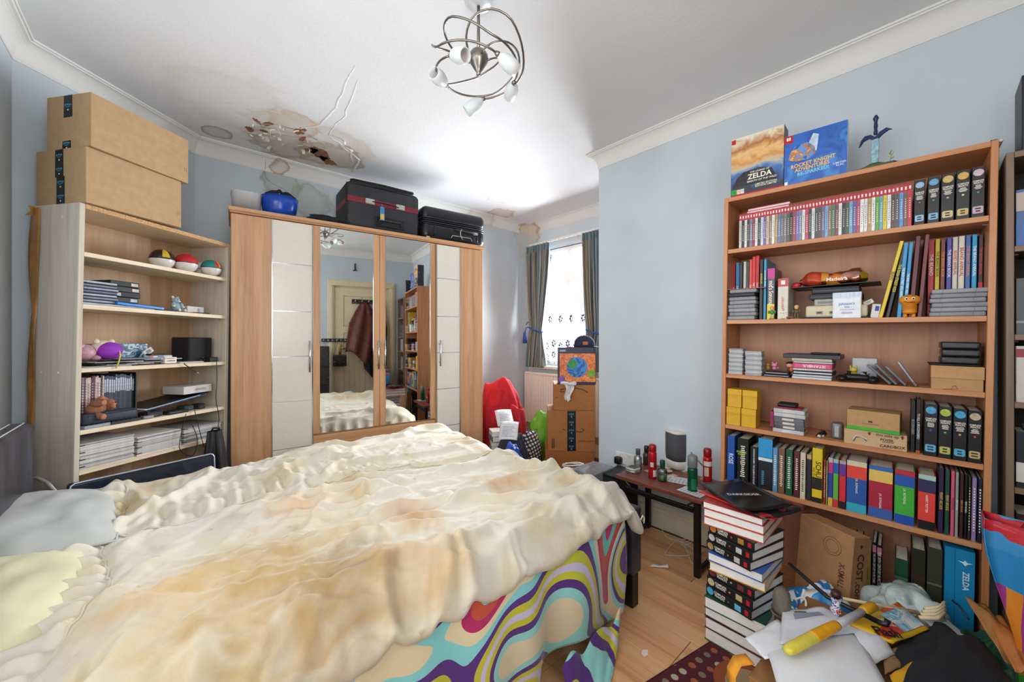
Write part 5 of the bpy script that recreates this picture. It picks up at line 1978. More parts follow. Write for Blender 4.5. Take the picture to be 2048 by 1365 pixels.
# ================================================================== fourth shelf
yb = mat('#cfa21f', .45, var=.05)
for i, (a, b_, yt, ybm) in enumerate(((1450, 1489, 811, 856), (1490, 1536, 819, 863), (1453, 1493, 768, 811), (1494, 1534, 773, 816))):
    p = rp(a, 840, .012)
    q = rp(b_, 840, .012)
    w = .062
    u = .003 + (i % 2) * .067 + (.003 if i > 1 else 0)
    o = thing('card_deck_box', ['lower left', 'lower right', 'upper left', 'upper right'][i] + ' of the four yellow card deck boxes', 'deck box', R_(u, .010 + .004 * (i > 1), W4_ + (i // 2) * .0905), 'yellow deck boxes')
    B(0, w + .001, 0, .085, 0, .062, c=.0015).build('box', yb, o)
    B(-.0005, w + .0015, -.001, .0855, .060, .090, c=.0015).build('lid', yb, o)
    MB().prism([(0, .060), (w * .5, .048), (w, .060)], 0, .0012, Rx(PI / 2)).build('lid_flap', mat('#c79a1c', .45), o)
p, q = rp(1545, 878, .006), rp(1627, 878, .006)
w = .118
zz = W4_
for i in range(6):
    hh = .0185
    o = thing('cassette_case', 'clear plastic case, %s from the bottom of the stack of six' % ordinal(i + 1), 'plastic case', R_(p.x + .002 * ((i * 5) % 3), .008, zz), 'clear plastic cases')
    B(0, w, 0, .10, 0, hh - .0006, c=.002).build('shell', mat('#b9bcc0', .2) if i in (0, 4, 5) else glass('#cfd3d6', .1, .6), o)
    B(.004, w - .004, .004, .09, .003, hh - .004).build('tray', mat(['#a9acb0', '#7f8286', '#8f9296'][i % 3], .3, var=.15), o)
    B(w * .3, w * .68, -.0006, .002, .004, hh - .005).build('hinge_label', mat('#c9c6be', .5), o)
    zz += hh
o = crate('booklet', 'thin red booklet lying on the clear plastic cases', 'booklet', R_(p.x + .005, .03, zz), .10, .08, .005, '#a5344a')
o = crate('black_wallet', 'black wallet lying on the thin red booklet', 'wallet', R_(p.x + .01, .04, zz + .0052), .075, .06, .018, '#16171a', c=.005)
B(.004, .07, -.0004, .001, .008, .0095).build('edge_line', mat('#30343a', .4), o)
o = crate('pink_box', 'dark pink box squeezed between the yellow boxes and clear cases', 'box', R_(rp(1534, 850, .05).x + .012, .05, W4_ + .012), .022, .08, .075, '#9a2a56')
o = thing('cable_bundle', 'tangle of small black adapters beside the grey speaker', 'cable', R_(rp(1642, 880, .02).x, .03, W4_))
for i in range(5):
    B(-.014 + .008 * i, -.002 + .008 * i, -.004 + .006 * (i % 2), .010 + .006 * (i % 2), .002 + .010 * (i % 3), .012 + .010 * (i % 3), Rz(.3 * i), c=.002).build('adapter', mat('#1a1a1c' if i % 3 else '#c9c9c4', .4), o)
MB().tube([(-.02, .01, .003), (-.01, -.004, .02), (.01, .0, .034), (.018, .012, .02), (.006, .016, .003)], .0022, 6).build('cable', blk, o, True)
p = rp(1672, 875, .03)
o = thing('computer_speaker', 'small grey plastic speaker behind the brown boxes', 'speaker', R_(p.x, .075, W4_))
MB().rbox(.040, .05, .072, .010, 3).build('cabinet', mat('#6b6a6e', .35, .3), o, True)
B(-.008, .008, -.0262, -.024, .010, .060, c=.003).build('silver_panel', mat('#b3b3b6', .3, .7), o)
p, q = rp(1690, 900, .0), rp(1817, 908, .0)
wf = q.x - p.x
fm = mat('#c0a27a', .6, var=.12, scale=20)
o = thing('cardboard_box', 'tan printed cardbox with sketched bones and red arrows', 'cardboard box', R_(p.x - .004, .004, W4_) @ Rz(.03))
B(0, wf, 0, .14, 0, .062, c=.001).build('carton', fm, o)
dk = mat('#4a2a1e', .6)
txt('this side up', .0145, face_front(wf * .70, -.0006, .053), dk, o, 'printed_words', bold=.015)
txt('FOSSIL', .0135, face_front(wf * .70, -.0006, .035), dk, o, 'printed_words', bold=.03)
txt('CARDBOX', .0150, face_front(wf * .78, -.0006, .0115, .05), dk, o, 'printed_words', bold=.03)
for x in (.42, .93):
    MB().prism([(-.003, 0), (.003, 0), (.003, .007), (.007, .007), (0, .014), (-.007, .007), (-.003, .007)], 0, .0005, Tr(wf * x, -.0002, .047) @ Rx(PI / 2)).build('printed_arrow', mat('#7a2a24', .6), o)
for i in range(3):
    MB().tube([(wf * .16, -.0004, .012 + i * .006), (wf * .2, -.0004, .03 + i * .004), (wf * .3, -.0004, .036), (wf * .38, -.0004, .02 + .004 * i)], .0012 + .0003 * i, 5).build('printed_sketch', mat(['#4a3a2e', '#8f98a4', '#e0d8c8'][i], .6), o)
B(wf * .62, wf * .80, -.0004, .0, .026, .028).build('printed_rule', dk, o)
p2, q2 = rp(1700, 850, .0), rp(1812, 860, .0)
o = thing('cardboard_box', 'brown cardboard box with a bright green stripe', 'cardboard box', R_(p.x + .004, .008, W4_ + .0625) @ Rz(-.05))
w2 = .158
B(0, w2, 0, .12, .014, .082, c=.001).build('carton', kraft, o)
B(-.0006, w2 + .0006, -.0006, .1206, 0, .015, c=.001).build('green_stripe', mat('#3fa62c', .5), o)
B(w2 * .42, w2 * .5, -.0005, .001, .036, .043).build('printed_mark', dk, o)
B(w2 * .30, w2 * .62, -.0005, .001, .029, .031).build('printed_mark', mat('#7a5a38', .6), o)
row([(1822, 1832, 803, '#17181c', 'MOCKINGBIRD', '#8f949c', (), 'black paperback beside the brown cardboard boxes'), (1833, 1843, 800, '#1b1b20', 'TO KILL A MOCKINGBIRD', '#c9ccd2', ((.0, .045, '#c2482a'),), 'black book titled To Kill a Mockingbird')], W4_, .03, .13, 'black books on the fourth shelf', 'x')
for i, (a, b_, yt, bd, dt, pq) in enumerate(((1849, 1876, 808, '#4a9ccc', '#6a3a9a', '#5fa9cf'), (1878, 1905, 813, '#a9b84a', '#5fb84a', '#b3b560'), (1907, 1935, 817, '#3f9fc8', '#d8a82a', '#4fa6cc'), (1937, 1965, 821, '#b9a98a', '#c2606a', '#bba873'))):
    p, q = rp(a, yt, .006), rp(b_, yt, .006)
    annual('black comic-strip volume, %s of the four at the right of the fourth shelf' % ordinal(i + 1), R_(p.x, .006, W4_), q.x - p.x, p.z - W4_, .165, bd, dt, pq, 'black comic-strip volumes on the fourth shelf')

# ================================================================== fifth shelf
g5 = 'books on the fifth shelf'
row([(1455, 1470, 871, '#1f4f9e', 'ROSE', '#d6e0ee', (), 'dark blue book at the left end of the fifth shelf'),
     (1475, 1498, 876, '#15161a', None, '#fff', (), 'thick black book headed in lime green'), (1501, 1516, 893, '#16171b', 'DOUGLAS ADAMS / THE SALMON OF DOUBT', '#d9dadd', (), 'black paperback with slanted white title'),
     (1517, 1546, 876, '#23262c', None, '#fff', ((.62, 1., '#2f94cf'), (.56, .64, '#cfe0ea')), 'thick book with bright blue iceberg top'),
     (1546, 1556, 896, '#5f93b8', None, '#fff', (), 'slim light blue paperback'), (1557, 1570, 897, '#7a5a4a', None, '#fff', (), 'brown paperback with gold lettering'), (1572, 1586, 899, '#1f5a42', None, '#fff', (), 'dark green paperback'), (1588, 1600, 902, '#5c2a30', None, '#fff', (), 'maroon paperback'),
     (1601, 1612, 905, '#cfc6ae', None, '#fff', (), 'cream paperback'), (1614, 1624, 909, '#2b2733', None, '#fff', ((.9, 1., '#c2a06a'),), 'black paperback with tan top'),
     (1625, 1646, 896, '#d8bc22', None, '#fff', ((.24, .46, '#25231f'), (0, .09, '#1f1d1a')), 'yellow and black book lettered Schulz'), (1648, 1652, 920, '#a83a2c', None, '#fff', (), 'thin red pamphlet'), (1653, 1656, 922, '#8fae5a', None, '#fff', (), 'thin green pamphlet'),
     (1657, 1667, 915, '#35409a', None, '#fff', ((.90, 1., '#b9b4ac'), (.68, .90, '#b53a78'), (0, .17, '#d8aa3a')), 'paperback banded magenta, blue and yellow'), (1667, 1678, 918, '#5fae4a', None, '#fff', ((.92, 1., '#a9b2bc'), (.70, .92, '#2f58a8'), (0, .16, '#c9343c')), 'paperback banded blue, green and red'),
     (1679, 1693, 921, '#cf2f40', None, '#fff', ((.93, 1., '#a5a09a'), (.68, .93, '#6a3590'), (0, .15, '#1d1c1f')), 'paperback banded purple, red and black'),
     (1694, 1735, 920, '#2b57a2', None, '#fff', ((.90, 1., '#cfc6a6'), (.66, .90, '#dd4638'), (0, .17, '#35a6bd')), 'thick hardback banded red, blue and turquoise'),
     (1738, 1787, 930, '#a8283e', None, '#fff', ((.92, 1., '#2f68b5'), (.70, .93, '#e0bd62'), (0, .19, '#3a5ea6')), 'thickest hardback, banded yellow, crimson and blue'),
     (1790, 1831, 938, '#45ab3c', None, '#fff', ((.90, 1., '#b83040'), (.70, .91, '#2a55ad'), (0, .17, '#1f4fa8')), 'thick hardback banded red, blue and green'), (1837, 1873, 948, '#e0443c', None, '#fff', ((.91, 1., '#a9ccc0'), (.68, .92, '#343058'), (0, .16, '#15171b')), 'thick hardback banded navy, red and black'),
     (1878, 1889, 936, '#2e2344', 'PENNY ARCADE', '#d9b24a', (), 'dark purple comic album'), (1891, 1901, 941, '#1f4a3e', 'PENNY ARCADE', '#c9c24a', (), 'dark green comic album'), (1903, 1911, 943, '#cf5a78', 'PENNY ARCADE', '#7a1f38', (), 'pink comic album'), (1912, 1919, 945, '#9a9a98', 'PENNY ARCADE', '#e6e6e6', (), 'grey comic album'),
     (1921, 1929, 947, '#3a2424', 'PENNY ARCADE', '#d98a3a', (), 'dark brown comic album'), (1930, 1937, 950, '#17161a', 'PENNY ARCADE 6', '#e4e4e4', (), 'black comic album with bold white title'), (1938, 1943, 955, '#3c3a22', None, '#fff', (), 'olive pamphlet'), (1945, 1955, 956, '#8f7ba8', None, '#fff', (), 'lilac comic album'), (1957, 1966, 958, '#16253a', None, '#fff', (), 'navy comic album at the right end of the fifth shelf')],
    W5_, .014, .14, g5, 'x', .002)
def lastbook(lbl):
    return [o for o in COL.objects if o.get('label') == lbl][0]
b_ = lastbook('thick black book headed in lime green')
txt('DOUGLAS\nADAMS', .0125, face_front(.019, -.0010, .152), mat('#a9c83a', .5), b_, 'spine_title', squeeze=.75, bold=.02)
b_ = lastbook('yellow and black book lettered Schulz')
txt('SCHULZ', .027, face_front(.021, -.0014, .132, -PI / 2), mat('#1c1a16', .5), b_, 'spine_title', bold=.01)
txt('AND PEANUTS', .010, face_front(.006, -.0014, .120, -PI / 2), mat('#4a421a', .5), b_, 'spine_title')
for lbl, t1, tz in (('thick hardback banded navy, red and black', 'HARRY POTTER', .10), ('thickest hardback, banded yellow, crimson and blue', 'J.K. ROWLING', .07), ('thick hardback banded red, blue and green', 'J.K. ROWLING', .11), ('thick hardback banded red, blue and turquoise', 'J.K. ROWLING', .11)):
    b_ = lastbook(lbl)
    wd = b_.children[0].data.vertices[4].co.x if False else max(v.co.x for v in b_.children[0].data.vertices)
    txt(t1, .0095, face_front(wd / 2, -.0013, tz, -PI / 2), mat('#f0e9e0', .5), b_, 'spine_title', bold=.01)
b_ = lastbook('thick book with bright blue iceberg top')
bars(b_, .02, -.0006, .02, .012, .07, 8, mat('#4fa0c9', .5))

# ================================================================== bottom compartment
def rowb(specs, v):
    for (a, b_, yt, col, title, tc, bands, lab, h) in specs:
        p, q = rp(a, yt, v), rp(b_, yt, v)
        book(lab, R_(p.x, v, WB_), q.x - p.x, h or max(.1, p.z - WB_), .15, col, title, tc, bands=bands, group='big books in the bottom compartment', ts=(q.x - p.x) * .55 if title and len(title) < 16 else None, tz=.68)


rowb([(1708, 1724, 1084, '#1f2f26', 'GUINNESS', '#c9ccc2', (), 'dark green record book behind the brown carton', None), (1726, 1742, 1101, '#b9a048', 'GUINNESS', '#2a241a', (), 'gold record book with black lettering', None), (1745, 1753, 1085, '#1a1a1d', 'THE 20TH CENTURY IN PICTURES', '#e9e6e0', ((.88, .97, '#c9889a'),), 'left of two slim black picture books', None),
      (1754, 1764, 1090, '#17171a', 'THE 20TH CENTURY IN PICTURES', '#e9e6e0', ((.88, .97, '#c9889a'),), 'right of two slim black picture books', None), (1790, 1817, 1116, '#1f4a34', None, '#fff', ((.72, .76, '#3a6a4a'), (.35, .37, '#8f8a4a')), 'thick green leather-look book', None),
      (1823, 1852, 1096, '#2a2a22', None, '#fff', ((.08, .72, '#3a2c1e'),), 'dark picture book with colourful spine panel', None), (1855, 1886, 1094, '#3a3c2e', None, '#fff', ((.62, .64, '#6a6a4a'), (.30, .32, '#8f8440')), 'thick dark olive book', None)], .035)
b_ = lastbook('dark picture book with colourful spine panel')
wd = max(v.co.x for v in b_.children[0].data.vertices)
B(wd * .1, wd * .9, -.0012, .001, .05, .19).build('spine_art', patches(['#201c18', '#d8922a', '#2a4f9a', '#201c18', '#e0c23a', '#a83a24'], 34, .4, 3.), b_)
p, q = rp(1890, 1092, .02), rp(1951, 1106, .02)
o = thing('game_box', 'bright blue slipcase box lettered Zelda at the bottom right', 'game box', R_(p.x, .02, WB_))
w = q.x - p.x
h = p.z - WB_
B(0, w, 0, .19, 0, h, c=.001).build('slipcase', mat('#1a84b8', .4, var=.05), o)
B(w * .34, w * .355, -.0006, .001, 0, h).build('groove', mat('#0f4f74', .5), o)
txt('ZELDA', .022, face_front(w * .70, -.0006, h * .72, -PI / 2), mat('#cfe6f0', .5), o, 'title', bold=.02)
MB().prism([(-.018, .006), (-.006, .0), (0, -.008), (.006, 0), (.018, .006), (.005, .005), (0, .012), (-.005, .005)], 0, .0005, Tr(w * .68, -.0002, h * .88) @ Rx(PI / 2)).build('crest', mat('#cfe6f0', .5), o)

# ================================================================== books in the dark bookcase at the picture edge
def dp(px, py, v=.01):
    return onplane(px, py, DF, v)


DT = DF
for i, (z, cols) in enumerate(((1.56, ['#4a6a9c', '#8f3a34', '#3a3a40']), (1.26, ['#4f5054', '#3c3d44', '#5a5a60']), (1.03, ['#c9c6c0', '#27282c']), (.74, ['#23272e', '#c9ccd0', '#2f3338']), (.46, ['#3a2c2a', '#5a4a3c', '#2a2a30']))):
    x = .004
    for j, c in enumerate(cols * 3):
        t = .026 + .01 * ((i + j * 3) % 3)
        if x + t > .385:
            break
        book('%s book, %s along shelf %s of the dark walnut bookcase' % (huename(c), ordinal(j + 1), ['five', 'four', 'three', 'two', 'one'][i]), DF @ Tr(x, .014, z), t - .001, .19 + .01 * (j % 2), .14, c, None, group='books in the dark bookcase', bands=((.80, .95, '#8f2f38'), (.08, .3, '#c9c6c0')) if i == 2 and j == 0 else ((.1, .45, '#d2d2cc'),) if i == 3 and j == 0 else ((.62, .95, '#b9a9a0'), (0, .4, '#3f68a8')) if i == 0 and j == 0 else ((.2, .24, '#8f8f8c'),))
        x += t
o = book('tall black boxed book standing on top of the dark bookcase', DF @ Tr(.02, .05, 1.88), .05, .27, .16, '#1d1f24', 'THE ART OF', '#c9ccd2', group=None, name='boxed_book')
# ================================================================== left bookcase and what stands on it
def lp(px, py, v=.01):
    return onplane(px, py, LF, v)


def L_(u, v, w):
    return LF @ Tr(u, v, w)


def tape_prints(o, m_, x0, x1, z0, z1, M):
    """dark parcel tape with smile mark, on local plane M (x right, y up, facing +z)"""
    t = MB().prism([(x0, z0), (x1, z0 + .002), (x1 - .001, z1), (x0 + .001, z1 - .002)], 0, .0006, M).build('parcel_tape', mat('#1c2026', .3, var=.1), o)
    teal, crm = mat('#4fa9c2', .5), mat('#c9c2a8', .5)
    k = max(1, int((z1 - z0) / .055))
    xc = (x0 + x1) / 2
    for i in range(k):
        z = z0 + (z1 - z0) * (i + .5) / k
        txt('prime', .016, M @ Tr(xc, z + .008, .0009), teal, o, 'tape_print', bold=.01)
        MB().tube([(xc - .011, z - .001, .0007), (xc, z - .0045, .0007), (xc + .011, z - .0005, .0007)], .0009, 4, M).build('tape_smile', teal, o)
        MB().lathe([(.0042, 0), (.0042, .0009)], 10, M @ Tr(xc, z - .016, 0)).build('tape_dot', crm, o)
    return t


def facing(o_, xdir, up=Vector((0, 0, 1))):
    """matrix with x along xdir, y along up, z = outward normal"""
    x = Vector(xdir).normalized()
    z = x.cross(up).normalized()
    return Matrix((( x.x, up.x, z.x, o_[0]), (x.y, up.y, z.y, o_[1]), (x.z, up.z, z.z, o_[2]), (0, 0, 0, 1)))


kraft2 = mat('#ad8e68', .75, var=.07, scale=30)
kraft3 = mat('#b08458', .75, var=.07, scale=30)


def carton(label, M, x, y, z, m, name='cardboard_box'):
    """closed shipping carton: body plus the top flaps' seam"""
    o = thing(name, label, 'cardboard box', M)
    B(0, x, 0, y, 0, z, c=.0015).build('body', m, o)
    B(0, x, y * .5 - .0008, y * .5 + .0008, z, z + .0008).build('flap_seam', mat('#7a5a38', .8), o)
    return o


ya = math.atan2(.247, .328)
b1 = carton('large brown carton lying directly on the maple bookcase', Tr(-.272, 2.556, 1.8535) @ Rz(ya), .412, .30, .252, kraft2)
b2 = carton('large brown carton stacked topmost, nearly touching the ceiling cornice', Tr(-.256, 2.546, 2.107) @ Rz(ya + .02), .436, .255, .242, kraft2)
# tape down the left end of both cartons (the end face looks along local -x)
for (o, zt, segs, yy) in ((b1, .252, ((.0, .128), (.124, .25)), .285), (b2, .242, ((.14, .241), (.0, .035)), .16)):
    D = o.matrix_world.inverted() @ Matrix.Identity(4)
    for k, (za, zb) in enumerate(segs):
        y0 = .150 + (.008 if k else 0) - (.02 if o == b2 else 0)
        M_ = Matrix(((0, 0, -1, -.0003), (-1, 0, 0, y0), (0, 1, 0, 0), (0, 0, 0, 1)))
        tape_prints(o, None, -.025, .025, za, zb, M_)
for o, x in ((b1, .392), (b2, .415)):
    for dx in (0, .010):
        B(x + dx - .0006, x + dx + .0006, -.0004, .0005, .06, .078).build('printed_mark', dk, o)
    B(x - .001, x + .011, -.0004, .0005, .078, .0792).build('printed_mark', dk, o)

# ---- shelf one: four two-tone ball tins
def ball(label, c, r, top, bot, extra=None):
    o = thing('ball_tin', label, 'ball tin', L_(*c), 'round tins on the maple bookcase')
    prof = lambda a0, a1: [(r * math.cos(a), r * .98 * math.sin(a) + r * .98) for a in [a0 + (a1 - a0) * i / 10 for i in range(11)]]
    MB().lathe(prof(.04, PI / 2 - .001), 24, cap=False).build('upper_half', mat(top, .25, var=.04), o, True)
    MB().lathe(prof(-PI / 2 + .001, -.04), 24, cap=False).build('lower_half', mat(bot, .25, var=.04), o, True)
    MB().lathe([(r * .985, r * .94), (r * .985, r * 1.02)], 24, cap=False).build('seam_band', mat('#1d1d20', .4), o, True)
    if extra:
        for (a0, a1, cc) in extra:
            MB().grid(lambda u, v: (lambda a, t: (r * 1.006 * math.cos(t) * math.cos(a), r * 1.006 * math.cos(t) * math.sin(a), r * .986 * math.sin(t) + r * .98))(a0 + (a1 - a0) * u, .12 + 1.30 * v), 8, 10).build('colour_patch', mat(cc, .25), o, True)
    return o


WS = LLV[::-1]
for (px, lab, top, bot, ex, vv, rr_) in ((324, 'black ball tin with a yellow stripe, leftmost of four', '#26241f', '#d2cfc8', ((-2.2, -1.6, '#c9a82a'), (.9, 1.5, '#c9a82a')), .10, .056), (372, 'red and white ball tin, second of four', '#b8262a', '#d6d3ce', None, .075, .056), (405, 'plain white ball tin at the back', '#d3d0cc', '#cfccc8', None, .13, .048),
                                          (432, 'green and red ball tin over white, nearest the wardrobe', '#1f7f7c', '#d6d3ce', ((-1.9, -.8, '#c0342a'), (-1.45, -1.25, '#d8a83a')), .055, .053)):
    p = lp(px, 530, vv)
    ball(lab, (min(p.x, LLEN - rr_ - .004), vv, WS[0]), rr_, top, bot, ex)

# ---- shelf two
w = WS[1]
p, q = lp(168, 600, .02), lp(226, 600, .02)
for i in range(7):
    o = crate('game_case', 'slim dark game case, %s from the bottom of the flat pile at left' % ordinal(i + 1), 'game case', L_(.004 + .004 * ((i * 5) % 3), .02 + .003 * (i % 3), w + .012 + i * .0145) @ Rz(.02 * ((i * 3) % 3 - 1)), .135, .19, .014, '#2a2d36', 'dark cases on the maple bookcase')
    B(.002, .133, -.0006, .002, .0045, .0125).build('spine_strip', mat(['#8d93a8', '#6f7488', '#a3a7b5', '#59607a'][i % 4], .3, var=.2), o)
o = crate('magazine', 'dark folded magazine under the flat pile of dark cases', 'magazine', L_(.003, .012, w), .30, .22, .011, '#3a3c44', m=stripes(['#24262c', '#b9bac0', '#4a4f5a'], 2, 500))
p, q = lp(224, 560, .03), lp(280, 560, .03)
z = w + .012 + .016
o = crate('game_case', 'glossy blue case sliding off the dark cases', 'game case', L_(lp(232, 600, .01).x, .004, w + .012) @ Ry(.04), .215, .14, .014, '#1a5fae', 'cases in the middle of shelf two')
B(.003, .212, -.0006, .002, .003, .011).build('spine_strip', mat('#2f7fd0', .25), o)
for i in range(4):
    o = crate('cassette_box', 'black video cassette box, %s from the bottom of four' % ordinal(i + 1), 'cassette', L_(p.x + .004 * ((i * 7) % 3), .04, w + .028 + i * .0262) @ Rz([.03, -.02, .05, 0.][i]), .125, .15, .0255, '#1b1c20', 'black cassette boxes')
    B(.088 if i != 1 else .012, .118 if i != 1 else .04, -.0006, .002, .005, .020).build('paper_label', mat('#b5b2aa', .6, var=.2), o)
o = crate('magazine', 'glossy black magazine lying under the blue case', 'magazine', L_(lp(285, 610, .02).x, .018, w), .18, .20, .010, '#17181c')
# teddy bear
def teddy(label, M, s, fur, muzzle, pose=0):
    t = thing('teddy_bear', label, 'soft toy', M @ Matrix.Scale(s, 4))
    fm_ = mat(fur, .95, var=.2, scale=90, bump=.6)
    mm = mat(muzzle, .95, var=.1, scale=90, bump=.4)
    e = lambda nm, c, r, m: MB().ell(c, r, 14, 10, bumps=.10, seed=c[0] * 31 + c[2] * 17).build(nm, m, t, True)
    e('torso', (0, 0, .045), (.036, .030, .044), fm_)
    e('head', (-.01, -.006, .105), (.034, .031, .030), fm_)
    e('muzzle', (-.008, -.034, .098), (.016, .013, .012), mm)
    e('nose', (-.008, -.047, .102), (.005, .004, .004), blk)
    for sx in (-1, 1):
        e('ear', (-.01 + sx * .027, 0, .131), (.012, .008, .012), mm if sx < 0 else fm_)
        e('arm', (sx * .043, -.014, .062), (.016, .018, .026), fm_)
        e('paw', (sx * .053, -.024, .048), (.012, .012, .011), mm)
        e('leg', (sx * .030, -.030, .016), (.018, .032, .016), fm_)
        e('foot_pad', (sx * .034, -.060, .016), (.014, .008, .014), mm)
        e('eye', (-.01 + sx * .013, -.034, .112), (.0034, .003, .0036), blk)
    return t


p = lp(366, 620, .03)
teddy('pale blue teddy bear sitting on shelf two', L_(p.x - .004, .075, w + .004) @ Rz(.25), .62, '#8fa6b2', '#d6d0c4')
o = crate('leaflet_pile', 'thin pile of printed leaflets under the blue teddy', 'leaflet', L_(p.x - .05, .012, w), .15, .10, .0035, '#b9a9a0', m=stripes(['#d9d4cc', '#5a5560', '#c9a9a0'], 0, 60))
p, q = lp(380, 610, .05), lp(413, 612, .05)
o = crate('carton', 'small white barcoded carton beside the blue teddy', 'carton', L_(p.x + .006, .075, w), q.x - p.x, .03, .045, '#d2cfc6')
bars(o, (q.x - p.x) * .66, -.0004, .010, .020, .026, 7, mat('#4a4844', .6))
o = crate('flat_device', 'flat black device lying at the right of shelf two', 'device', L_(lp(392, 624, .02).x, .02, w), .085, .07, .008, '#1d1d20')

# ---- shelf three
w = WS[2]
mags = stripes(['#15161a', '#c9cad0', '#2a2c34', '#8f929c', '#1a1b20'], 2, 420, .4)
for i in range(6):
    x0 = [.003, .10, .22, .05, .26, .16][i]
    o = crate('magazine', 'dark glossy magazine, %s layer of the loose pile on shelf three' % ordinal(i + 1), 'magazine', L_(x0, .006 + .006 * (i % 3), w + i * .0062) @ Rz([.02, -.05, .04, -.02, .06, 0][i]), .20 if i < 5 else .22, .20, .006, '#202228', 'loose magazines on shelf three', m=mags)
    if i in (1, 4):
        txt('SHOCKER' if i == 1 else 'PREMIER', .010, Tr(.10, -.0006, .003) @ Rx(PI / 2), mat('#d6d6d6', .4), o, 'title')
zb = w + .038
p = lp(180, 715, .05)
toy('soft_toy', 'fluffy dusty pink soft toy at the left of shelf three', L_(.045, .07, zb - .008), [('body', (0, 0, .038), (.045, .045, .038), '#b58a98'), ('tuft', (-.02, -.01, .065), (.02, .02, .018), '#c29aa8'), ('foot', (.03, -.03, .014), (.018, .016, .012), '#a87888')])
p = lp(224, 700, .03)
o = thing('soft_ball', 'bright purple and cream plush ball on shelf three', 'soft toy', L_(p.x, .055, zb - .006))
MB().ell((0, -.006, .044), (.050, .044, .042), 20, 14).build('purple_face', mat('#8a2fae', .75, var=.08, scale=40), o, True)
MB().ell((-.012, .012, .050), (.046, .040, .044), 20, 14).build('cream_back', mat('#d2c6b0', .85), o, True)
for sx in (-1, 1):
    MB().ell((-.012 + sx * .030, .006, .088), (.012, .010, .012), 10, 8).build('ear', mat('#d2c6b0', .85), o, True)
MB().tube([(.016, -.046, .045), (.014, -.056, .02), (.006, -.058, -.012), (-.006, -.06, -.04)], .0028, 6).build('yellow_ribbon', mat('#c9bc4a', .6), o, True)
p, q = lp(214, 690, .12), lp(285, 690, .12)
o = crate('carton', 'long carton with navy storm artwork and red corner on shelf three', 'carton', L_(p.x, .13, zb), .19, .05, .072, '#2a4a62', m=patches(['#1d3f58', '#2f6a86', '#a9bcc4', '#24506a', '#1a2f44'], 30, .4, 4.))
B(-.0006, .05, -.0006, .001, .052, .0725).build('red_corner', redm, o)
crate('carton', 'plain grey carton behind the purple plush ball', 'carton', L_(lp(186, 690, .15).x, .15, zb), .06, .05, .07, '#a9a49c')
o = crate('price_card', 'tilted barcode card behind the small cartons', 'card', L_(lp(292, 705, .10).x, .10, zb + .004) @ Ry(-.6), .05, .004, .03, '#c9c9c6')
bars(o, .025, -.0005, .006, .03, .018, 6, mat('#5a5a5a', .6))
p = lp(305, 705, .05)
o = crate('carton', 'small white carton with blue and red ends', 'carton', L_(p.x - .005, .06, zb - .006), .115, .04, .014, '#c6cdd4')
B(0, .016, -.0005, .001, .001, .013).build('red_end', redm, o)
B(.038, .07, -.0005, .001, .002, .012).build('blue_panel', mat('#3f6a9a', .4), o)
o = crate('carton', 'black topped flat case on the small white carton', 'case', L_(p.x, .06, zb + .0085), .07, .035, .010, '#1d1d20')
p, q = lp(330, 722, .012), lp(358, 722, .012)
o = crate('carton', 'white medicine carton lettered in black at the shelf edge', 'carton', L_(p.x, .012, w + .003), .062, .03, .034, '#d6d3cb')
txt('LOGBOOK', .010, face_front(.031, -.0006, .014), blk, o, 'title', squeeze=.9, bold=.02)
B(.004, .05, -.0005, .001, .025, .029).build('red_rule', redm, o)
o = crate('magazine', 'grey booklet lying in front of the black speaker', 'booklet', L_(lp(360, 718, .02).x, .02, w), .14, .14, .007, '#8f9094', m=stripes(['#6f7076', '#c9cacc', '#8a8b90'], 2, 500))
p, q = lp(383, 720, .06), lp(442, 720, .06)
o = thing('speaker_box', 'black quilted speaker cube at the right of shelf three', 'speaker', L_(p.x - .004, .075, w))
qm = mat('#16161a', .7, var=.3, scale=60, bump=.5)
B(0, .145, 0, .13, 0, .148, c=.006).build('cabinet', qm, o)
for i in range(3):
    MB().lathe([(.003, 0), (.003, .008)], 8, Tr(.07 + .012 * i, -.0005, .012 + .014 * (i % 2)) @ Rx(PI / 2)).build('plug', mat('#b8a878', .3, .8), o)
o = crate('power_adapter', 'black power adapter in front of the quilted speaker', 'adapter', L_(lp(418, 722, .03).x, .02, w + .001), .05, .04, .028, '#1a1a1c', c=.003)

# ---- shelf four
w = WS[3]
p, q = lp(165, 830, .05), lp(275, 830, .05)
x = .003
random.seed(5)
n = 0
while x < .245:
    t = random.uniform(.0045, .008) if x < .12 else random.uniform(.008, .0105)
    col = random.choice(['#4a3a44', '#b9a6a0', '#2a2a38', '#7a6a72', '#c2bcae', '#33405a', '#5a3040']) if x < .12 else random.choice(['#24283a', '#2a2c36', '#1c2030', '#333a4e'])
    h = .238 - random.uniform(0, .012)
    o = thing('comic_book', ('colourful' if x < .12 else 'dark blue') + ' slim comic, %s from the left on shelf four' % ordinal(n + 1), 'comic', L_(x, .06, w), 'comics on shelf four')
    B(0, t - .0005, 0, .165, 0, h).build('cover', mat(col, .35, var=.3, scale=40), o)
    if x >= .12:
        B(.001, t - .0015, -.0005, .001, h * .66, h * .93).build('spine_label', mat('#a9b0c2', .5, var=.3, scale=90), o)
    else:
        bars(o, t / 2, -.0001, .03, t * .5, h * .75, 14, mat('#d9d2c8' if n % 2 else '#8a5a6a', .5))
    x += t
    n += 1
o = thing('bookend', 'thin black panel beside the dark blue comics', 'bookend', L_(.249, .05, w))
B(0, .006, 0, .18, 0, .242).build('panel', blk, o)
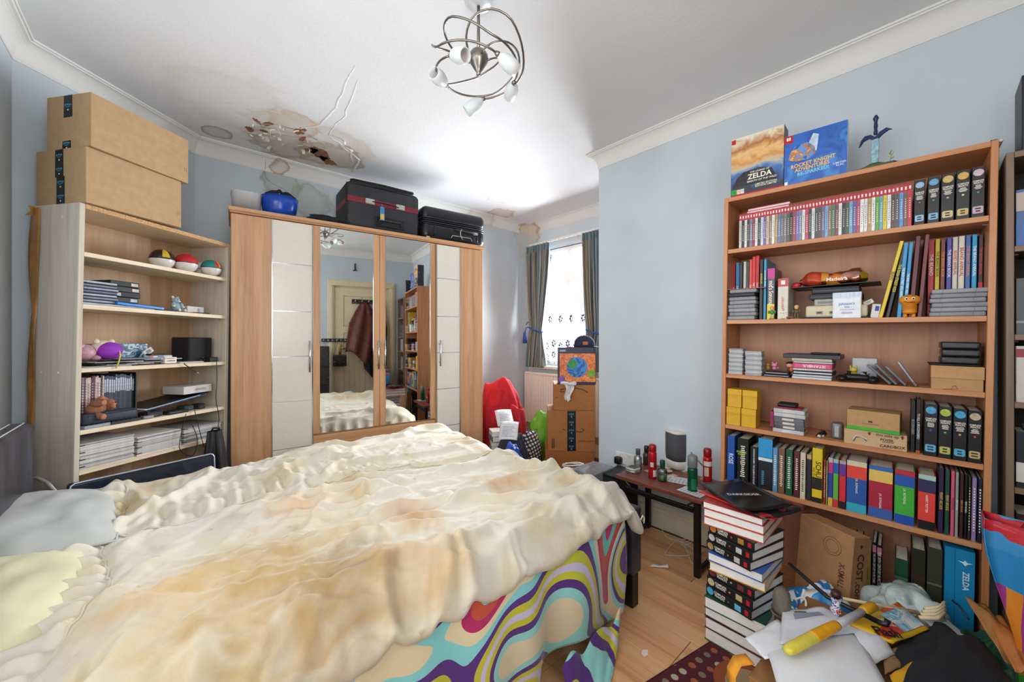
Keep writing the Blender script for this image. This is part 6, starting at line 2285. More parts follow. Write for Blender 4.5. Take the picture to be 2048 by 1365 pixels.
# pouch and brown soft toy
o = thing('pouch', 'dark blue padded pouch lying in front of the comics', 'pouch', L_(.125, .034, w + .016) @ Rz(.02))
MB().rbox(.225, .055, .052, .018, 4).build('shell', mat('#2a2f3e', .6, var=.1), o, True)
MB().tube([(-.10, -.028, .040), (.10, -.028, .044)], .0015, 5).build('zip', mat('#15161a', .4), o, True)
bt = teddy('brown teddy bear lying on its back on the blue pouch', L_(.105, .060, w + .081) @ Ry(PI / 2) @ Rx(-.3) @ Tr(0, 0, -.06), .95, '#8f5f48', '#a87458')
for i, (a, lab) in enumerate(((.02, 'silver remote control under the blue pouch'), (.12, 'black remote control under the blue pouch'))):
    o = crate('remote_control', lab, 'remote control', L_(a, .008, w) @ Rz(.04), .13, .035, .014, '#8f9298' if i == 0 else '#24252a', 'remote controls')
    for k in range(5):
        B(.015 + .02 * k, .025 + .02 * k, .010, .022, .014, .0155).build('button', mat('#33343a', .5), o)
o = thing('camcorder_mount', 'small silver clamp at the shelf edge beside the pouch', 'clamp', L_(.262, .012, w))
B(0, .05, 0, .03, 0, .016, c=.004).build('body', mat('#9a9ca2', .3, .7), o)
MB().lathe([(.008, 0), (.008, .02)], 10, Tr(.03, .015, .016)).build('knob', blk, o)
# folder, gadgets, white box
o = thing('ring_binder', 'dark blue folder lying slanted over black gadgets', 'folder', L_(.30, .05, w + .035) @ Ry(-.14))
B(0, .33, 0, .20, 0, .004, c=.001).build('board', mat('#1d5f8f', .4), o)
B(.02, .36, .01, .21, .006, .010, c=.001).build('board', mat('#1d1f26', .4), o)
B(.0, .30, .008, .19, .004, .0062).build('papers', PAPERW, o)
o = crate('carton', 'flat white carton lying on the blue folder', 'carton', L_(.495, .055, w + .095) @ Ry(-.02), .17, .15, .045, '#c9c7c6')
bars(o, .10, -.0004, .016, .09, .014, 2, mat('#77777a', .6))
for i, (u, v, lx, lab) in enumerate(((.285, .03, .085, 'black cassette recorder under the blue folder'), (.385, .015, .12, 'black game pad lying at the shelf edge'), (.50, .05, .06, 'dark green tobacco tin under the folder'), (.575, .04, .05, 'black charger block under the folder'))):
    o = crate('gadget', lab, 'gadget', L_(u, v, w) @ Rz(.05 * i), lx, .06, .03 if i != 1 else .018, '#1b1c1e' if i != 2 else '#24362c', 'gadgets under the folder', c=.006)
    B(.008, lx * .6, -.0005, .001, .008, .012).build('trim', mat('#5a5c60', .3, .6), o)

# ---- shelf five: three piles of magazines, every copy its own
w = WS[4]
random.seed(9)
for k, (a, b_, n) in enumerate(((.006, .225, 22), (.235, .455, 20), (.465, .695, 22))):
    hh = [.0053, .0047, .0041][k]
    for i in range(n):
        o = thing('magazine', 'pale magazine in the %s of three flat piles on the lowest shelf' % ['left', 'middle', 'right'][k], 'magazine', L_(a + random.uniform(-.003, .003), .006 + random.uniform(0, .006), w + i * hh) @ Rz(random.uniform(-.012, .012)), 'magazines in the %s flat pile' % ['left', 'middle', 'right'][k])
        B(0, b_ - a - .006, 0, .24, 0, hh - .0007).build('pages', mat(random.choice(['#b9b7b4', '#cfcdca', '#a5a4a6', '#c2bdb6', '#8f8e92']), .6, var=.12), o)
        if i % 6 == 2:
            B(-.001, .02, -.0006, .05, .0005, hh - .001).build('dark_cover', blk, o)
for (u, v) in ((.229, .02), (.459, .02)):
    pass
# cables drooping from the shelves
for i, (pts, r) in enumerate((([(433, 722), (434, 760), (432, 800), (438, 840), (428, 890)], .0022), ([(372, 828), (362, 870), (360, 900), (385, 912), (395, 880), (382, 845)], .002), ([(388, 815), (396, 850), (408, 895)], .002), ([(368, 728), (385, 740), (393, 745)], .0025))):
    P = [L_(0, 0, 0) @ lp(x, y, -.012) for x, y in pts]
    Q = []
    for a, b_, c_, d_ in zip([P[0]] + P[:-2], P[:-1], P[1:], P[2:] + [P[-1]]):
        for t in [0, .25, .5, .75]:
            Q.append(tuple(.5 * ((2 * b_) + (c_ - a) * t + (2 * a - 5 * b_ + 4 * c_ - d_) * t * t + (3 * b_ - a - 3 * c_ + d_) * t ** 3)))
    Q.append(tuple(P[-1]))
    c_ = thing('cable', ['black cable hanging from the quilted speaker past all lower shelves', 'black cable looping from the gadgets on shelf four', 'thin cable hanging straight from the gadgets on shelf four', 'short audio lead dangling over shelf three edge'][i], 'cable')
    MB().tube(Q, r, 6).build('wire', blk, c_, True)
    if i == 3:
        MB().tube([Q[-1], tuple(Vector(Q[-1]) + Vector((.01, .002, -.008)))], .0035, 6).build('jack', mat('#b9a878', .3, .9), c_, True)

# ---- television leaning between bed and bookcase
ta, tb = onz(150, 967, .62), onz(430, 906, .62)
d = (tb - ta)
TW = d.length + .02
yaw_t = math.atan2(d.y, d.x)
tv = thing('television', 'flat-screen television with silver rim leaning between bed and bookcase', 'television', Matrix.Translation((tb.x, tb.y, .62)) @ Rz(yaw_t) @ Rx(-.10) @ Tr(-TW, 0, -.44))
MB().rbox(TW, .035, .44, .012, 3, Tr(TW / 2, .02, 0)).build('case', mat('#1b1c22', .3), tv, True)
scr, n_, l_, b_ = newmat('glossy_dark_screen')
b_.inputs['Base Color'].default_value = (.012, .016, .03, 1)
b_.inputs['Roughness'].default_value = .08
B(.012, TW - .012, -.0006, .003, .02, .428).build('screen', scr, tv)
rim = mat('#b9c0d6', .25, .6)
MB().tube([(TW - .004, .002, .0), (TW - .004, .002, .42), (TW - .012, .002, .434), (TW - .02, .002, .438), (.02, .002, .438), (.008, .002, .43), (.004, .002, .41), (.004, .002, .0)], .004, 8).build('rim', rim, tv, True)
B(TW * .3, TW * .7, .0, .05, -.012, .0).build('foot_bar', mat('#22232a', .4), tv)
# bag hanging beside the television
p = onz(445, 905, .62)
bag = thing('shoulder_bag', 'creased black bag between the television and the wardrobe', 'bag', Tr(.205, 2.86, .0) @ Rz(.4))
def bagf(u, v):
    a = u * 2 * PI
    z = .70 * v
    k = 1 - .55 * max(0, v - .55) / .45
    r = (1 + .16 * math.sin(a * 5 + v * 3) * (.4 + v) + .08 * math.sin(a * 9 + 2)) * k
    return (.072 * r * math.cos(a), .055 * r * math.sin(a), z)
MB().grid(bagf, 48, 20).build('body', mat('#17181c', .4, var=.25, scale=30, bump=.3), bag, True)
MB().tube([(-.02, 0, .69), (-.01, -.01, .72), (.02, -.01, .715), (.03, 0, .68)], .006, 6).build('strap', blk, bag, True)
# white cable arcing beside the bed head
P = [onz(x, y, z) for x, y, z in ((46, 965, .56), (55, 958, .60), (75, 956, .62), (95, 965, .62), (112, 985, .61), (122, 1000, .60))]
c_ = thing('cable', 'thick white cable arching behind the grey-blue pillow', 'cable')
Q = []
for a, b_ in zip(P, P[1:]):
    Q += [tuple(a.lerp(b_, t / 3)) for t in range(3)]
MB().tube(Q + [tuple(P[-1])], .006, 8).build('wire', mat('#d8d6d0', .4), c_, True)

# ================================================================== on top of the wardrobe
def wp(px, py, v=.03):
    return onplane(px, py, WF, v)


ZW = WH
# suitcase with the red belt
a, b_ = wp(692, 430, .04), wp(838, 430, .04)
SW = b_.x - a.x
big = thing('suitcase', 'large black fabric suitcase with a dark red band and luggage tag', 'suitcase', WF @ Tr(a.x, .03, ZW) @ Rz(0.02))
fabric = mat('#26262c', .6, var=.25, scale=12, bump=.3)
SH, SD = .345, .36
MB().rbox(SW, SD, SH, .035, 4, Tr(SW / 2, SD / 2, 0)).build('body', fabric, big, True)
MB().rbox(SW * .86, SD * .9, .03, .012, 3, Tr(SW / 2, SD / 2, SH - .006)).build('front_pocket', mat('#1f2025', .6), big, True)
for z in (SH - .012, SH + .014):
    pts = [(SW * .08, -.002, z), (SW * .92, -.002, z - .002)]
    MB().tube([(SW * .06, .03, z), (SW * .09, .006, z), (SW * .5, .002, z + .002), (SW * .91, .006, z), (SW * .94, .03, z)], .005, 6).build('zip_piping', blk, big, True)
MB().tube([(.004, .05, .01), (.004, .02, .02), (.004, .015, SH - .03), (.01, .03, SH - .01)], .004, 6).build('edge_piping', blk, big, True)
MB().tube([(SW - .004, .05, .01), (SW - .004, .02, .02), (SW - .004, .015, SH - .03), (SW - .01, .03, SH - .01)], .004, 6).build('edge_piping', blk, big, True)
red2 = mat('#6f1f26', .5, var=.15)
B(.006, SW - .006, -.003, .02, SH * .55, SH * .68, c=.003).build('red_band', red2, big)
B(-.003, .02, .02, SD - .04, SH * .50, SH * .63, c=.003).build('red_band', red2, big)
sil = mat('#b5b3ad', .3, .7)
for x in (.30, .72):
    B(SW * x - .035, SW * x + .035, -.012, -.001, SH * .56, SH * .68, c=.004).build('handle_mount', sil, big)
MB().tube([(SW * .33, -.012, SH * .62), (SW * .40, -.030, SH * .61), (SW * .62, -.030, SH * .60), (SW * .69, -.012, SH * .60)], .007, 8, flat=.5).build('carry_handle', blk, big, True)
B(SW * .36, SW * .78, -.006, .002, SH * .10, SH * .32, c=.02).build('recess_plate', mat('#15161a', .35), big)
MB().tube([(SW * .42, -.010, SH * .15), (SW * .42, -.012, SH * .25), (SW * .72, -.012, SH * .25), (SW * .72, -.010, SH * .15)], .006, 8).build('pull_handle', mat('#2a2c32', .25), big, True)
tg_ = B(SW * .415, SW * .475, -.040, -.037, SH * .22, SH * .52, c=.002).build('luggage_tag', mat('#3a78ac', .5), big)
B(SW * .42, SW * .47, -.0405, -.0395, SH * .24, SH * .36).build('tag_strip', mat('#c9a64a', .5), tg_)
MB().tube([(SW * .445, -.038, SH * .52), (SW * .44, -.034, SH * .58), (SW * .45, -.02, SH * .60)], .0015, 5).build('tag_cord', mat('#b09a4a', .5), tg_, True)
for x in (.06, .94):
    MB().lathe([(.02, -.015), (.022, 0), (.02, .015)], 12, Tr(SW * x, .02, .018) @ Ry(PI / 2)).build('wheel', blk, big)
# ribbed hard suitcase
a, b_ = wp(846, 440, .03), wp(970, 440, .03)
SW2 = b_.x - a.x
sm = thing('suitcase', 'ribbed black hard-shell suitcase beside the fabric one', 'suitcase', WF @ Tr(a.x, .03, ZW) @ Rz(-.01))
hard = mat('#1b1c21', .3, var=.15, scale=15)
SH2, SD2 = .285, .34
MB().rbox(SW2, SD2, SH2 * .55, .05, 5, Tr(SW2 / 2, SD2 / 2, 0)).build('lower_shell', hard, sm, True)
MB().rbox(SW2, SD2, SH2 * .44, .045, 5, Tr(SW2 / 2, SD2 / 2, SH2 * .555)).build('upper_shell', hard, sm, True)
for k, z in enumerate((.46, .52, .58, .64)):
    r = .05
    pts = [(r * .4, .01 * 0 + .02, 0), (.02, .004, 0)]
    ring = [(.004, SD2 * .9, SH2 * z), (.004, .06, SH2 * z), (.012, .02, SH2 * z), (.05, .002, SH2 * z), (SW2 - .05, .002, SH2 * z), (SW2 - .012, .02, SH2 * z), (SW2 - .004, .06, SH2 * z), (SW2 - .004, SD2 * .9, SH2 * z)]
    MB().tube(ring, .006, 6).build('zip_rib', mat('#2b2c31', .35) if k % 2 else hard, sm, True)
for x in (.10, .17, .80, .86, .92):
    MB().tube([(SW2 * x, .004, SH2 * .12), (SW2 * x, -.001, SH2 * .42)], .008, 8, flat=.7).build('shell_rib', hard, sm, True)
MB().tube([(SW2 * .48, 0, SH2 * .40), (SW2 * .52, -.022, SH2 * .38), (SW2 * .80, -.022, SH2 * .37), (SW2 * .84, 0, SH2 * .38)], .007, 8).build('carry_handle', mat('#3a3c42', .3), sm, True)
B(SW2 * .78, SW2 * .86, -.012, .002, SH2 * .33, SH2 * .42, c=.003).build('handle_clip', sil, sm)
B(SW2 * .40, SW2 * .78, -.004, .004, SH2 * .08, SH2 * .25, c=.015).build('recess_plate', mat('#0f1013', .35), sm)
MB().tube([(SW2 * .42, -.006, SH2 * .12), (SW2 * .44, -.009, SH2 * .2), (SW2 * .74, -.009, SH2 * .2), (SW2 * .76, -.006, SH2 * .12)], .004, 6).build('pull_handle', sil, sm, True)
MB().tube([(SW2 * .58, -.022, SH2 * .42), (SW2 * .55, -.03, SH2 * .34), (SW2 * .56, -.02, SH2 * .24), (SW2 * .60, -.012, SH2 * .12)], .004, 6, flat=.4).build('torn_label', mat('#c9c6bf', .6), sm, True)
B(SW2 * .05, SW2 * .10, -.001, .006, .01, .022).build('corner_label', mat('#b9b6b0', .6), sm)
# translucent tub and blue case
a, b_ = wp(459, 395, .05), wp(524, 395, .05)
tub = thing('plastic_tub', 'empty translucent plastic tub at the left end of the wardrobe top', 'tub', WF @ Tr((a.x + b_.x) / 2 + .004, .13, ZW))
tw, tm = (b_.x - a.x), None
tubm = mat('#c9cdd0', .25, alpha=.75, var=.03)
def tubf(r, z0, z1):
    pts = []
    for i in range(40):
        a_ = 2 * PI * i / 40
        c, s = math.cos(a_), math.sin(a_)
        pts.append((tw / 2 * abs(c) ** .45 * (1 if c > 0 else -1), .10 * abs(s) ** .45 * (1 if s > 0 else -1)))
    return pts
base = tubf(1, 0, 1)
vs, fs = [], []
for k, (sc, z) in enumerate(((.0, .003), (.86, .003), (.88, .0), (.97, .118), (1.0, .120), (1.0, .124), (.955, .122), (.85, .006), (0, .006))):
    vs += [(x * sc, y * sc, z) for x, y in base]
for k in range(8):
    fs += [(k * 40 + i, k * 40 + (i + 1) % 40, (k + 1) * 40 + (i + 1) % 40, (k + 1) * 40 + i) for i in range(40)]
MB().add(vs, fs).build('tub', tubm, tub, True)
a, b_ = wp(524, 400, .03), wp(598, 400, .03)
bl = thing('helmet_case', 'shiny blue rounded bowl-shaped case stuffed with black cloth', 'case', WF @ Tr((a.x + b_.x) / 2, .115, ZW))
rw = (b_.x - a.x) / 2
MB().lathe([(rw * .58, 0), (rw * .80, .010), (rw * .95, .045), (rw * 1.02, .09), (rw * 1.05, .138), (rw * 1.0, .138)], 28, sy=.9).build('shell', mat('#1645a8', .22, var=.06), bl, True)
MB().grid(lambda u, v: (lambda a_: (rw * (1.03 - .9 * v) * math.cos(a_) * (1 + .05 * math.sin(5 * a_)), rw * .92 * (1.03 - .9 * v) * math.sin(a_), .136 + .034 * math.sin(v * 2.2) * (1 + .5 * math.sin(3 * a_ + 1)) + .008 * math.sin(7 * a_)))(u * 2 * PI), 40, 10).build('black_cloth', mat('#18181c', .9, var=.2), bl, True)
a, b_ = wp(626, 428, .03), wp(690, 430, .03)
clo = thing('cloth_bundle', 'crumpled black cloth lying in front of the fabric suitcase', 'cloth', WF @ Tr((a.x + b_.x) / 2, .03, ZW))
MB().ell((0, .02, .022), (.13, .045, .030), 30, 14, bumps=.55, seed=6).build('cloth', mat('#1b1c22', .9, var=.2), clo, True)
# ================================================================== side table
TZ = .415
TX0, TX1, TY0, TY1 = 2.036, 2.392, .832, 1.345
tab = thing('side_table', 'small low side table with red-brown top and black metal frame', 'table', Tr(TX0, TY0, 0))
tl_, tw_ = TX1 - TX0, TY1 - TY0
MB().box(0, tl_, 0, tw_, TZ - .022, TZ, c=.002).build('table_top', wood('#5a2a20', '#6e3a2c', 'Y', .35, 1.4, '#7a4636'), tab)
fm_ = mat('#2a2624', .35, .6, var=.1)
for y in (.02, tw_ - .05):
    for x in (.012, tl_ - .045):
        B(x, x + .03, y, y + .03, .0, TZ - .022, c=.003).build('leg', fm_, tab)
    B(.042, tl_ - .045, y + .003, y + .027, .012, .036, c=.003).build('foot_rail', fm_, tab)
for x in (.016, tl_ - .04):
    B(x, x + .022, .05, tw_ - .05, TZ - .085, TZ - .06, c=.003).build('rail', fm_, tab)
    for y in (.02, tw_ - .05):
        MB().tube([(x + .011, y + (.03 if y < .1 else 0), TZ - .03), (x + .011, y + (.06 if y < .1 else -.03), TZ - .05), (x + .011, y + (.075 if y < .1 else -.045), TZ - .072)], .006, 6).build('corner_brace', fm_, tab)
# worn paper squares stuck on the top
random.seed(4)
for i, (a, b_, col) in enumerate(((1345, 955, '#c9b58a'), (1430, 975, '#cbbfa0'), (1410, 962, '#b99c62'), (1375, 948, '#8f7048'), (1295, 945, '#bfa878'), (1335, 940, '#cdbf9c'))):
    p = onz(a, b_, TZ)
    o = crate('paper_scrap', 'torn tan paper scrap stuck on the side table, %s of six' % ordinal(i + 1), 'paper', Tr(min(p.x, 2.36) - TX0 * 0, p.y, TZ) @ Rz(random.uniform(-.4, .4)), .05, .035, .0008, col, 'paper scraps on the side table', c=0)
for i, (a, b_, w, l, r_) in enumerate(((1365, 962, .11, .16, .25), (1385, 985, .10, .13, -.1))):
    p = onz(a, b_, TZ)
    o = crate('printed_sheet', ['crumpled printed white sheet under the green spray can', 'printed white slip near the table edge'][i], 'paper', Tr(p.x - .05, p.y - .06, TZ + .001 + .0006 * i) @ Rz(r_), w, l, .0006, '#cfd0d0', c=0)
    o2 = MB()
    for k in range(7):
        o2.box(.01, w * (.5 + .4 * ((k * 7) % 3) / 3), .015 + k * l / 8, .019 + k * l / 8, .0006, .0008)
    q_ = o2.build('printed_lines', mat('#8f9296', .6), o)
    q_['kind'] = 'stuff'


def can(label, px, py, h, r, cols, capcol, capr=.9, caph=.24, name='spray_can'):
    p = onz(px, py, TZ)
    o = thing(name, label, 'spray can', Tr(p.x, p.y, TZ))
    hb = h * (1 - caph)
    MB().lathe([(r * .9, 0), (r, .004), (r, hb - .012), (r * .86, hb)], 22).build('body', mat(cols[0], .25, .3, var=.04), o, True)
    for (z0, z1, c, a0, a1) in cols[1:]:
        MB().grid(lambda u, v: (r * 1.012 * math.cos(a0 + (a1 - a0) * u), r * 1.012 * math.sin(a0 + (a1 - a0) * u), hb * (z0 + (z1 - z0) * v)), 10, 2).build('label', mat(c, .4, var=.1), o, True)
    MB().lathe([(r * .80, hb - .002), (r * capr, hb + .004), (r * capr, h - .008), (r * .7, h)], 20).build('cap', mat(capcol, .3), o, True)
    return o


ang = lambda px: math.atan2(-math.cos(YAW), -math.sin(YAW))
A0 = ang(0)
can('red deodorant spray can at the back left of the side table', 1305, 957, .20, .0235, ['#a81a20', (.10, .34, '#c9c6c2', A0 - .2, A0 + .8), (.45, .62, '#b8b4ae', A0 - .9, A0 - .1)], '#8f1318', .92, .2)
can('red deodorant spray can at the right end of the side table', 1415, 972, .21, .0235, ['#b51c1f', (.36, .66, '#c2b9a6', A0 - 1.2, A0 - .2), (.70, .86, '#d2cfc6', A0 - 1.4, A0 + .9)], '#7f1216', .9, .22)
can('green shaving foam can with grey cap', 1385, 982, .195, .0255, ['#0f4a32', (.10, .55, '#0c6a44', A0 - .7, A0 + .5), (.08, .22, '#b9c2bc', A0 + .6, A0 + 1.4)], '#6f7474', .98, .34)
# speaker
p = onz(1360, 935, TZ)
o = thing('smart_speaker', 'rounded smart speaker with white top and charcoal cloth', 'speaker', Tr(p.x - .005, p.y, TZ) @ Rz(-.5))
sh = lambda k: [(x * k, y * k) for x, y in [(.052 * abs(math.cos(a)) ** .55 * (1 if math.cos(a) > 0 else -1), .046 * abs(math.sin(a)) ** .55 * (1 if math.sin(a) > 0 else -1)) for a in [2 * PI * i / 36 for i in range(36)]]]


def loft(levels):
    b = MB()
    vs, fs = [], []
    for k, z in levels:
        vs += [(x, y, z) for x, y in sh(k)]
    n = 36
    for j in range(len(levels) - 1):
        fs += [(j * n + i, j * n + (i + 1) % n, (j + 1) * n + (i + 1) % n, (j + 1) * n + i) for i in range(n)]
    fs.append(tuple(range(n))[::-1])
    fs.append(tuple((len(levels) - 1) * n + i for i in range(n)))
    return b.add(vs, fs)


wht = mat('#d2cfca', .35, var=.03)
loft([(1.16, 0), (1.34, .006), (1.42, .055)]).build('base', wht, o, True)
loft([(1.42, .055), (1.48, .09), (1.48, .222), (1.46, .225)]).build('cloth_grille', mat('#4a4a4e', .9, var=.25, scale=400, bump=.3), o, True)
loft([(1.48, .225), (1.48, .232), (1.42, .241), (1.27, .243)]).build('top', wht, o, True)
MB().tube([(.03 * math.cos(a), .026 * math.sin(a), .2435) for a in [2 * PI * i / 24 for i in range(24)]], .0008, 4, closed=True).build('touch_ring', mat('#a9a6a0', .4), o, True)
led, n_, l_, b_ = newmat('status_light')
b_.inputs['Emission Color'].default_value = (.75, .7, 1, 1)
b_.inputs['Emission Strength'].default_value = 6
MB().ell((-.0715, -.012, .075), (.0022, .0022, .0022), 8, 6).build('status_light', led, o, True)
c_ = thing('cable', 'grey lead behind the smart speaker', 'cable')
MB().tube([(p.x + .03, p.y - .05, TZ + .14), (2.40, p.y - .10, TZ + .12), (2.41, p.y - .16, TZ + .06)], .003, 6).build('wire', mat('#6a6a6c', .5), c_, True)


def bottle(label, px, py, prof, cm, cap, capprof, fill=None, sx=1., sy=1.):
    p = onz(px, py, TZ)
    o = thing('bottle', label, 'bottle', Tr(p.x, p.y, TZ))
    MB().lathe(prof, 18, sx=sx, sy=sy).build('glass', cm, o, True)
    if fill:
        MB().lathe([(prof[0][0] * .85, .004), (prof[1][0] * .88, .006), (prof[1][0] * .88, fill[0])], 18, sx=sx, sy=sy).build('liquid', mat(fill[1], .2), o, True)
    MB().lathe(capprof, 14).build('stopper', cap, o, True)
    return o


cg = glass('#dfe6e4', .03, .35)
bottle('square clear bottle of green aftershave with dark green cap', 1325, 962, [(.024, 0), (.027, .004), (.027, .062), (.022, .070), (.010, .074)], cg, mat('#0f3a2a', .3), [(.0135, .074), (.0145, .078), (.0145, .115), (.012, .120)], (.028, '#2f9a4a'))
bottle('slim clear bottle with grey stopper at the back of the table', 1276, 938, [(.020, 0), (.023, .005), (.023, .070), (.012, .086), (.009, .09)], cg, mat('#4a4c4e', .35), [(.010, .09), (.0155, .094), (.013, .110), (.0155, .122), (.013, .126)], (.02, '#b9bcc0'))
bottle('dark bottle with black cap behind the red spray can', 1293, 930, [(.020, 0), (.022, .005), (.022, .07), (.012, .085)], mat('#3a2c22', .15), mat('#17171a', .3), [(.015, .085), (.0155, .09), (.0155, .12), (.013, .124)])
p = onz(1266, 944, TZ)
o = thing('round_tin', 'flat round grey tin with patterned lid on the side table', 'tin', Tr(p.x, p.y, TZ))
MB().lathe([(.040, 0), (.043, .004), (.043, .018)], 28).build('tin', mat('#9a9a98', .25, .7), o, True)
MB().lathe([(.044, .018), (.0445, .026), (.041, .029)], 28).build('lid', mat('#b9b7b0', .3, .4), o, True)
for k in range(7):
    B(-.030 + .004 * (k % 3), .028 - .006 * ((k * 3) % 3), -.027 + k * .008, -.022 + k * .008, .029, .0297).build('lid_print', mat('#33332f', .5), o)
o = crate('foil_strip', 'small white packet lying beside the speaker', 'packet', Tr(onz(1350, 960, TZ).x, onz(1350, 960, TZ).y, TZ + .002) @ Rz(.6), .045, .018, .006, '#d8d6d0')
crate('foil_strip', 'crumpled white foil behind the aftershave', 'packet', Tr(onz(1338, 948, TZ).x, onz(1338, 948, TZ).y, TZ + .002) @ Rz(-.3), .035, .03, .012, '#c9bba6', c=.006)
# socket and plug on the wall
p = onx(1250, 918, XR)
o = thing('wall_socket', 'white double wall socket behind the side table', 'socket', Tr(XR, p.y, p.z))
B(-.010, 0, -.073, .073, -.043, .043, c=.004).build('plate', mat('#d6d5d2', .35), o)
for y in (-.035, .035):
    B(-.013, -.009, y - .008, y + .008, .012, .030, c=.002).build('switch', mat('#c9c8c4', .35), o)
o = thing('plug', 'black mains plug in the wall socket', 'plug', Tr(XR - .0105, p.y + .035, p.z - .012))
MB().rbox(.04, .05, .05, .010, 3, Tr(-.022, 0, -.025)).build('body', blk, o, True)
MB().tube([(-.03, 0, -.024), (-.035, 0, -.06), (-.03, .01, -.2), (-.03, .02, -p.z + .03)], .0035, 6).build('lead', blk, o, True)
# white charger leads below the table
def wire(label, pts, r=.0022, col='#d6d3cc', floorz=None):
    P = [onz(x, y, z) for x, y, z in pts]
    Q = []
    for a, b_, c_, d_ in zip([P[0]] + P[:-2], P[:-1], P[1:], P[2:] + [P[-1]]):
        for t in [0, .2, .4, .6, .8]:
            Q.append(tuple(.5 * ((2 * b_) + (c_ - a) * t + (2 * a - 5 * b_ + 4 * c_ - d_) * t * t + (3 * b_ - a - 3 * c_ + d_) * t ** 3)))
    Q.append(tuple(P[-1]))
    o = thing('charger_lead', label, 'cable')
    MB().tube(Q, r, 6).build('wire', mat(col, .5), o, True)
    return o


F0 = .0025
wire('white charger lead looping across the laminate under the side table', [(1322, 1030, .02), (1325, 1062, F0), (1345, 1080, F0), (1385, 1078, F0), (1375, 1090, F0), (1352, 1083, F0), (1332, 1105, F0), (1336, 1111, F0), (1375, 1112, F0), (1378, 1105, F0), (1360, 1085, F0), (1368, 1088, F0), (1380, 1120, F0), (1389, 1130, F0), (1395, 1122, F0)])
wire('thin cream lead hanging behind the table leg', [(1384, 1015, .14), (1378, 1040, .1), (1386, 1065, .02), (1390, 1078, F0), (1372, 1086, F0), (1400, 1105, F0), (1420, 1092, F0)], .0018)
wire('thin grey lead hanging in a loop against the skirting', [(1372, 1012, .15), (1360, 1040, .09), (1358, 1056, .04), (1378, 1058, .04), (1372, 1040, .08), (1366, 1042, .09)], .0016, '#b9b3a6')
o = thing('black_tower', 'black loudspeaker cabinet standing behind the bed foot', 'loudspeaker', Tr(2.13, 1.375, 0) @ Rz(.0))
B(0, .22, 0, .15, 0, .36, c=.004).build('cabinet', mat('#131316', .4), o)
B(-.002, .0, .012, .138, .02, .34, c=.001).build('grille', mat('#1d1d21', .8, bump=.4, scale=300), o)
p = onz(1240, 965, .30)
o = thing('plastic_crate', 'clear plastic drawer unit beside the black cabinet', 'drawer unit', Tr(2.02, 1.50, 0))
for k in range(3):
    B(0, .24, 0, .17, .01 + k * .125, .125 + k * .125, c=.006).build('drawer', mat('#9aa0a6', .2, alpha=.6), o)
    MB().tube([(-.002, .04, .09 + k * .125), (-.012, .085, .085 + k * .125), (-.002, .13, .09 + k * .125)], .004, 6).build('drawer_lip', mat('#c6cacd', .3), o, True)
# wrapper on the floor
p = onz(1320, 1137, 0)
o = thing('tissue_scrap', 'twisted white tissue lying on the laminate', 'litter', Tr(p.x, p.y, .004) @ Rz(-.9))
MB().tube([(-.05, 0, 0), (-.03, .006, .004), (-.005, .0, .004), (.02, .004, .006), (.035, .0, .008), (.045, .02, .006), (.04, .04, .004)], [.006, .011, .007, .010, .012, .006, .003], 7, flat=.5).build('tissue', mat('#dcdad6', .8), o, True)
p = onz(1290, 1307, 0)
o = thing('paint_spot', 'small white scuffed paper fleck on the laminate', 'litter', Tr(p.x, p.y, .0004))
MB().prism([(-.02, -.008), (.0, -.012), (.022, .0), (.008, .014), (-.012, .008)], 0, .0006).build('fleck', mat('#e0dcd6', .8), o)

# ================================================================== book tower on the floor
SF = Tr(1.655, .455, 0)


def flat(label, z, x, y, h, rot, cover, pg, spine=None, dx=0., dy=0., soft=False, group='books of the floor tower', closed_left=None):
    """book lying flat; 'spine' side faces -x (towards the bed) when closed_left"""
    M = SF @ Tr(dx, dy, z) @ Tr(.12, .1, 0) @ Rz(rot) @ Tr(-x / 2, -y / 2, 0)
    o = thing('book', label, 'book', M, group)
    c = .0025
    m = mat(cover, .4, var=.06)
    if closed_left:
        poly = [(0, .001), (.001, 0), (x, 0), (x, c), (c, c), (c, h - c), (x, h - c), (x, h), (.001, h), (0, h - .001)]
        MB().prism(poly, -y, 0, Rx(PI / 2)).build('cover', m, o)
        B(c, x - .004, .003, y - .003, c, h - c).build('pages', PAPERW, o)
    else:
        poly = [(0, 0), (x - .001, 0), (x, .001), (x, h - .001), (x - .001, h), (0, h), (0, h - c), (x - c, h - c), (x - c, c), (0, c)]
        MB().prism(poly, -y, 0, Rx(PI / 2)).build('cover', m, o)
        B(.004, x - c, .003, y - .003, c, h - c).build('pages', PAPERW, o)
    return o, h


def spine_left(o, y, h, badge, dot, plaque):
    """strip-cartoon volume: badge, title, plaque and red label along the spine that faces -x"""
    F = Matrix(((0, 0, -1, -.0004), (-1, 0, 0, y), (0, 1, 0, 0), (0, 0, 0, 1)))   # x along -y (left to right as seen), y up
    k = h * .40
    MB().lathe([(k, 0), (k, .0006)], 18, F @ Tr(y * .10, h / 2, 0)).build('badge', mat(badge, .45, var=.2), o)
    txt('COMPLETE\nPEANUTS', h * .36, F @ Tr(y * .32, h / 2, .0006), ivory, o, 'spine_title', squeeze=.75, bold=.02)
    MB().lathe([(h * .10, 0), (h * .10, .0006)], 8, F @ Tr(y * .52, h / 2, 0)).build('dot', mat(dot, .45), o)
    q = h * .34
    MB().prism([(y * .72 - q, h * .5 - q * .9), (y * .72 + q, h * .5 - q * .9), (y * .72 + q, h * .5 + q * .9), (y * .72 - q, h * .5 + q * .9)], 0, .0006, F).build('plaque', mat(plaque, .45), o)
    MB().prism([(y * .87, h * .25), (y * .94, h * .25), (y * .94, h * .8), (y * .87, h * .8)], 0, .0006, F).build('red_label', redm, o)


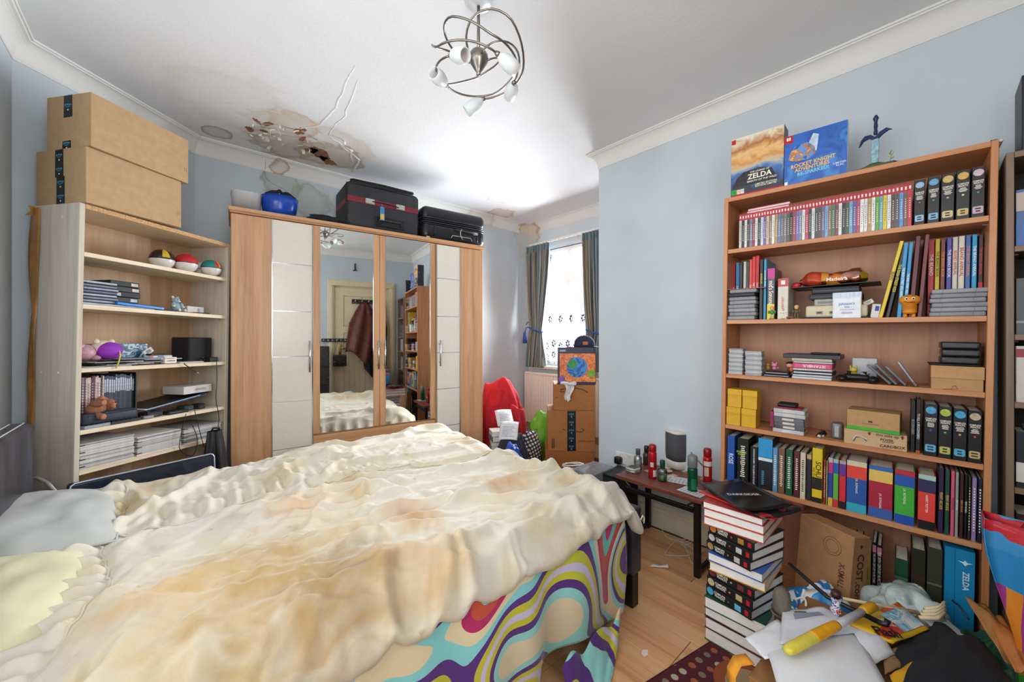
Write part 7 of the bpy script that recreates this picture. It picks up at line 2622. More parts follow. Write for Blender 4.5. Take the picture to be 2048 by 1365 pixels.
z = .0065
tower = [('olive green hardback at the very bottom of the floor tower', .245, .215, .050, .30, '#4a5a2a', 0), ('maroon-edged hardback second from the floor', .245, .215, .044, .32, '#5a1f30', 0), ('dark-edged hardback third from the floor', .24, .215, .040, .29, '#23222a', 0),
         ('dark green hardback fourth from the floor', .25, .22, .046, .33, '#1f4a3a', 0)]
for (lab, x, y, h, r, c, cl) in tower:
    o, h = flat(lab, z, x, y, h, r - .34, c, None)
    z += h
for i, (bd, dt, pq, dx) in enumerate((('#4aa6d0', '#4a5aa0', '#5fb3d6', -.012), ('#b9b08a', '#d8924a', '#b9a878', -.006), ('#6a2a34', '#b9b9bc', '#6f2f38', .004))):
    o, h = flat('black comic-strip volume, %s up in the lower trio of the floor tower' % ordinal(i + 1), z, .215, .185, .036, .10 - .34 + .02 * i, '#1b1a1d', None, dx=dx - .004, dy=-.002, closed_left=True, group='lower trio of black volumes in the floor tower')
    spine_left(o, .185, .036, bd, dt, pq)
    z += h
for lab, x, y, h, r, c in (('yellow hardback above the lower trio', .235, .20, .036, .36, '#cf9a1c'), ('blue-jacketed hardback under the upper trio', .24, .20, .034, .30, '#2a5aa6')):
    o, h = flat(lab, z, x, y, h, r - .34, c, None, dx=.008)
    z += h
for i, (bd, dt, pq, dx) in enumerate((('#a8844a', '#d06a4a', '#b9b6b0', -.004), ('#b5b6ba', '#b53a4a', '#bcbcbc', .006), ('#b0783a', '#d0603a', '#a8743a', .016))):
    o, h = flat('black comic-strip volume, %s up in the upper trio of the floor tower' % ordinal(i + 1), z, .215, .185, .034, .06 - .34 + .03 * i, '#1b1a1d', None, dx=dx, dy=.0, closed_left=True, group='upper trio of black volumes in the floor tower')
    spine_left(o, .185, .034, bd, dt, pq)
    z += h
for lab, x, y, h, r, c, dx in (('green-backed hardback with orange top board', .285, .22, .034, .42, '#c2502c', .05), ('hardback with orange boards and turquoise headband', .285, .22, .034, .42, '#b5452a', .05), ('white-edged hardback under the magazines', .285, .22, .028, .40, '#a83a3c', .048)):
    o, h = flat(lab, z, x, y, h, r - .40, c, None, dx=dx, dy=.02)
    z += h
def leafm(label, z, x, y, rot, m, dx, dy, curl, title=None, tcol='#d6d3cc'):
    o = thing('magazine', label, 'magazine', SF @ Tr(.12 + dx, .1 + dy, z) @ Rz(rot))
    f = lambda u, v: ((u - .5) * x, (v - .5) * y, .002 + curl * (abs(u - .35) ** 2) * 1.1 + .4 * curl * (v - .5) ** 2)
    MB().grid(f, 12, 10).build('cover', m, o, True, solid=.003)
    if title:
        t = txt(title, .026, Tr(.0, .04, .012) @ Rz(-.0), mat(tcol, .4), o, 'title', squeeze=.9, bold=.02)
        t.matrix_local = Tr(.0, -.01, .010 + curl * .02) @ Rz(-.12) @ Matrix.Diagonal((.026, .026, .026, 1))
    return o


leafm('red and white comic lying under the black magazines', z + .002, .23, .30, -.22, mat('#b8322c', .35, var=.2), .05, .0, .02)
leafm('black comic cover second from the top of the tower', z + .010, .21, .29, -.45, patches(['#17171a', '#1c1c20', '#8f2a2c', '#17171a', '#c9c6c2'], 9, .25, 2.), .03, -.015, .03)
leafm('glossy black magazine lettered Darksider on top of the tower', z + .020, .21, .29, -.62, mat('#121214', .22, var=.2), .03, .02, .035, 'DARKSIDER')

# ================================================================== rug
rugm, n_, l_, b_ = newmat('maroon_patterned_rug')
mp = mapping(n_, l_)
vo = N(n_, 'ShaderNodeTexVoronoi')
vo.inputs['Scale'].default_value = 21
vo.inputs['Randomness'].default_value = .15
l_.new(mp.outputs[0], vo.inputs['Vector'])
r1 = ramp(n_, [(.0, (1, 1, 1)), (.26, (1, 1, 1)), (.30, (0, 0, 0))])
l_.new(vo.outputs['Distance'], r1.inputs[0])
sp_ = N(n_, 'ShaderNodeSeparateXYZ')
l_.new(mp.outputs[0], sp_.inputs[0])
rc = ramp(n_, [(0, '#c9bfa4'), (.45, '#b5623a'), (.7, '#8f7d6a'), (1, '#c9bfa4')], 'CONSTANT')
l_.new(vo.outputs['Color'], rc.inputs[0])
d0 = N(n_, 'ShaderNodeVectorMath', operation='DISTANCE')
l_.new(mp.outputs[0], d0.inputs[0])
d0.inputs[1].default_value = (.58, .60, .0)
rm_ = ramp(n_, [(.0, '#b59a72'), (.07, '#b59a72'), (.08, '#a5522f'), (.11, '#a5522f'), (.12, '#4a1420'), (.22, '#4a1420')], 'CONSTANT')
l_.new(d0.outputs['Value'], rm_.inputs[0])
mk = N(n_, 'ShaderNodeMath', operation='LESS_THAN')
mk.inputs[1].default_value = .12
l_.new(d0.outputs['Value'], mk.inputs[0])
mx = N(n_, 'ShaderNodeMix', data_type='RGBA')
l_.new(r1.outputs[0], mx.inputs['Factor'])
mx.inputs['A'].default_value = lin('#5a1826')
l_.new(rc.outputs[0], mx.inputs['B'])
mx2 = N(n_, 'ShaderNodeMix', data_type='RGBA')
l_.new(mk.outputs[0], mx2.inputs['Factor'])
l_.new(mx.outputs['Result'], mx2.inputs['A'])
l_.new(rm_.outputs[0], mx2.inputs['B'])
nz = N(n_, 'ShaderNodeTexNoise')
nz.inputs['Scale'].default_value = 500
l_.new(mp.outputs[0], nz.inputs['Vector'])
mv = N(n_, 'ShaderNodeMix', data_type='RGBA', blend_type='MULTIPLY')
mv.inputs['Factor'].default_value = .45
l_.new(mx2.outputs['Result'], mv.inputs['A'])
l_.new(nz.outputs[1], mv.inputs['B'])
l_.new(mv.outputs['Result'], b_.inputs['Base Color'])
b_.inputs['Roughness'].default_value = .95
bp = N(n_, 'ShaderNodeBump')
bp.inputs['Strength'].default_value = .6
bp.inputs['Distance'].default_value = .004
l_.new(nz.outputs[0], bp.inputs['Height'])
l_.new(bp.outputs[0], b_.inputs['Normal'])
rg = thing('rug', 'maroon rug with cream and orange dots beneath the clutter', 'rug', Tr(1.02, .778, 0) @ Rz(-.208) @ Tr(0, -.80, 0))
B(0, .92, 0, .80, .0005, .006, c=.002).build('pile', rugm, rg)
B(-.002, .922, .80, .804, .0005, .0055).build('binding', mat('#4a1420', .9), rg)

# ================================================================== the recess: cartons, clothes, cap
RYAW = math.atan2(-.274, .267)
RB = lambda px, z: onz(px, 903, .33)
base0 = Vector((2.294, 2.145, 0))
e = Vector((math.cos(RYAW), math.sin(RYAW), 0))


def rcarton(label, off, w, d, z0, z1, m=None):
    o = base0 + e * off
    return carton(label, Tr(o.x, o.y, z0) @ Rz(RYAW), w, d, z1 - z0, m or mat('#9a6233', .75, var=.08, scale=30))


c0 = rcarton('lowest brown carton in the recess, mostly hidden by the bed', -.02, .39, .32, .002, .332, mat('#8f5527', .75, var=.08))
c1 = rcarton('large orange-brown carton with a dark tape down its front', 0, .375, .30, .333, .66)
c2 = rcarton('brown carton with a black arrow mark, second from top in the recess', .05, .325, .27, .662, .868)
FR = Matrix(((1, 0, 0, 0), (0, 0, -1, -.0004), (0, 1, 0, 0), (0, 0, 0, 1)))
tape_prints(c1, None, .155, .225, .002, .325, FR)
txt('amazon pantry', .028, FR @ Tr(.305, .085, .0004), dk, c1, 'printed_words', squeeze=.75, bold=.01)
MB().tube([(.225, -.0004, .16), (.27, -.0004, .155), (.29, -.0004, .175), (.265, -.0004, .185)], .0035, 5).build('printed_arrow', dk, c1)
MB().tube([(.12, -.0004, .18), (.14, -.0004, .168)], .003, 5).build('printed_arrow', dk, c1)
for k in range(7):
    B(.028 + k * .004, .030 + k * .004 + .001 * (k % 3), -.0006, .0003, .02, .10).build('barcode_bar', dk, c1)
MB().tube([(.055, -.0004, .165), (.10, -.0004, .178), (.16, -.0004, .182), (.22, -.0004, .172), (.27, -.0004, .145)], .004, 5).build('printed_arrow', dk, c2)
MB().tube([(.060, -.0004, .175), (.050, -.0004, .148), (.080, -.0004, .148)], .004, 5).build('printed_arrow', dk, c2)
B(.012, .03, -.0006, .0003, .10, .106).build('printed_mark', dk, c2)
# printed box with orange art
o0 = base0 + e * .083
pb = thing('printed_box', 'boxed set printed in orange, blue and green on the upper carton', 'box', Tr(o0.x, o0.y, .8695) @ Rz(RYAW))
PW, PH = .30, .30
B(0, PW, 0, .12, 0, PH, c=.002).build('carton', mat('#26243a', .35), pb)
B(.012, PW - .004, -.0006, .002, .022, PH - .05).build('orange_art', patches(['#c2602a', '#d8823a', '#b5482a', '#e09a4a', '#c96a30'], 14, .35, 6., interp='LINEAR'), pb)
MB().lathe([(.082, 0), (.082, .0008)], 28, face_front(.15, -.0005, .14)).build('blue_disc', patches(['#1f4f9e', '#2a7fb5', '#17407f', '#3a9ac2'], 14, .35, 3.), pb)
MB().lathe([(.035, 0), (.035, .0008)], 20, face_front(.115, -.0014, .165)).build('green_disc', mat('#2f8a3a', .4, var=.2), pb)
MB().lathe([(.030, 0), (.030, .0008)], 20, face_front(.265, -.0014, .09)).build('green_disc', mat('#6a9a2a', .4, var=.2), pb)
MB().lathe([(.026, 0), (.026, .0008)], 20, face_front(.03, -.0014, .045)).build('purple_disc', mat('#7a4aa0', .4, var=.2), pb)
B(.012, .06, -.0006, .002, PH - .035, PH - .02).build('pale_strip', mat('#8f93b8', .4), pb)
cap = thing('baseball_cap', 'navy baseball cap on the orange printed box', 'cap', Tr(*(o0 + e * .215)[:2], .8695 + PH + .001) @ Rz(RYAW) @ Tr(0, .06, 0))
MB().lathe([(.082, 0), (.084, .02), (.078, .05), (.058, .078), (.030, .092), (.004, .096)], 24, sy=.85).build('crown', mat('#1d2038', .8, var=.15), cap, True)
MB().grid(lambda u, v: (lambda a: ((.08 + .055 * v) * math.cos(a), (.07 + .02 * v) * math.sin(a), .006 - .010 * v))(-.9 + 1.8 * u), 16, 4).build('peak', mat('#1d2038', .8), cap, True, solid=.003)
MB().lathe([(.006, .094), (.004, .099)], 8).build('button', mat('#1d2038', .8), cap)
B(-.02, .02, -.072, -.069, .02, .045).build('patch', mat('#a8623a', .8), cap)
o = crate('purple_wrapper', 'bright purple plastic strip lying beside the cap', 'wrapper', Tr(*(o0 + e * .07)[:2], .8695 + PH) @ Rz(RYAW) @ Tr(0, .02, 0), .06, .02, .004, '#7a4ac2')
# tape roll and plastic on the carton
o1 = base0 + e * .165
tr_ = thing('sock_bundle', 'white rolled carrier bag with a torn end hanging over the carton', 'plastic bag', Tr(o1.x, o1.y, .869) @ Rz(RYAW))
MB().tube([(.0 + .055 * math.cos(a), -.01 + .022 * math.sin(a), .012 + .006 * math.sin(a * 2)) for a in [2 * PI * i / 22 for i in range(22)]], .012, 8, closed=True).build('ring', mat('#d3d0ca', .7), tr_, True)
MB().grid(lambda u, v: ((u - .5) * (.075 - .035 * v) + .012 * math.sin(v * 6), -.022 - .012 * math.sin(v * 3 + u * 5), .008 - .135 * v + .012 * math.sin(u * 9)), 10, 14).build('torn_end', mat('#d6d4d0', .7), tr_, True, solid=.001)
# router box and cables in front
p = onz(1165, 940, .30)
o = thing('router_box', 'dark grey equipment box beside the bed carrying cables', 'box', Tr(p.x - .03, p.y - .07, .0) @ Rz(RYAW + .1))
B(-.10, .12, -.08, .12, 0, .30, c=.004).build('housing', mat('#2c2e34', .4), o)
B(-.09, .02, -.081, -.079, .22, .28).build('front_label', mat('#5a5c62', .4), o)
q_ = thing('power_adapter', 'white mains adapter lying among loose cables', 'adapter', Tr(p.x - .05, p.y - .06, .301) @ Rz(.3))
MB().rbox(.085, .055, .045, .008, 3).build('body', mat('#d9d7d2', .35), q_, True)
for k in range(3):
    B(-.02 + .016 * k, -.014 + .016 * k, -.004, .004, .045, .062).build('pin', sil, q_)
for i, (lab, col, off) in enumerate((('white flex looped over the equipment box', '#dcdad4', 0), ('black lead tangled on the equipment box', '#17171a', 1), ('yellow plugged lead on the equipment box', '#c9a82a', 2))):
    c_ = thing('cable', lab, 'cable', Tr(p.x - .06, p.y - .02, .308) @ Rz(RYAW))
    random.seed(40 + i)
    pts = []
    for k in range(26):
        a = k * .55
        pts.append((.085 * math.cos(a) * (1 - .012 * k) + (-.04, .03, .05)[i], .05 * math.sin(a * 1.0 + i), .006 + .022 * (k / 26) + .012 * math.sin(a * .7 + i) ** 2 + (.02 if i == 0 else 0)))
    MB().tube(pts[:26 if i < 2 else 9], .0045 if i != 1 else .0032, 6).build('wire', mat(col, .5), c_, True)


# soft heaps of clothes
def heap(name, label, cat, c, rx, ry, h, m, seed, yaw=0., folds=.16, parts=None, nf=5):
    o = thing(name, label, cat, Tr(c[0], c[1], c[2]) @ Rz(yaw))

    def f(u, v):
        a = u * 2 * PI
        t = v * PI / 2
        d = Vector((math.cos(t) * math.cos(a), math.cos(t) * math.sin(a), math.sin(t)))
        k = 1 + folds * noise.noise(d * 2.2 + Vector((seed, 0, 0))) + folds * .55 * math.sin(nf * a + 4 * noise.noise(d * 1.7 + Vector((0, seed, 0))) * 2 + d.z * 5) * (1 - .5 * d.z)
        k += folds * .35 * noise.noise(d * 7 + Vector((seed, seed, 0)))
        w_ = math.cos(t) ** -.35 if t < 1.5 else 2.2
        return (rx * d.x * k * w_, ry * d.y * k * w_, h * d.z * (1 + .5 * folds * noise.noise(d * 3 + Vector((0, 0, seed)))))
    MB().grid(f, 64, 24).build('fabric', m, o, True)
    return o


redf = mat('#b0202c', .95, var=.12, scale=25, bump=.4)
random.seed(77)
zz = .003
for i in range(11):
    hh = random.uniform(.03, .05)
    o = thing('book', 'old paperback, %s from the bottom of the pile under the red fleece' % ordinal(i + 1), 'book', Tr(2.22, 2.62, zz) @ Rz(-.5 + random.uniform(-.15, .15)), 'paperbacks in the recess')
    MB().prism([(-.11, -hh), (.10, -hh), (.10, -hh + .002), (-.108, -hh + .002), (-.108, -.002), (.10, -.002), (.10, 0), (-.11, 0)], -.075, .075, Rx(PI / 2) @ Matrix.Diagonal((1, -1, 1, 1))).build('cover', mat(random.choice(['#cfcabf', '#9a9488', '#d6d3cb', '#6f7a86']), .5), o)
    B(-.107, .098, -.073, .073, .002, hh - .002).build('pages', PAPERW if i > 6 else PAPERH, o)
    zz += hh
heap('fleece_blanket', 'bright red fleece heaped over the paperbacks beside the wardrobe', 'blanket', (2.46, 2.95, .002), .23, .24, .82, redf, 3., .4, .24, nf=7)
o = heap('fleece_blanket', 'red fleece fold hanging down in front of the wall', 'blanket', (2.46, 2.72, .0), .12, .11, .60, redf, 9., .2, .26, nf=6)
heap('clothes_heap', 'dark grey clothes heaped at the foot of the paperbacks', 'clothes', (2.15, 2.41, 0), .14, .12, .46, mat('#3a3a44', .95, var=.2, scale=20, bump=.3), 5., -.3, .22)
heap('carrier_bag', 'crumpled lime green bag in the recess', 'bag', (2.64, 2.53, 0), .14, .11, .54, mat('#6aa62c', .5, var=.15, scale=15), 7., -.6, .25, nf=7)
plaid, n_, l_, b_ = newmat('plaid_cotton')
mp = mapping(n_, l_, (1, 1, 1), rot=(0.3, .2, .5))
w1 = N(n_, 'ShaderNodeTexWave', bands_direction='X')
w1.inputs['Scale'].default_value = 11
w2 = N(n_, 'ShaderNodeTexWave', bands_direction='Z')
w2.inputs['Scale'].default_value = 11
l_.new(mp.outputs[0], w1.inputs['Vector'])
l_.new(mp.outputs[0], w2.inputs['Vector'])
mm_ = N(n_, 'ShaderNodeMath', operation='MULTIPLY')
l_.new(w1.outputs[1], mm_.inputs[0])
l_.new(w2.outputs[1], mm_.inputs[1])
rr = ramp(n_, [(.0, '#221f20'), (.12, '#4a4446'), (.35, '#b9b2b0'), (.7, '#dcd8d6')])
l_.new(mm_.outputs[0], rr.inputs[0])
l_.new(rr.outputs[0], b_.inputs['Base Color'])
b_.inputs['Roughness'].default_value = .9
heap('shirt', 'black and white checked shirt crumpled beside the cartons', 'shirt', (2.37, 2.43, 0), .11, .10, .42, plaid, 2., .1, .25, nf=6)
heap('carrier_bag', 'bright blue bag behind the bed foot', 'bag', (1.99, 2.24, 0), .12, .09, .42, mat('#1f4fb0', .35, var=.15), 8., .2, .25)
for i, (px, py, z, r_) in enumerate(((1005, 842, .50, .3), (1013, 868, .46, -.1))):
    p = onz(px, py, z)
    o = thing('paper_sheet', ['printed letter resting against the paperbacks', 'printed letter lying on the dark clothes'][i], 'paper', Tr(p.x - .02, p.y - .05, z + .035) @ Rz(-.75 + r_) @ Rx(.75))
    MB().grid(lambda u, v: ((u - .5) * .15, (v - .5) * .17, .012 * math.sin(u * 3)), 6, 6).build('sheet', mat('#d6d6da', .7), o, True, solid=.0006)
    b2_ = MB()
    for k in range(8):
        b2_.box(-.05, .05 - .012 * (k % 3), -.06 + k * .013, -.057 + k * .013, .0135, .0139)
    q_ = b2_.build('printed_lines', mat('#8a8a92', .6), o)
    q_['kind'] = 'stuff'

# ================================================================== things on the door wall, seen in the mirrors
hk = thing('coat_rack', 'dark coat rack with pale pegs on the back of the door', 'coat rack', Tr(1.45, YN + .001, 1.78))
B(0, .50, 0, .02, 0, .07, c=.003).build('board', mat('#2a211c', .5), hk)
for i in range(5):
    MB().tube([(.05 + .1 * i, .02, .04), (.05 + .1 * i, .05, .035), (.05 + .1 * i, .058, .055)], .006, 6).build('peg', mat('#cfc8b8', .4), hk, True)


def coat(label, x, z1, z0, w, m, seed, y0=.03, hang=.09):
    o = thing('coat', label, 'coat', Tr(x, YN + .004, 0), 'coats on the door')

    def f(u, v):
        z = z1 + (z0 - z1) * v
        ww = w * (.22 + .78 * min(1, v * 2.4) ** .7) * (1 - .15 * max(0, v - .7))
        xx = (u - .5) * ww + .04 * math.sin(v * 3 + seed)
        yy = y0 + hang * math.sin(PI * u) ** .6 * (.4 + .6 * v) + .018 * math.sin(u * 17 + seed + 2 * v) * (.3 + v)
        zz = z + .10 * math.sin(u * 5 + seed) * v
        return (xx, max(.022, yy), zz)
    MB().grid(f, 40, 26).build('fabric', m, o, True, solid=.006)
    MB().tube([(0, y0 + .02, z1 + .03), (0, y0 + .012, z1 + .005), (.004, y0 + .012, z1 - .01)], .004, 5).build('hanging_loop', blk, o, True)
    return o


coat('reddish brown coat hanging on the door, seen in the mirrors', 1.60, 1.79, .93, .46, mat('#5c2c22', .6, var=.25, scale=14, bump=.3), 1., .05)
coat('black jacket hanging on the door beside the brown coat', 1.83, 1.79, .70, .36, mat('#15161b', .8, var=.2), 2.6, .045, .075)
rk = thing('key_rack', 'black peg rail beside the door handle', 'peg rail', Tr(1.02, YN + .001, 1.18))
B(0, .36, .028, .04, 0, .05, c=.003).build('rail', blk, rk)
B(.02, .06, 0, .028, .01, .04).build('bracket', blk, rk)
B(.25, .29, .0, .028, .01, .04).build('bracket', blk, rk)
for i in range(6):
    MB().lathe([(.008, 0), (.010, .01)], 8, Tr(.03 + .06 * i, .04, .025) @ Rx(-PI / 2)).build('knob', mat('#c9c6bf', .3), rk)
hb = thing('handbag', 'small black shoulder bag hanging from the peg rail', 'bag', Tr(1.27, YN + .085, .80))
MB().rbox(.19, .06, .18, .015, 3).build('body', mat('#141418', .45), hb, True)
MB().tube([(-.09, 0, .17), (-.05, -.01, .30), (0, -.02, .42), (.05, -.01, .30), (.09, 0, .17)], .007, 6, flat=.4).build('strap', blk, hb, True)
tw2 = thing('stereo_tower', 'tall black stereo tower beside the door', 'stereo', Tr(.86, YN + .17, 0))
B(0, .24, 0, .24, .0, 1.12, c=.004).build('cabinet', mat('#17171b', .4, var=.2), tw2)
for k in range(4):
    B(.01, .23, .24, .252, .03 + k * .27, .28 + k * .27, c=.003).build('front_panel', mat('#202127', .3), tw2)
br_ = thing('wall_bracket_lamp', 'small dark key hook on the wall above the door', 'wall hook', Tr(1.50, YN, 2.33))
B(-.012, .012, 0, .012, -.03, .09, c=.003).build('plate', mat('#4a4034', .4, .6), br_)
for sx in (-1, 1):
    MB().tube([(sx * .006, .01, -.02), (sx * .025, .04, -.04), (sx * .03, .045, -.02)], .006, 6).build('hook', mat('#4a4034', .4, .6), br_, True)
# ================================================================== clutter heaped in front of the right bookcase
def at(px, py, z):
    return onz(px, py, z)


# carton carrying the pile nearest the camera
p = at(1480, 1335, .33)
und = carton('open brown carton under the envelopes, nearest the camera', Tr(1.16, .02, .0065) @ Rz(-.05), .52, .34, .325, mat('#8a6238', .75, var=.1))
und2 = carton('brown carton buried under the clutter beside the bookcase', Tr(1.62, -.12, .0065) @ Rz(.05), .36, .44, .235, mat('#8a6238', .75, var=.1))
# shop carton standing between the book tower and the shelves
cb = thing('cardboard_box', 'upright brown carton printed COST.com between book tower and shelves', 'cardboard box', Tr(1.93, .255, .16) @ Rz(math.radians(-117)) @ Rx(-.12))
B(-.21, 0, 0, .085, 0, .325, c=.002).build('body', mat('#a07650', .7, var=.1, scale=25), cb)
FRc = Matrix(((1, 0, 0, 0), (0, 0, -1, -.0004), (0, 1, 0, 0), (0, 0, 0, 1)))
SDc = Matrix(((0, 0, 1, .0004), (1, 0, 0, 0), (0, 1, 0, 0), (0, 0, 0, 1)))
txt('COST.com', .047, SDc @ Tr(.040, .17, .0004) @ Rz(-PI / 2), dk, cb, 'printed_words', squeeze=.85, bold=.025)
txt('X-SMALL', .030, FRc @ Tr(-.035, .16, .0004) @ Rz(-PI / 2), dk, cb, 'printed_words', squeeze=.8, bold=.012)
MB().tube([(-.075 + .034 * math.cos(a), -.0006, .255 + .034 * math.sin(a)) for a in [2 * PI * i / 26 for i in range(26)]], .0012, 4, closed=True).build('printed_seal', mat('#7a5838', .7), cb)
MB().tube([(-.075 + .024 * math.cos(a), -.0006, .255 + .024 * math.sin(a)) for a in [2 * PI * i / 22 for i in range(22)]], .0010, 4, closed=True).build('printed_seal', mat('#7a5838', .7), cb)
for k in range(3):
    MB().prism([(-.003, 0), (0, .014), (.003, 0)], 0, .0005, SDc @ Tr(.04, .285, .0003) @ Rz(.7 * (k - 1))).build('printed_mark', dk, cb)

# plastic bags and rubbish between
heap('plastic_bag', 'blue and white plastic bag crumpled below the upright carton', 'plastic bag', (1.80, .30, .0065), .17, .12, .31, patches(['#1f6fae', '#2a86c2', '#d9dde0', '#1f6fae', '#a8283a'], 9, .3, 7.), 6., .3, .3, nf=7)
heap('plastic_bag', 'pale green clear plastic bag in front of the record books', 'plastic bag', (1.98, .10, .0065), .12, .13, .35, mat('#b9c9c6', .2, var=.2, alpha=.8), 11., .6, .35, nf=8)
heap('rubbish_bag', 'dark green plastic bag low beside the blue slipcase', 'plastic bag', (1.93, -.10, .0065), .13, .12, .30, mat('#1f4a34', .35, var=.2), 12., .6, .3, nf=7)


def sheet(name, label, pts, z, m, cat='paper', bulge=.01, solid=.0012, n=12, wave=.006, seed=0., zs=None):
    """sheet of paper or cloth whose four corners are photo pixels at height z"""
    P = [at(x, y, (zs[i] if zs else z)) for i, (x, y) in enumerate(pts)]
    o = thing(name, label, cat)

    def f(u, v):
        a = P[0].lerp(P[1], u)
        b_ = P[3].lerp(P[2], u)
        w = a.lerp(b_, v)
        return (w.x, w.y, w.z + bulge * math.sin(PI * u) * math.sin(PI * v) + wave * noise.noise(Vector((u * 3 + seed, v * 3, seed))))
    MB().grid(f, n, n).build('sheet', m, o, True, solid=solid)
    o['_f'] = 0
    del o['_f']
    return o, f, P


white = mat('#d3d5da', .6, var=.04, scale=8)
# black cloth draped to the right, over the cartons
sheet('black_trousers', 'black cloth lying over the clutter in the lower right corner', [(1870, 1248), (1965, 1290), (2060, 1420), (1790, 1400)], .33, mat('#1b1c21', .95, var=.15, scale=120, bump=.3), 'clothes', .035, .006, 24, .02, 3., (.34, .31, .36, .40))
sheet('black_trousers', 'black cloth fold showing under the white letters', [(1770, 1300), (1880, 1250), (1960, 1365), (1800, 1365)], .33, mat('#1b1c21', .95, var=.15, scale=120, bump=.3), 'clothes', .02, .005, 18, .015, 5., (.335, .34, .36, .37))
sheet('letter', 'white papers leaning behind the yellow duster packet', [(1790, 1190), (1845, 1175), (1880, 1225), (1800, 1240)], .30, white, 'paper', .01, .0012, 10, .006, 2., (.33, .32, .29, .31))
sheet('letter', 'long white paper with green print under the black cloth', [(1840, 1235), (1890, 1235), (2000, 1330), (1960, 1350)], .30, white, 'paper', .01, .0012, 10, .006, 8., (.29, .28, .27, .28))
# envelopes
e1, f1, P1 = sheet('envelope', 'large white sheet spread nearest the camera', [(1520, 1262), (1700, 1240), (1790, 1400), (1570, 1420)], .37, white, 'paper', .012, .0012, 14, .008, 1., (.345, .36, .40, .385))
e2, f2, P2 = sheet('envelope', 'white window envelope lying topmost on the papers', [(1565, 1222), (1650, 1215), (1730, 1262), (1560, 1290)], .375, mat('#c9ccd4', .6, var=.05), 'envelope', .008, .0015, 14, .005, 4., (.368, .372, .385, .375))
q0, q1 = Vector(f2(.30, .25)), Vector(f2(.72, .34))
MB().grid(lambda u, v: (lambda w: (w[0], w[1], w[2] + .0034))(f2(.22 + .5 * u, .22 + .2 * v)), 8, 4).build('window', mat('#8f98ac', .3), e2, True)
t_ = MB()
for k in range(12):
    w = Vector(f2(.26 + .02 * k, .16))
    t_.box(w.x - .003, w.x + .002, w.y - .0012, w.y + .0012, w.z + .0030, w.z + .0036)
q_ = t_.build('printed_lines', dk, e2)
q_['kind'] = 'stuff'
sheet('envelope', 'white envelope poking out towards the book tower', [(1490, 1278), (1555, 1240), (1640, 1300), (1530, 1320)], .355, white, 'envelope', .006, .0015, 10, .004, 6., (.352, .36, .372, .36))
sheet('letter', 'printed white letter curling beside the black cloth', [(1700, 1255), (1760, 1260), (1790, 1310), (1745, 1330)], .375, white, 'paper', .015, .0012, 10, .006, 9., (.38, .37, .365, .375))
sheet('envelope', 'brown envelope edge under the black cloth', [(1765, 1305), (1815, 1290), (1815, 1330), (1770, 1350)], .35, mat('#8a6a48', .7), 'envelope', .004, .0015, 8, .003, 2., (.36, .36, .36, .37))
sheet('duster', 'yellow cloth folded at the lower edge', [(1780, 1355), (1830, 1325), (1870, 1375), (1800, 1400)], .37, mat('#cf9a16', .8, var=.08), 'cloth', .01, .004, 10, .005, 3.)
# yellow duster packet
pk, fp, PP = sheet('duster_packet', 'yellow packet of duster refills with blue and orange print', [(1700, 1252), (1795, 1208), (1858, 1262), (1785, 1290)], .37, mat('#d3aa1c', .35, var=.05), 'packet', .012, .006, 14, .003, 5., (.385, .36, .355, .375))


def onsheet(f, u0, u1, v0, v1, m, nm, parent, dz=.0016):
    return MB().grid(lambda u, v: (lambda w: (w[0], w[1], w[2] + dz))(f(u0 + (u1 - u0) * u, v0 + (v1 - v0) * v)), 8, 6).build(nm, m, parent, True)


onsheet(fp, .42, .96, .22, .90, patches(['#cfe0e6', '#6fb0c9', '#a9cfd8', '#dfe6e6', '#3f86ae'], 26, .4, 1.), 'blue_picture', pk, .0085)
onsheet(fp, .02, .42, .55, .90, mat('#c8442a', .4), 'orange_panel', pk, .0085)
onsheet(fp, .55, .95, .06, .22, mat('#cc4a2c', .4), 'orange_panel', pk, .0085)


def textsheet(f, s, u, v, size, m, parent, rot, dz=.0108, squeeze=.9):
    a, b_, c_ = Vector(f(u, v)), Vector(f(u + .05, v)), Vector(f(u, v - .05))
    x = (b_ - a).normalized()
    z = x.cross(c_ - a).normalized()
    if z.z < 0:
        z = -z
    y = z.cross(x)
    M_ = Matrix(((x.x, y.x, z.x, a.x + z.x * dz), (x.y, y.y, z.y, a.y + z.y * dz), (x.z, y.z, z.z, a.z + z.z * dz), (0, 0, 0, 1))) @ Rz(rot)
    return txt(s, size, M_, m, parent, 'printed_words', squeeze=squeeze, bold=.03)


textsheet(fp, 'Flash', .14, .72, .040, mat('#1a1a1c', .5), pk, -.5)
textsheet(fp, 'DUST MAGNET\nREFILL', .30, .52, .017, mat('#e6e2da', .5), pk, -.5)
textsheet(fp, 'BOOSTED\nDUSTERS', .78, .14, .010, mat('#ece8e0', .5), pk, -.1)
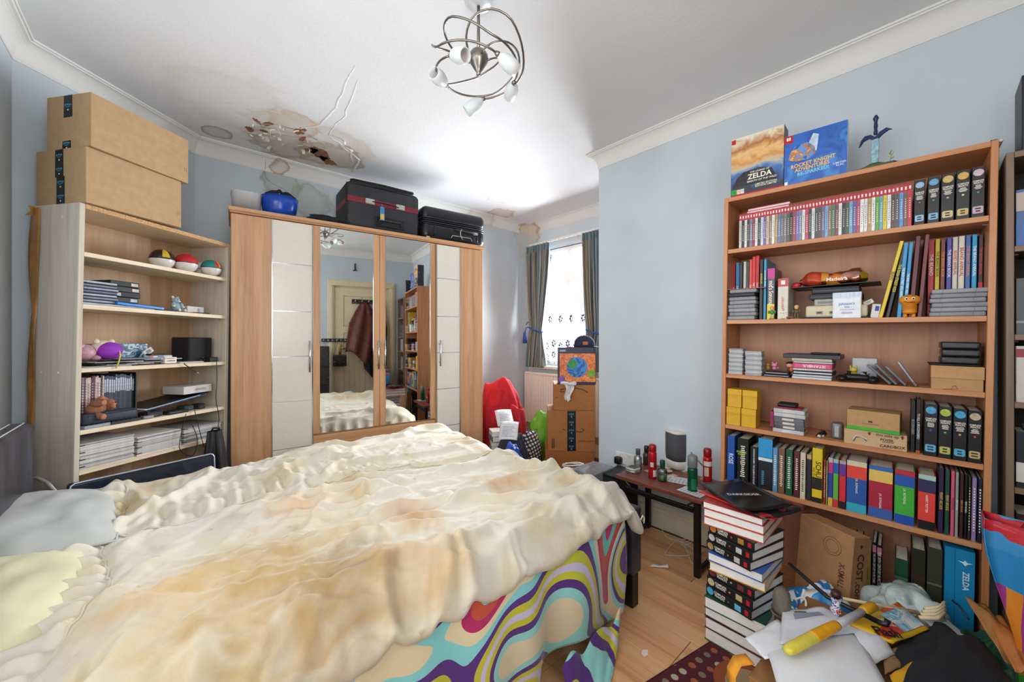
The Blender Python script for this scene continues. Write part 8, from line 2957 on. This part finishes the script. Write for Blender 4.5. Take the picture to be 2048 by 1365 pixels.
# duster handle: white stick, orange collar, yellow grip
A_, B_2 = at(1575, 1302, .405), at(1748, 1212, .42)
dh = thing('feather_duster', 'yellow and white duster handle lying across the papers', 'duster', Matrix.Translation(A_) @ (B_2 - A_).to_track_quat('Z', 'Y').to_matrix().to_4x4())
Ld = (B_2 - A_).length
MB().lathe([(.004, -.008), (.012, -.004), (.0155, .012), (.0165, Ld * .26), (.0155, Ld * .27)], 16, sy=.8).build('grip', mat('#cfc04a', .35), dh, True)
MB().lathe([(.016, Ld * .26), (.0165, Ld * .28), (.0140, Ld * .52), (.0125, Ld * .54)], 16, sy=.85).build('collar', mat('#d6981c', .35), dh, True)
MB().lathe([(.0125, Ld * .53), (.0110, Ld * .56), (.0105, Ld * .86)], 14, sy=.85).build('stick', mat('#c9cdd6', .3), dh, True)
MB().lathe([(.0115, Ld * .85), (.014, Ld * .88), (.015, Ld * .99), (.010, Ld)], 14, sy=.85).build('end_grip', mat('#c9961f', .4), dh, True)
# black walking-stick and sweets
a, b_ = at(1583, 1140, .44), at(1660, 1205, .40)
um = thing('umbrella', 'long black stick lying across the upright carton', 'stick', None)
c3 = at(1765, 1248, .41)
MB().tube([tuple(at(1578, 1128, .45)), tuple(at(1655, 1195, .42)), tuple(at(1760, 1246, .41))], [.0055, .0065, .0075], 8).build('shaft', mat('#151517', .35), um, True)
MB().tube([tuple(at(1755, 1244, .411)), tuple(at(1772, 1250, .412)), tuple(at(1776, 1240, .425))], .0085, 8).build('crook', mat('#151517', .35), um, True)
bs = thing('back_scratcher', 'pale wooden back scratcher with a curved hand', 'back scratcher', None)
wd_ = wood('#c9b48a', '#d9c8a4', 'X', .5)
MB().tube([tuple(at(1652, 1192, .40)), tuple(at(1760, 1212, .385)), tuple(at(1835, 1226, .36))], [.0055, .005, .0065], 8).build('rod', wd_, bs, True)
for k in range(4):
    q0 = at(1838 + k * 4, 1236 - k * 5.5, .358)
    q1 = at(1872 + k * 3, 1238 - k * 7.5, .362)
    q2 = at(1889, 1226 - k * 7, .372)
    MB().tube([tuple(q0), tuple(q1), tuple(q2)], [.006, .0062, .005], 8).build('finger', wd_, bs, True)
cw_ = thing('sweet_wrapper', 'striped sweet wrapper standing among the clutter', 'wrapper', Matrix.Translation(at(1672, 1215, .405)))
MB().lathe([(.004, -.03), (.016, -.01), (.010, .01), (.013, .022), (.017, .034)], 12, cap=False).build('foil', patches(['#d9d9de', '#2f4f9a', '#d9d9de', '#b02a34', '#3a2a2c'], 60, .25, 3.), cw_, True)
MB().lathe([(.010, .030), (.014, .040), (.012, .050)], 10).build('top', mat('#3a2420', .4), cw_, True)
# microphone
mc = thing('microphone', 'silver mesh-headed microphone standing beside the book tower', 'microphone', Matrix.Translation(at(1563, 1245, .315)) @ Rz(.3) @ Ry(-.12))
MB().lathe([(.026, -.02), (.026, .035), (.028, .038)], 20).build('body', mat('#8f8a82', .3, .8), mc, True)
MB().lathe([(.029, .038), (.030, .055), (.030, .085), (.026, .105), (.014, .117), (.002, .119)], 24, sy=.85).build('mesh_head', mat('#8a8578', .4, .9, var=.5, scale=700, bump=.8), mc, True)
MB().lathe([(.031, .036), (.031, .042)], 20, cap=False).build('ring', mat('#b5b0a6', .3, .9), mc, True)
wire('white flex curling behind the microphone', [(1590, 1200, .33), (1605, 1196, .35), (1612, 1205, .34), (1610, 1222, .32)], .0035)
# yellow strap over the front carton
st = thing('bag_strap', 'orange-yellow webbing strap looping over the front carton', 'strap', None)
P = [at(1462, 1372, .30), at(1462, 1345, .335), at(1474, 1322, .350), at(1500, 1318, .352)]
Q = []
for a, b_ in zip(P, P[1:]):
    Q += [a.lerp(b_, t / 4) for t in range(4)]
Q.append(P[-1])
wdt = Vector((.012, .016, 0))
MB().add([tuple(q - wdt * .9) for q in Q] + [tuple(q + wdt * .9) for q in Q], [(i, i + 1, len(Q) + i + 1, len(Q) + i) for i in range(len(Q) - 1)]).build('webbing', mat('#d8902a', .8), st, True, solid=.002)
# striped shopping bag at the right edge
bagm, n_, l_, b_ = newmat('bright_shopping_bag_print')
mp = mapping(n_, l_)
sp_ = N(n_, 'ShaderNodeSeparateXYZ')
l_.new(mp.outputs[0], sp_.inputs[0])
nz = N(n_, 'ShaderNodeTexNoise')
nz.inputs['Scale'].default_value = 9
l_.new(mp.outputs[0], nz.inputs['Vector'])
ma_ = N(n_, 'ShaderNodeMath', operation='MULTIPLY_ADD')
l_.new(nz.outputs[0], ma_.inputs[0])
ma_.inputs[1].default_value = .10
l_.new(sp_.outputs[2], ma_.inputs[2])
st_ = ramp(n_, [(0, '#2a7fb8'), (.20, '#3a9a3a'), (.27, '#d8842a'), (.30, '#d8842a'), (.52, '#3a9a3a'), (.57, '#d8a82a'), (.63, '#2a86c2'), (.80, '#3f8fc9'), (.86, '#c02a38'), (.91, '#3f9ad0'), (.95, '#8fb03a'), (.98, '#2f7fc0')], 'CONSTANT')
mr = N(n_, 'ShaderNodeMapRange')
mr.inputs[1].default_value, mr.inputs[2].default_value = .17, .81
l_.new(ma_.outputs[0], mr.inputs[0])
l_.new(mr.outputs[0], st_.inputs[0])
wv = N(n_, 'ShaderNodeTexWave', bands_direction='X')
wv.inputs['Scale'].default_value = 5.5
wv.inputs['Distortion'].default_value = 1.5
l_.new(mp.outputs[0], wv.inputs['Vector'])
vs_ = ramp(n_, [(0, '#d8842a'), (.5, '#a03a8a')], 'CONSTANT')
l_.new(wv.outputs[1], vs_.inputs[0])
gt = N(n_, 'ShaderNodeMath', operation='COMPARE')
l_.new(mr.outputs[0], gt.inputs[0])
gt.inputs[1].default_value = .50
gt.inputs[2].default_value = .15
mx = N(n_, 'ShaderNodeMix', data_type='RGBA')
l_.new(gt.outputs[0], mx.inputs['Factor'])
l_.new(st_.outputs[0], mx.inputs['A'])
l_.new(vs_.outputs[0], mx.inputs['B'])
l_.new(mx.outputs['Result'], b_.inputs['Base Color'])
b_.inputs['Roughness'].default_value = .3
p0, p1 = at(1965, 1060, .60), at(2048, 1000, .68)
BG = Tr(1.84, -.125, .0) @ Rz(math.radians(-88))
sb_ = thing('shopping_bag', 'multicoloured woven shopping bag with white lettering at the right edge', 'bag', BG)


def bagw(u, v):
    x = -.02 + .40 * u
    z = .12 + .64 * v
    y = -.02 + .05 * math.sin(u * 7 + v * 3) * v - .06 * math.sin(PI * v) + .03 * noise.noise(Vector((u * 4, v * 4, 2))) + .03 * (1 - u) * v
    return (x + .03 * math.sin(v * 5) * (1 - u), y, z - .06 * (1 - u) * v)


MB().grid(bagw, 26, 30).build('front', bagm, sb_, True, solid=.002)
MB().grid(lambda u, v: (lambda w: (w[0], w[1] + .12 - .04 * v, w[2]))(bagw(u, v)), 20, 20).build('back', bagm, sb_, True, solid=.002)
MB().grid(lambda u, v: (lambda a, b2: tuple(Vector(a).lerp(Vector(b2), u)))(bagw(0, v), (lambda w: (w[0], w[1] + .12 - .04 * v, w[2]))(bagw(0, v))), 8, 24).build('side', bagm, sb_, True, solid=.002)
tw = mat('#e9e6e0', .4)
w_ = bagw(.25, .50)
txt('1RS', .095, Tr(.085, bagw(.25, .6)[1] - .022, .50) @ Rx(PI / 2) @ Rz(.0), tw, sb_, 'lettering', bold=.02)
txt('COD -', .060, Tr(.095, bagw(.25, .48)[1] - .024, .42) @ Rx(PI / 2), tw, sb_, 'lettering', bold=.02)
MB().tube([bagw(.15, 1.), (.06, -.02, .80), (.16, -.04, .83), (.26, -.03, .80), bagw(.7, 1.)], .012, 8, flat=.3).build('handle', mat('#b5283a', .5), sb_, True)
# brown envelopes and card under the bag
for i, (pts, zs, col) in enumerate((([(1930, 1195), (1975, 1215), (2060, 1330), (2010, 1325)], (.40, .38, .33, .33), '#a0703f'), ([(1960, 1220), (2010, 1240), (2075, 1350), (2030, 1345)], (.385, .37, .34, .33), '#b5703a'))):
    sheet('paper_bag', ['brown paper bag slumped against the shopping bag', 'orange-brown card sleeve lying before the shopping bag'][i], pts, .36, mat(col, .6, var=.12), 'paper bag', .02, .002, 14, .012, 3. + i, zs)
o = thing('spectacle_arm', 'thin dark spectacle arm resting on the blue slipcase', 'spectacles', None)
MB().tube([tuple(at(1905, 1202, .36)), tuple(at(1918, 1212, .36)), tuple(at(1938, 1240, .34))], .003, 6).build('arm', mat('#1d2a3e', .3), o, True)
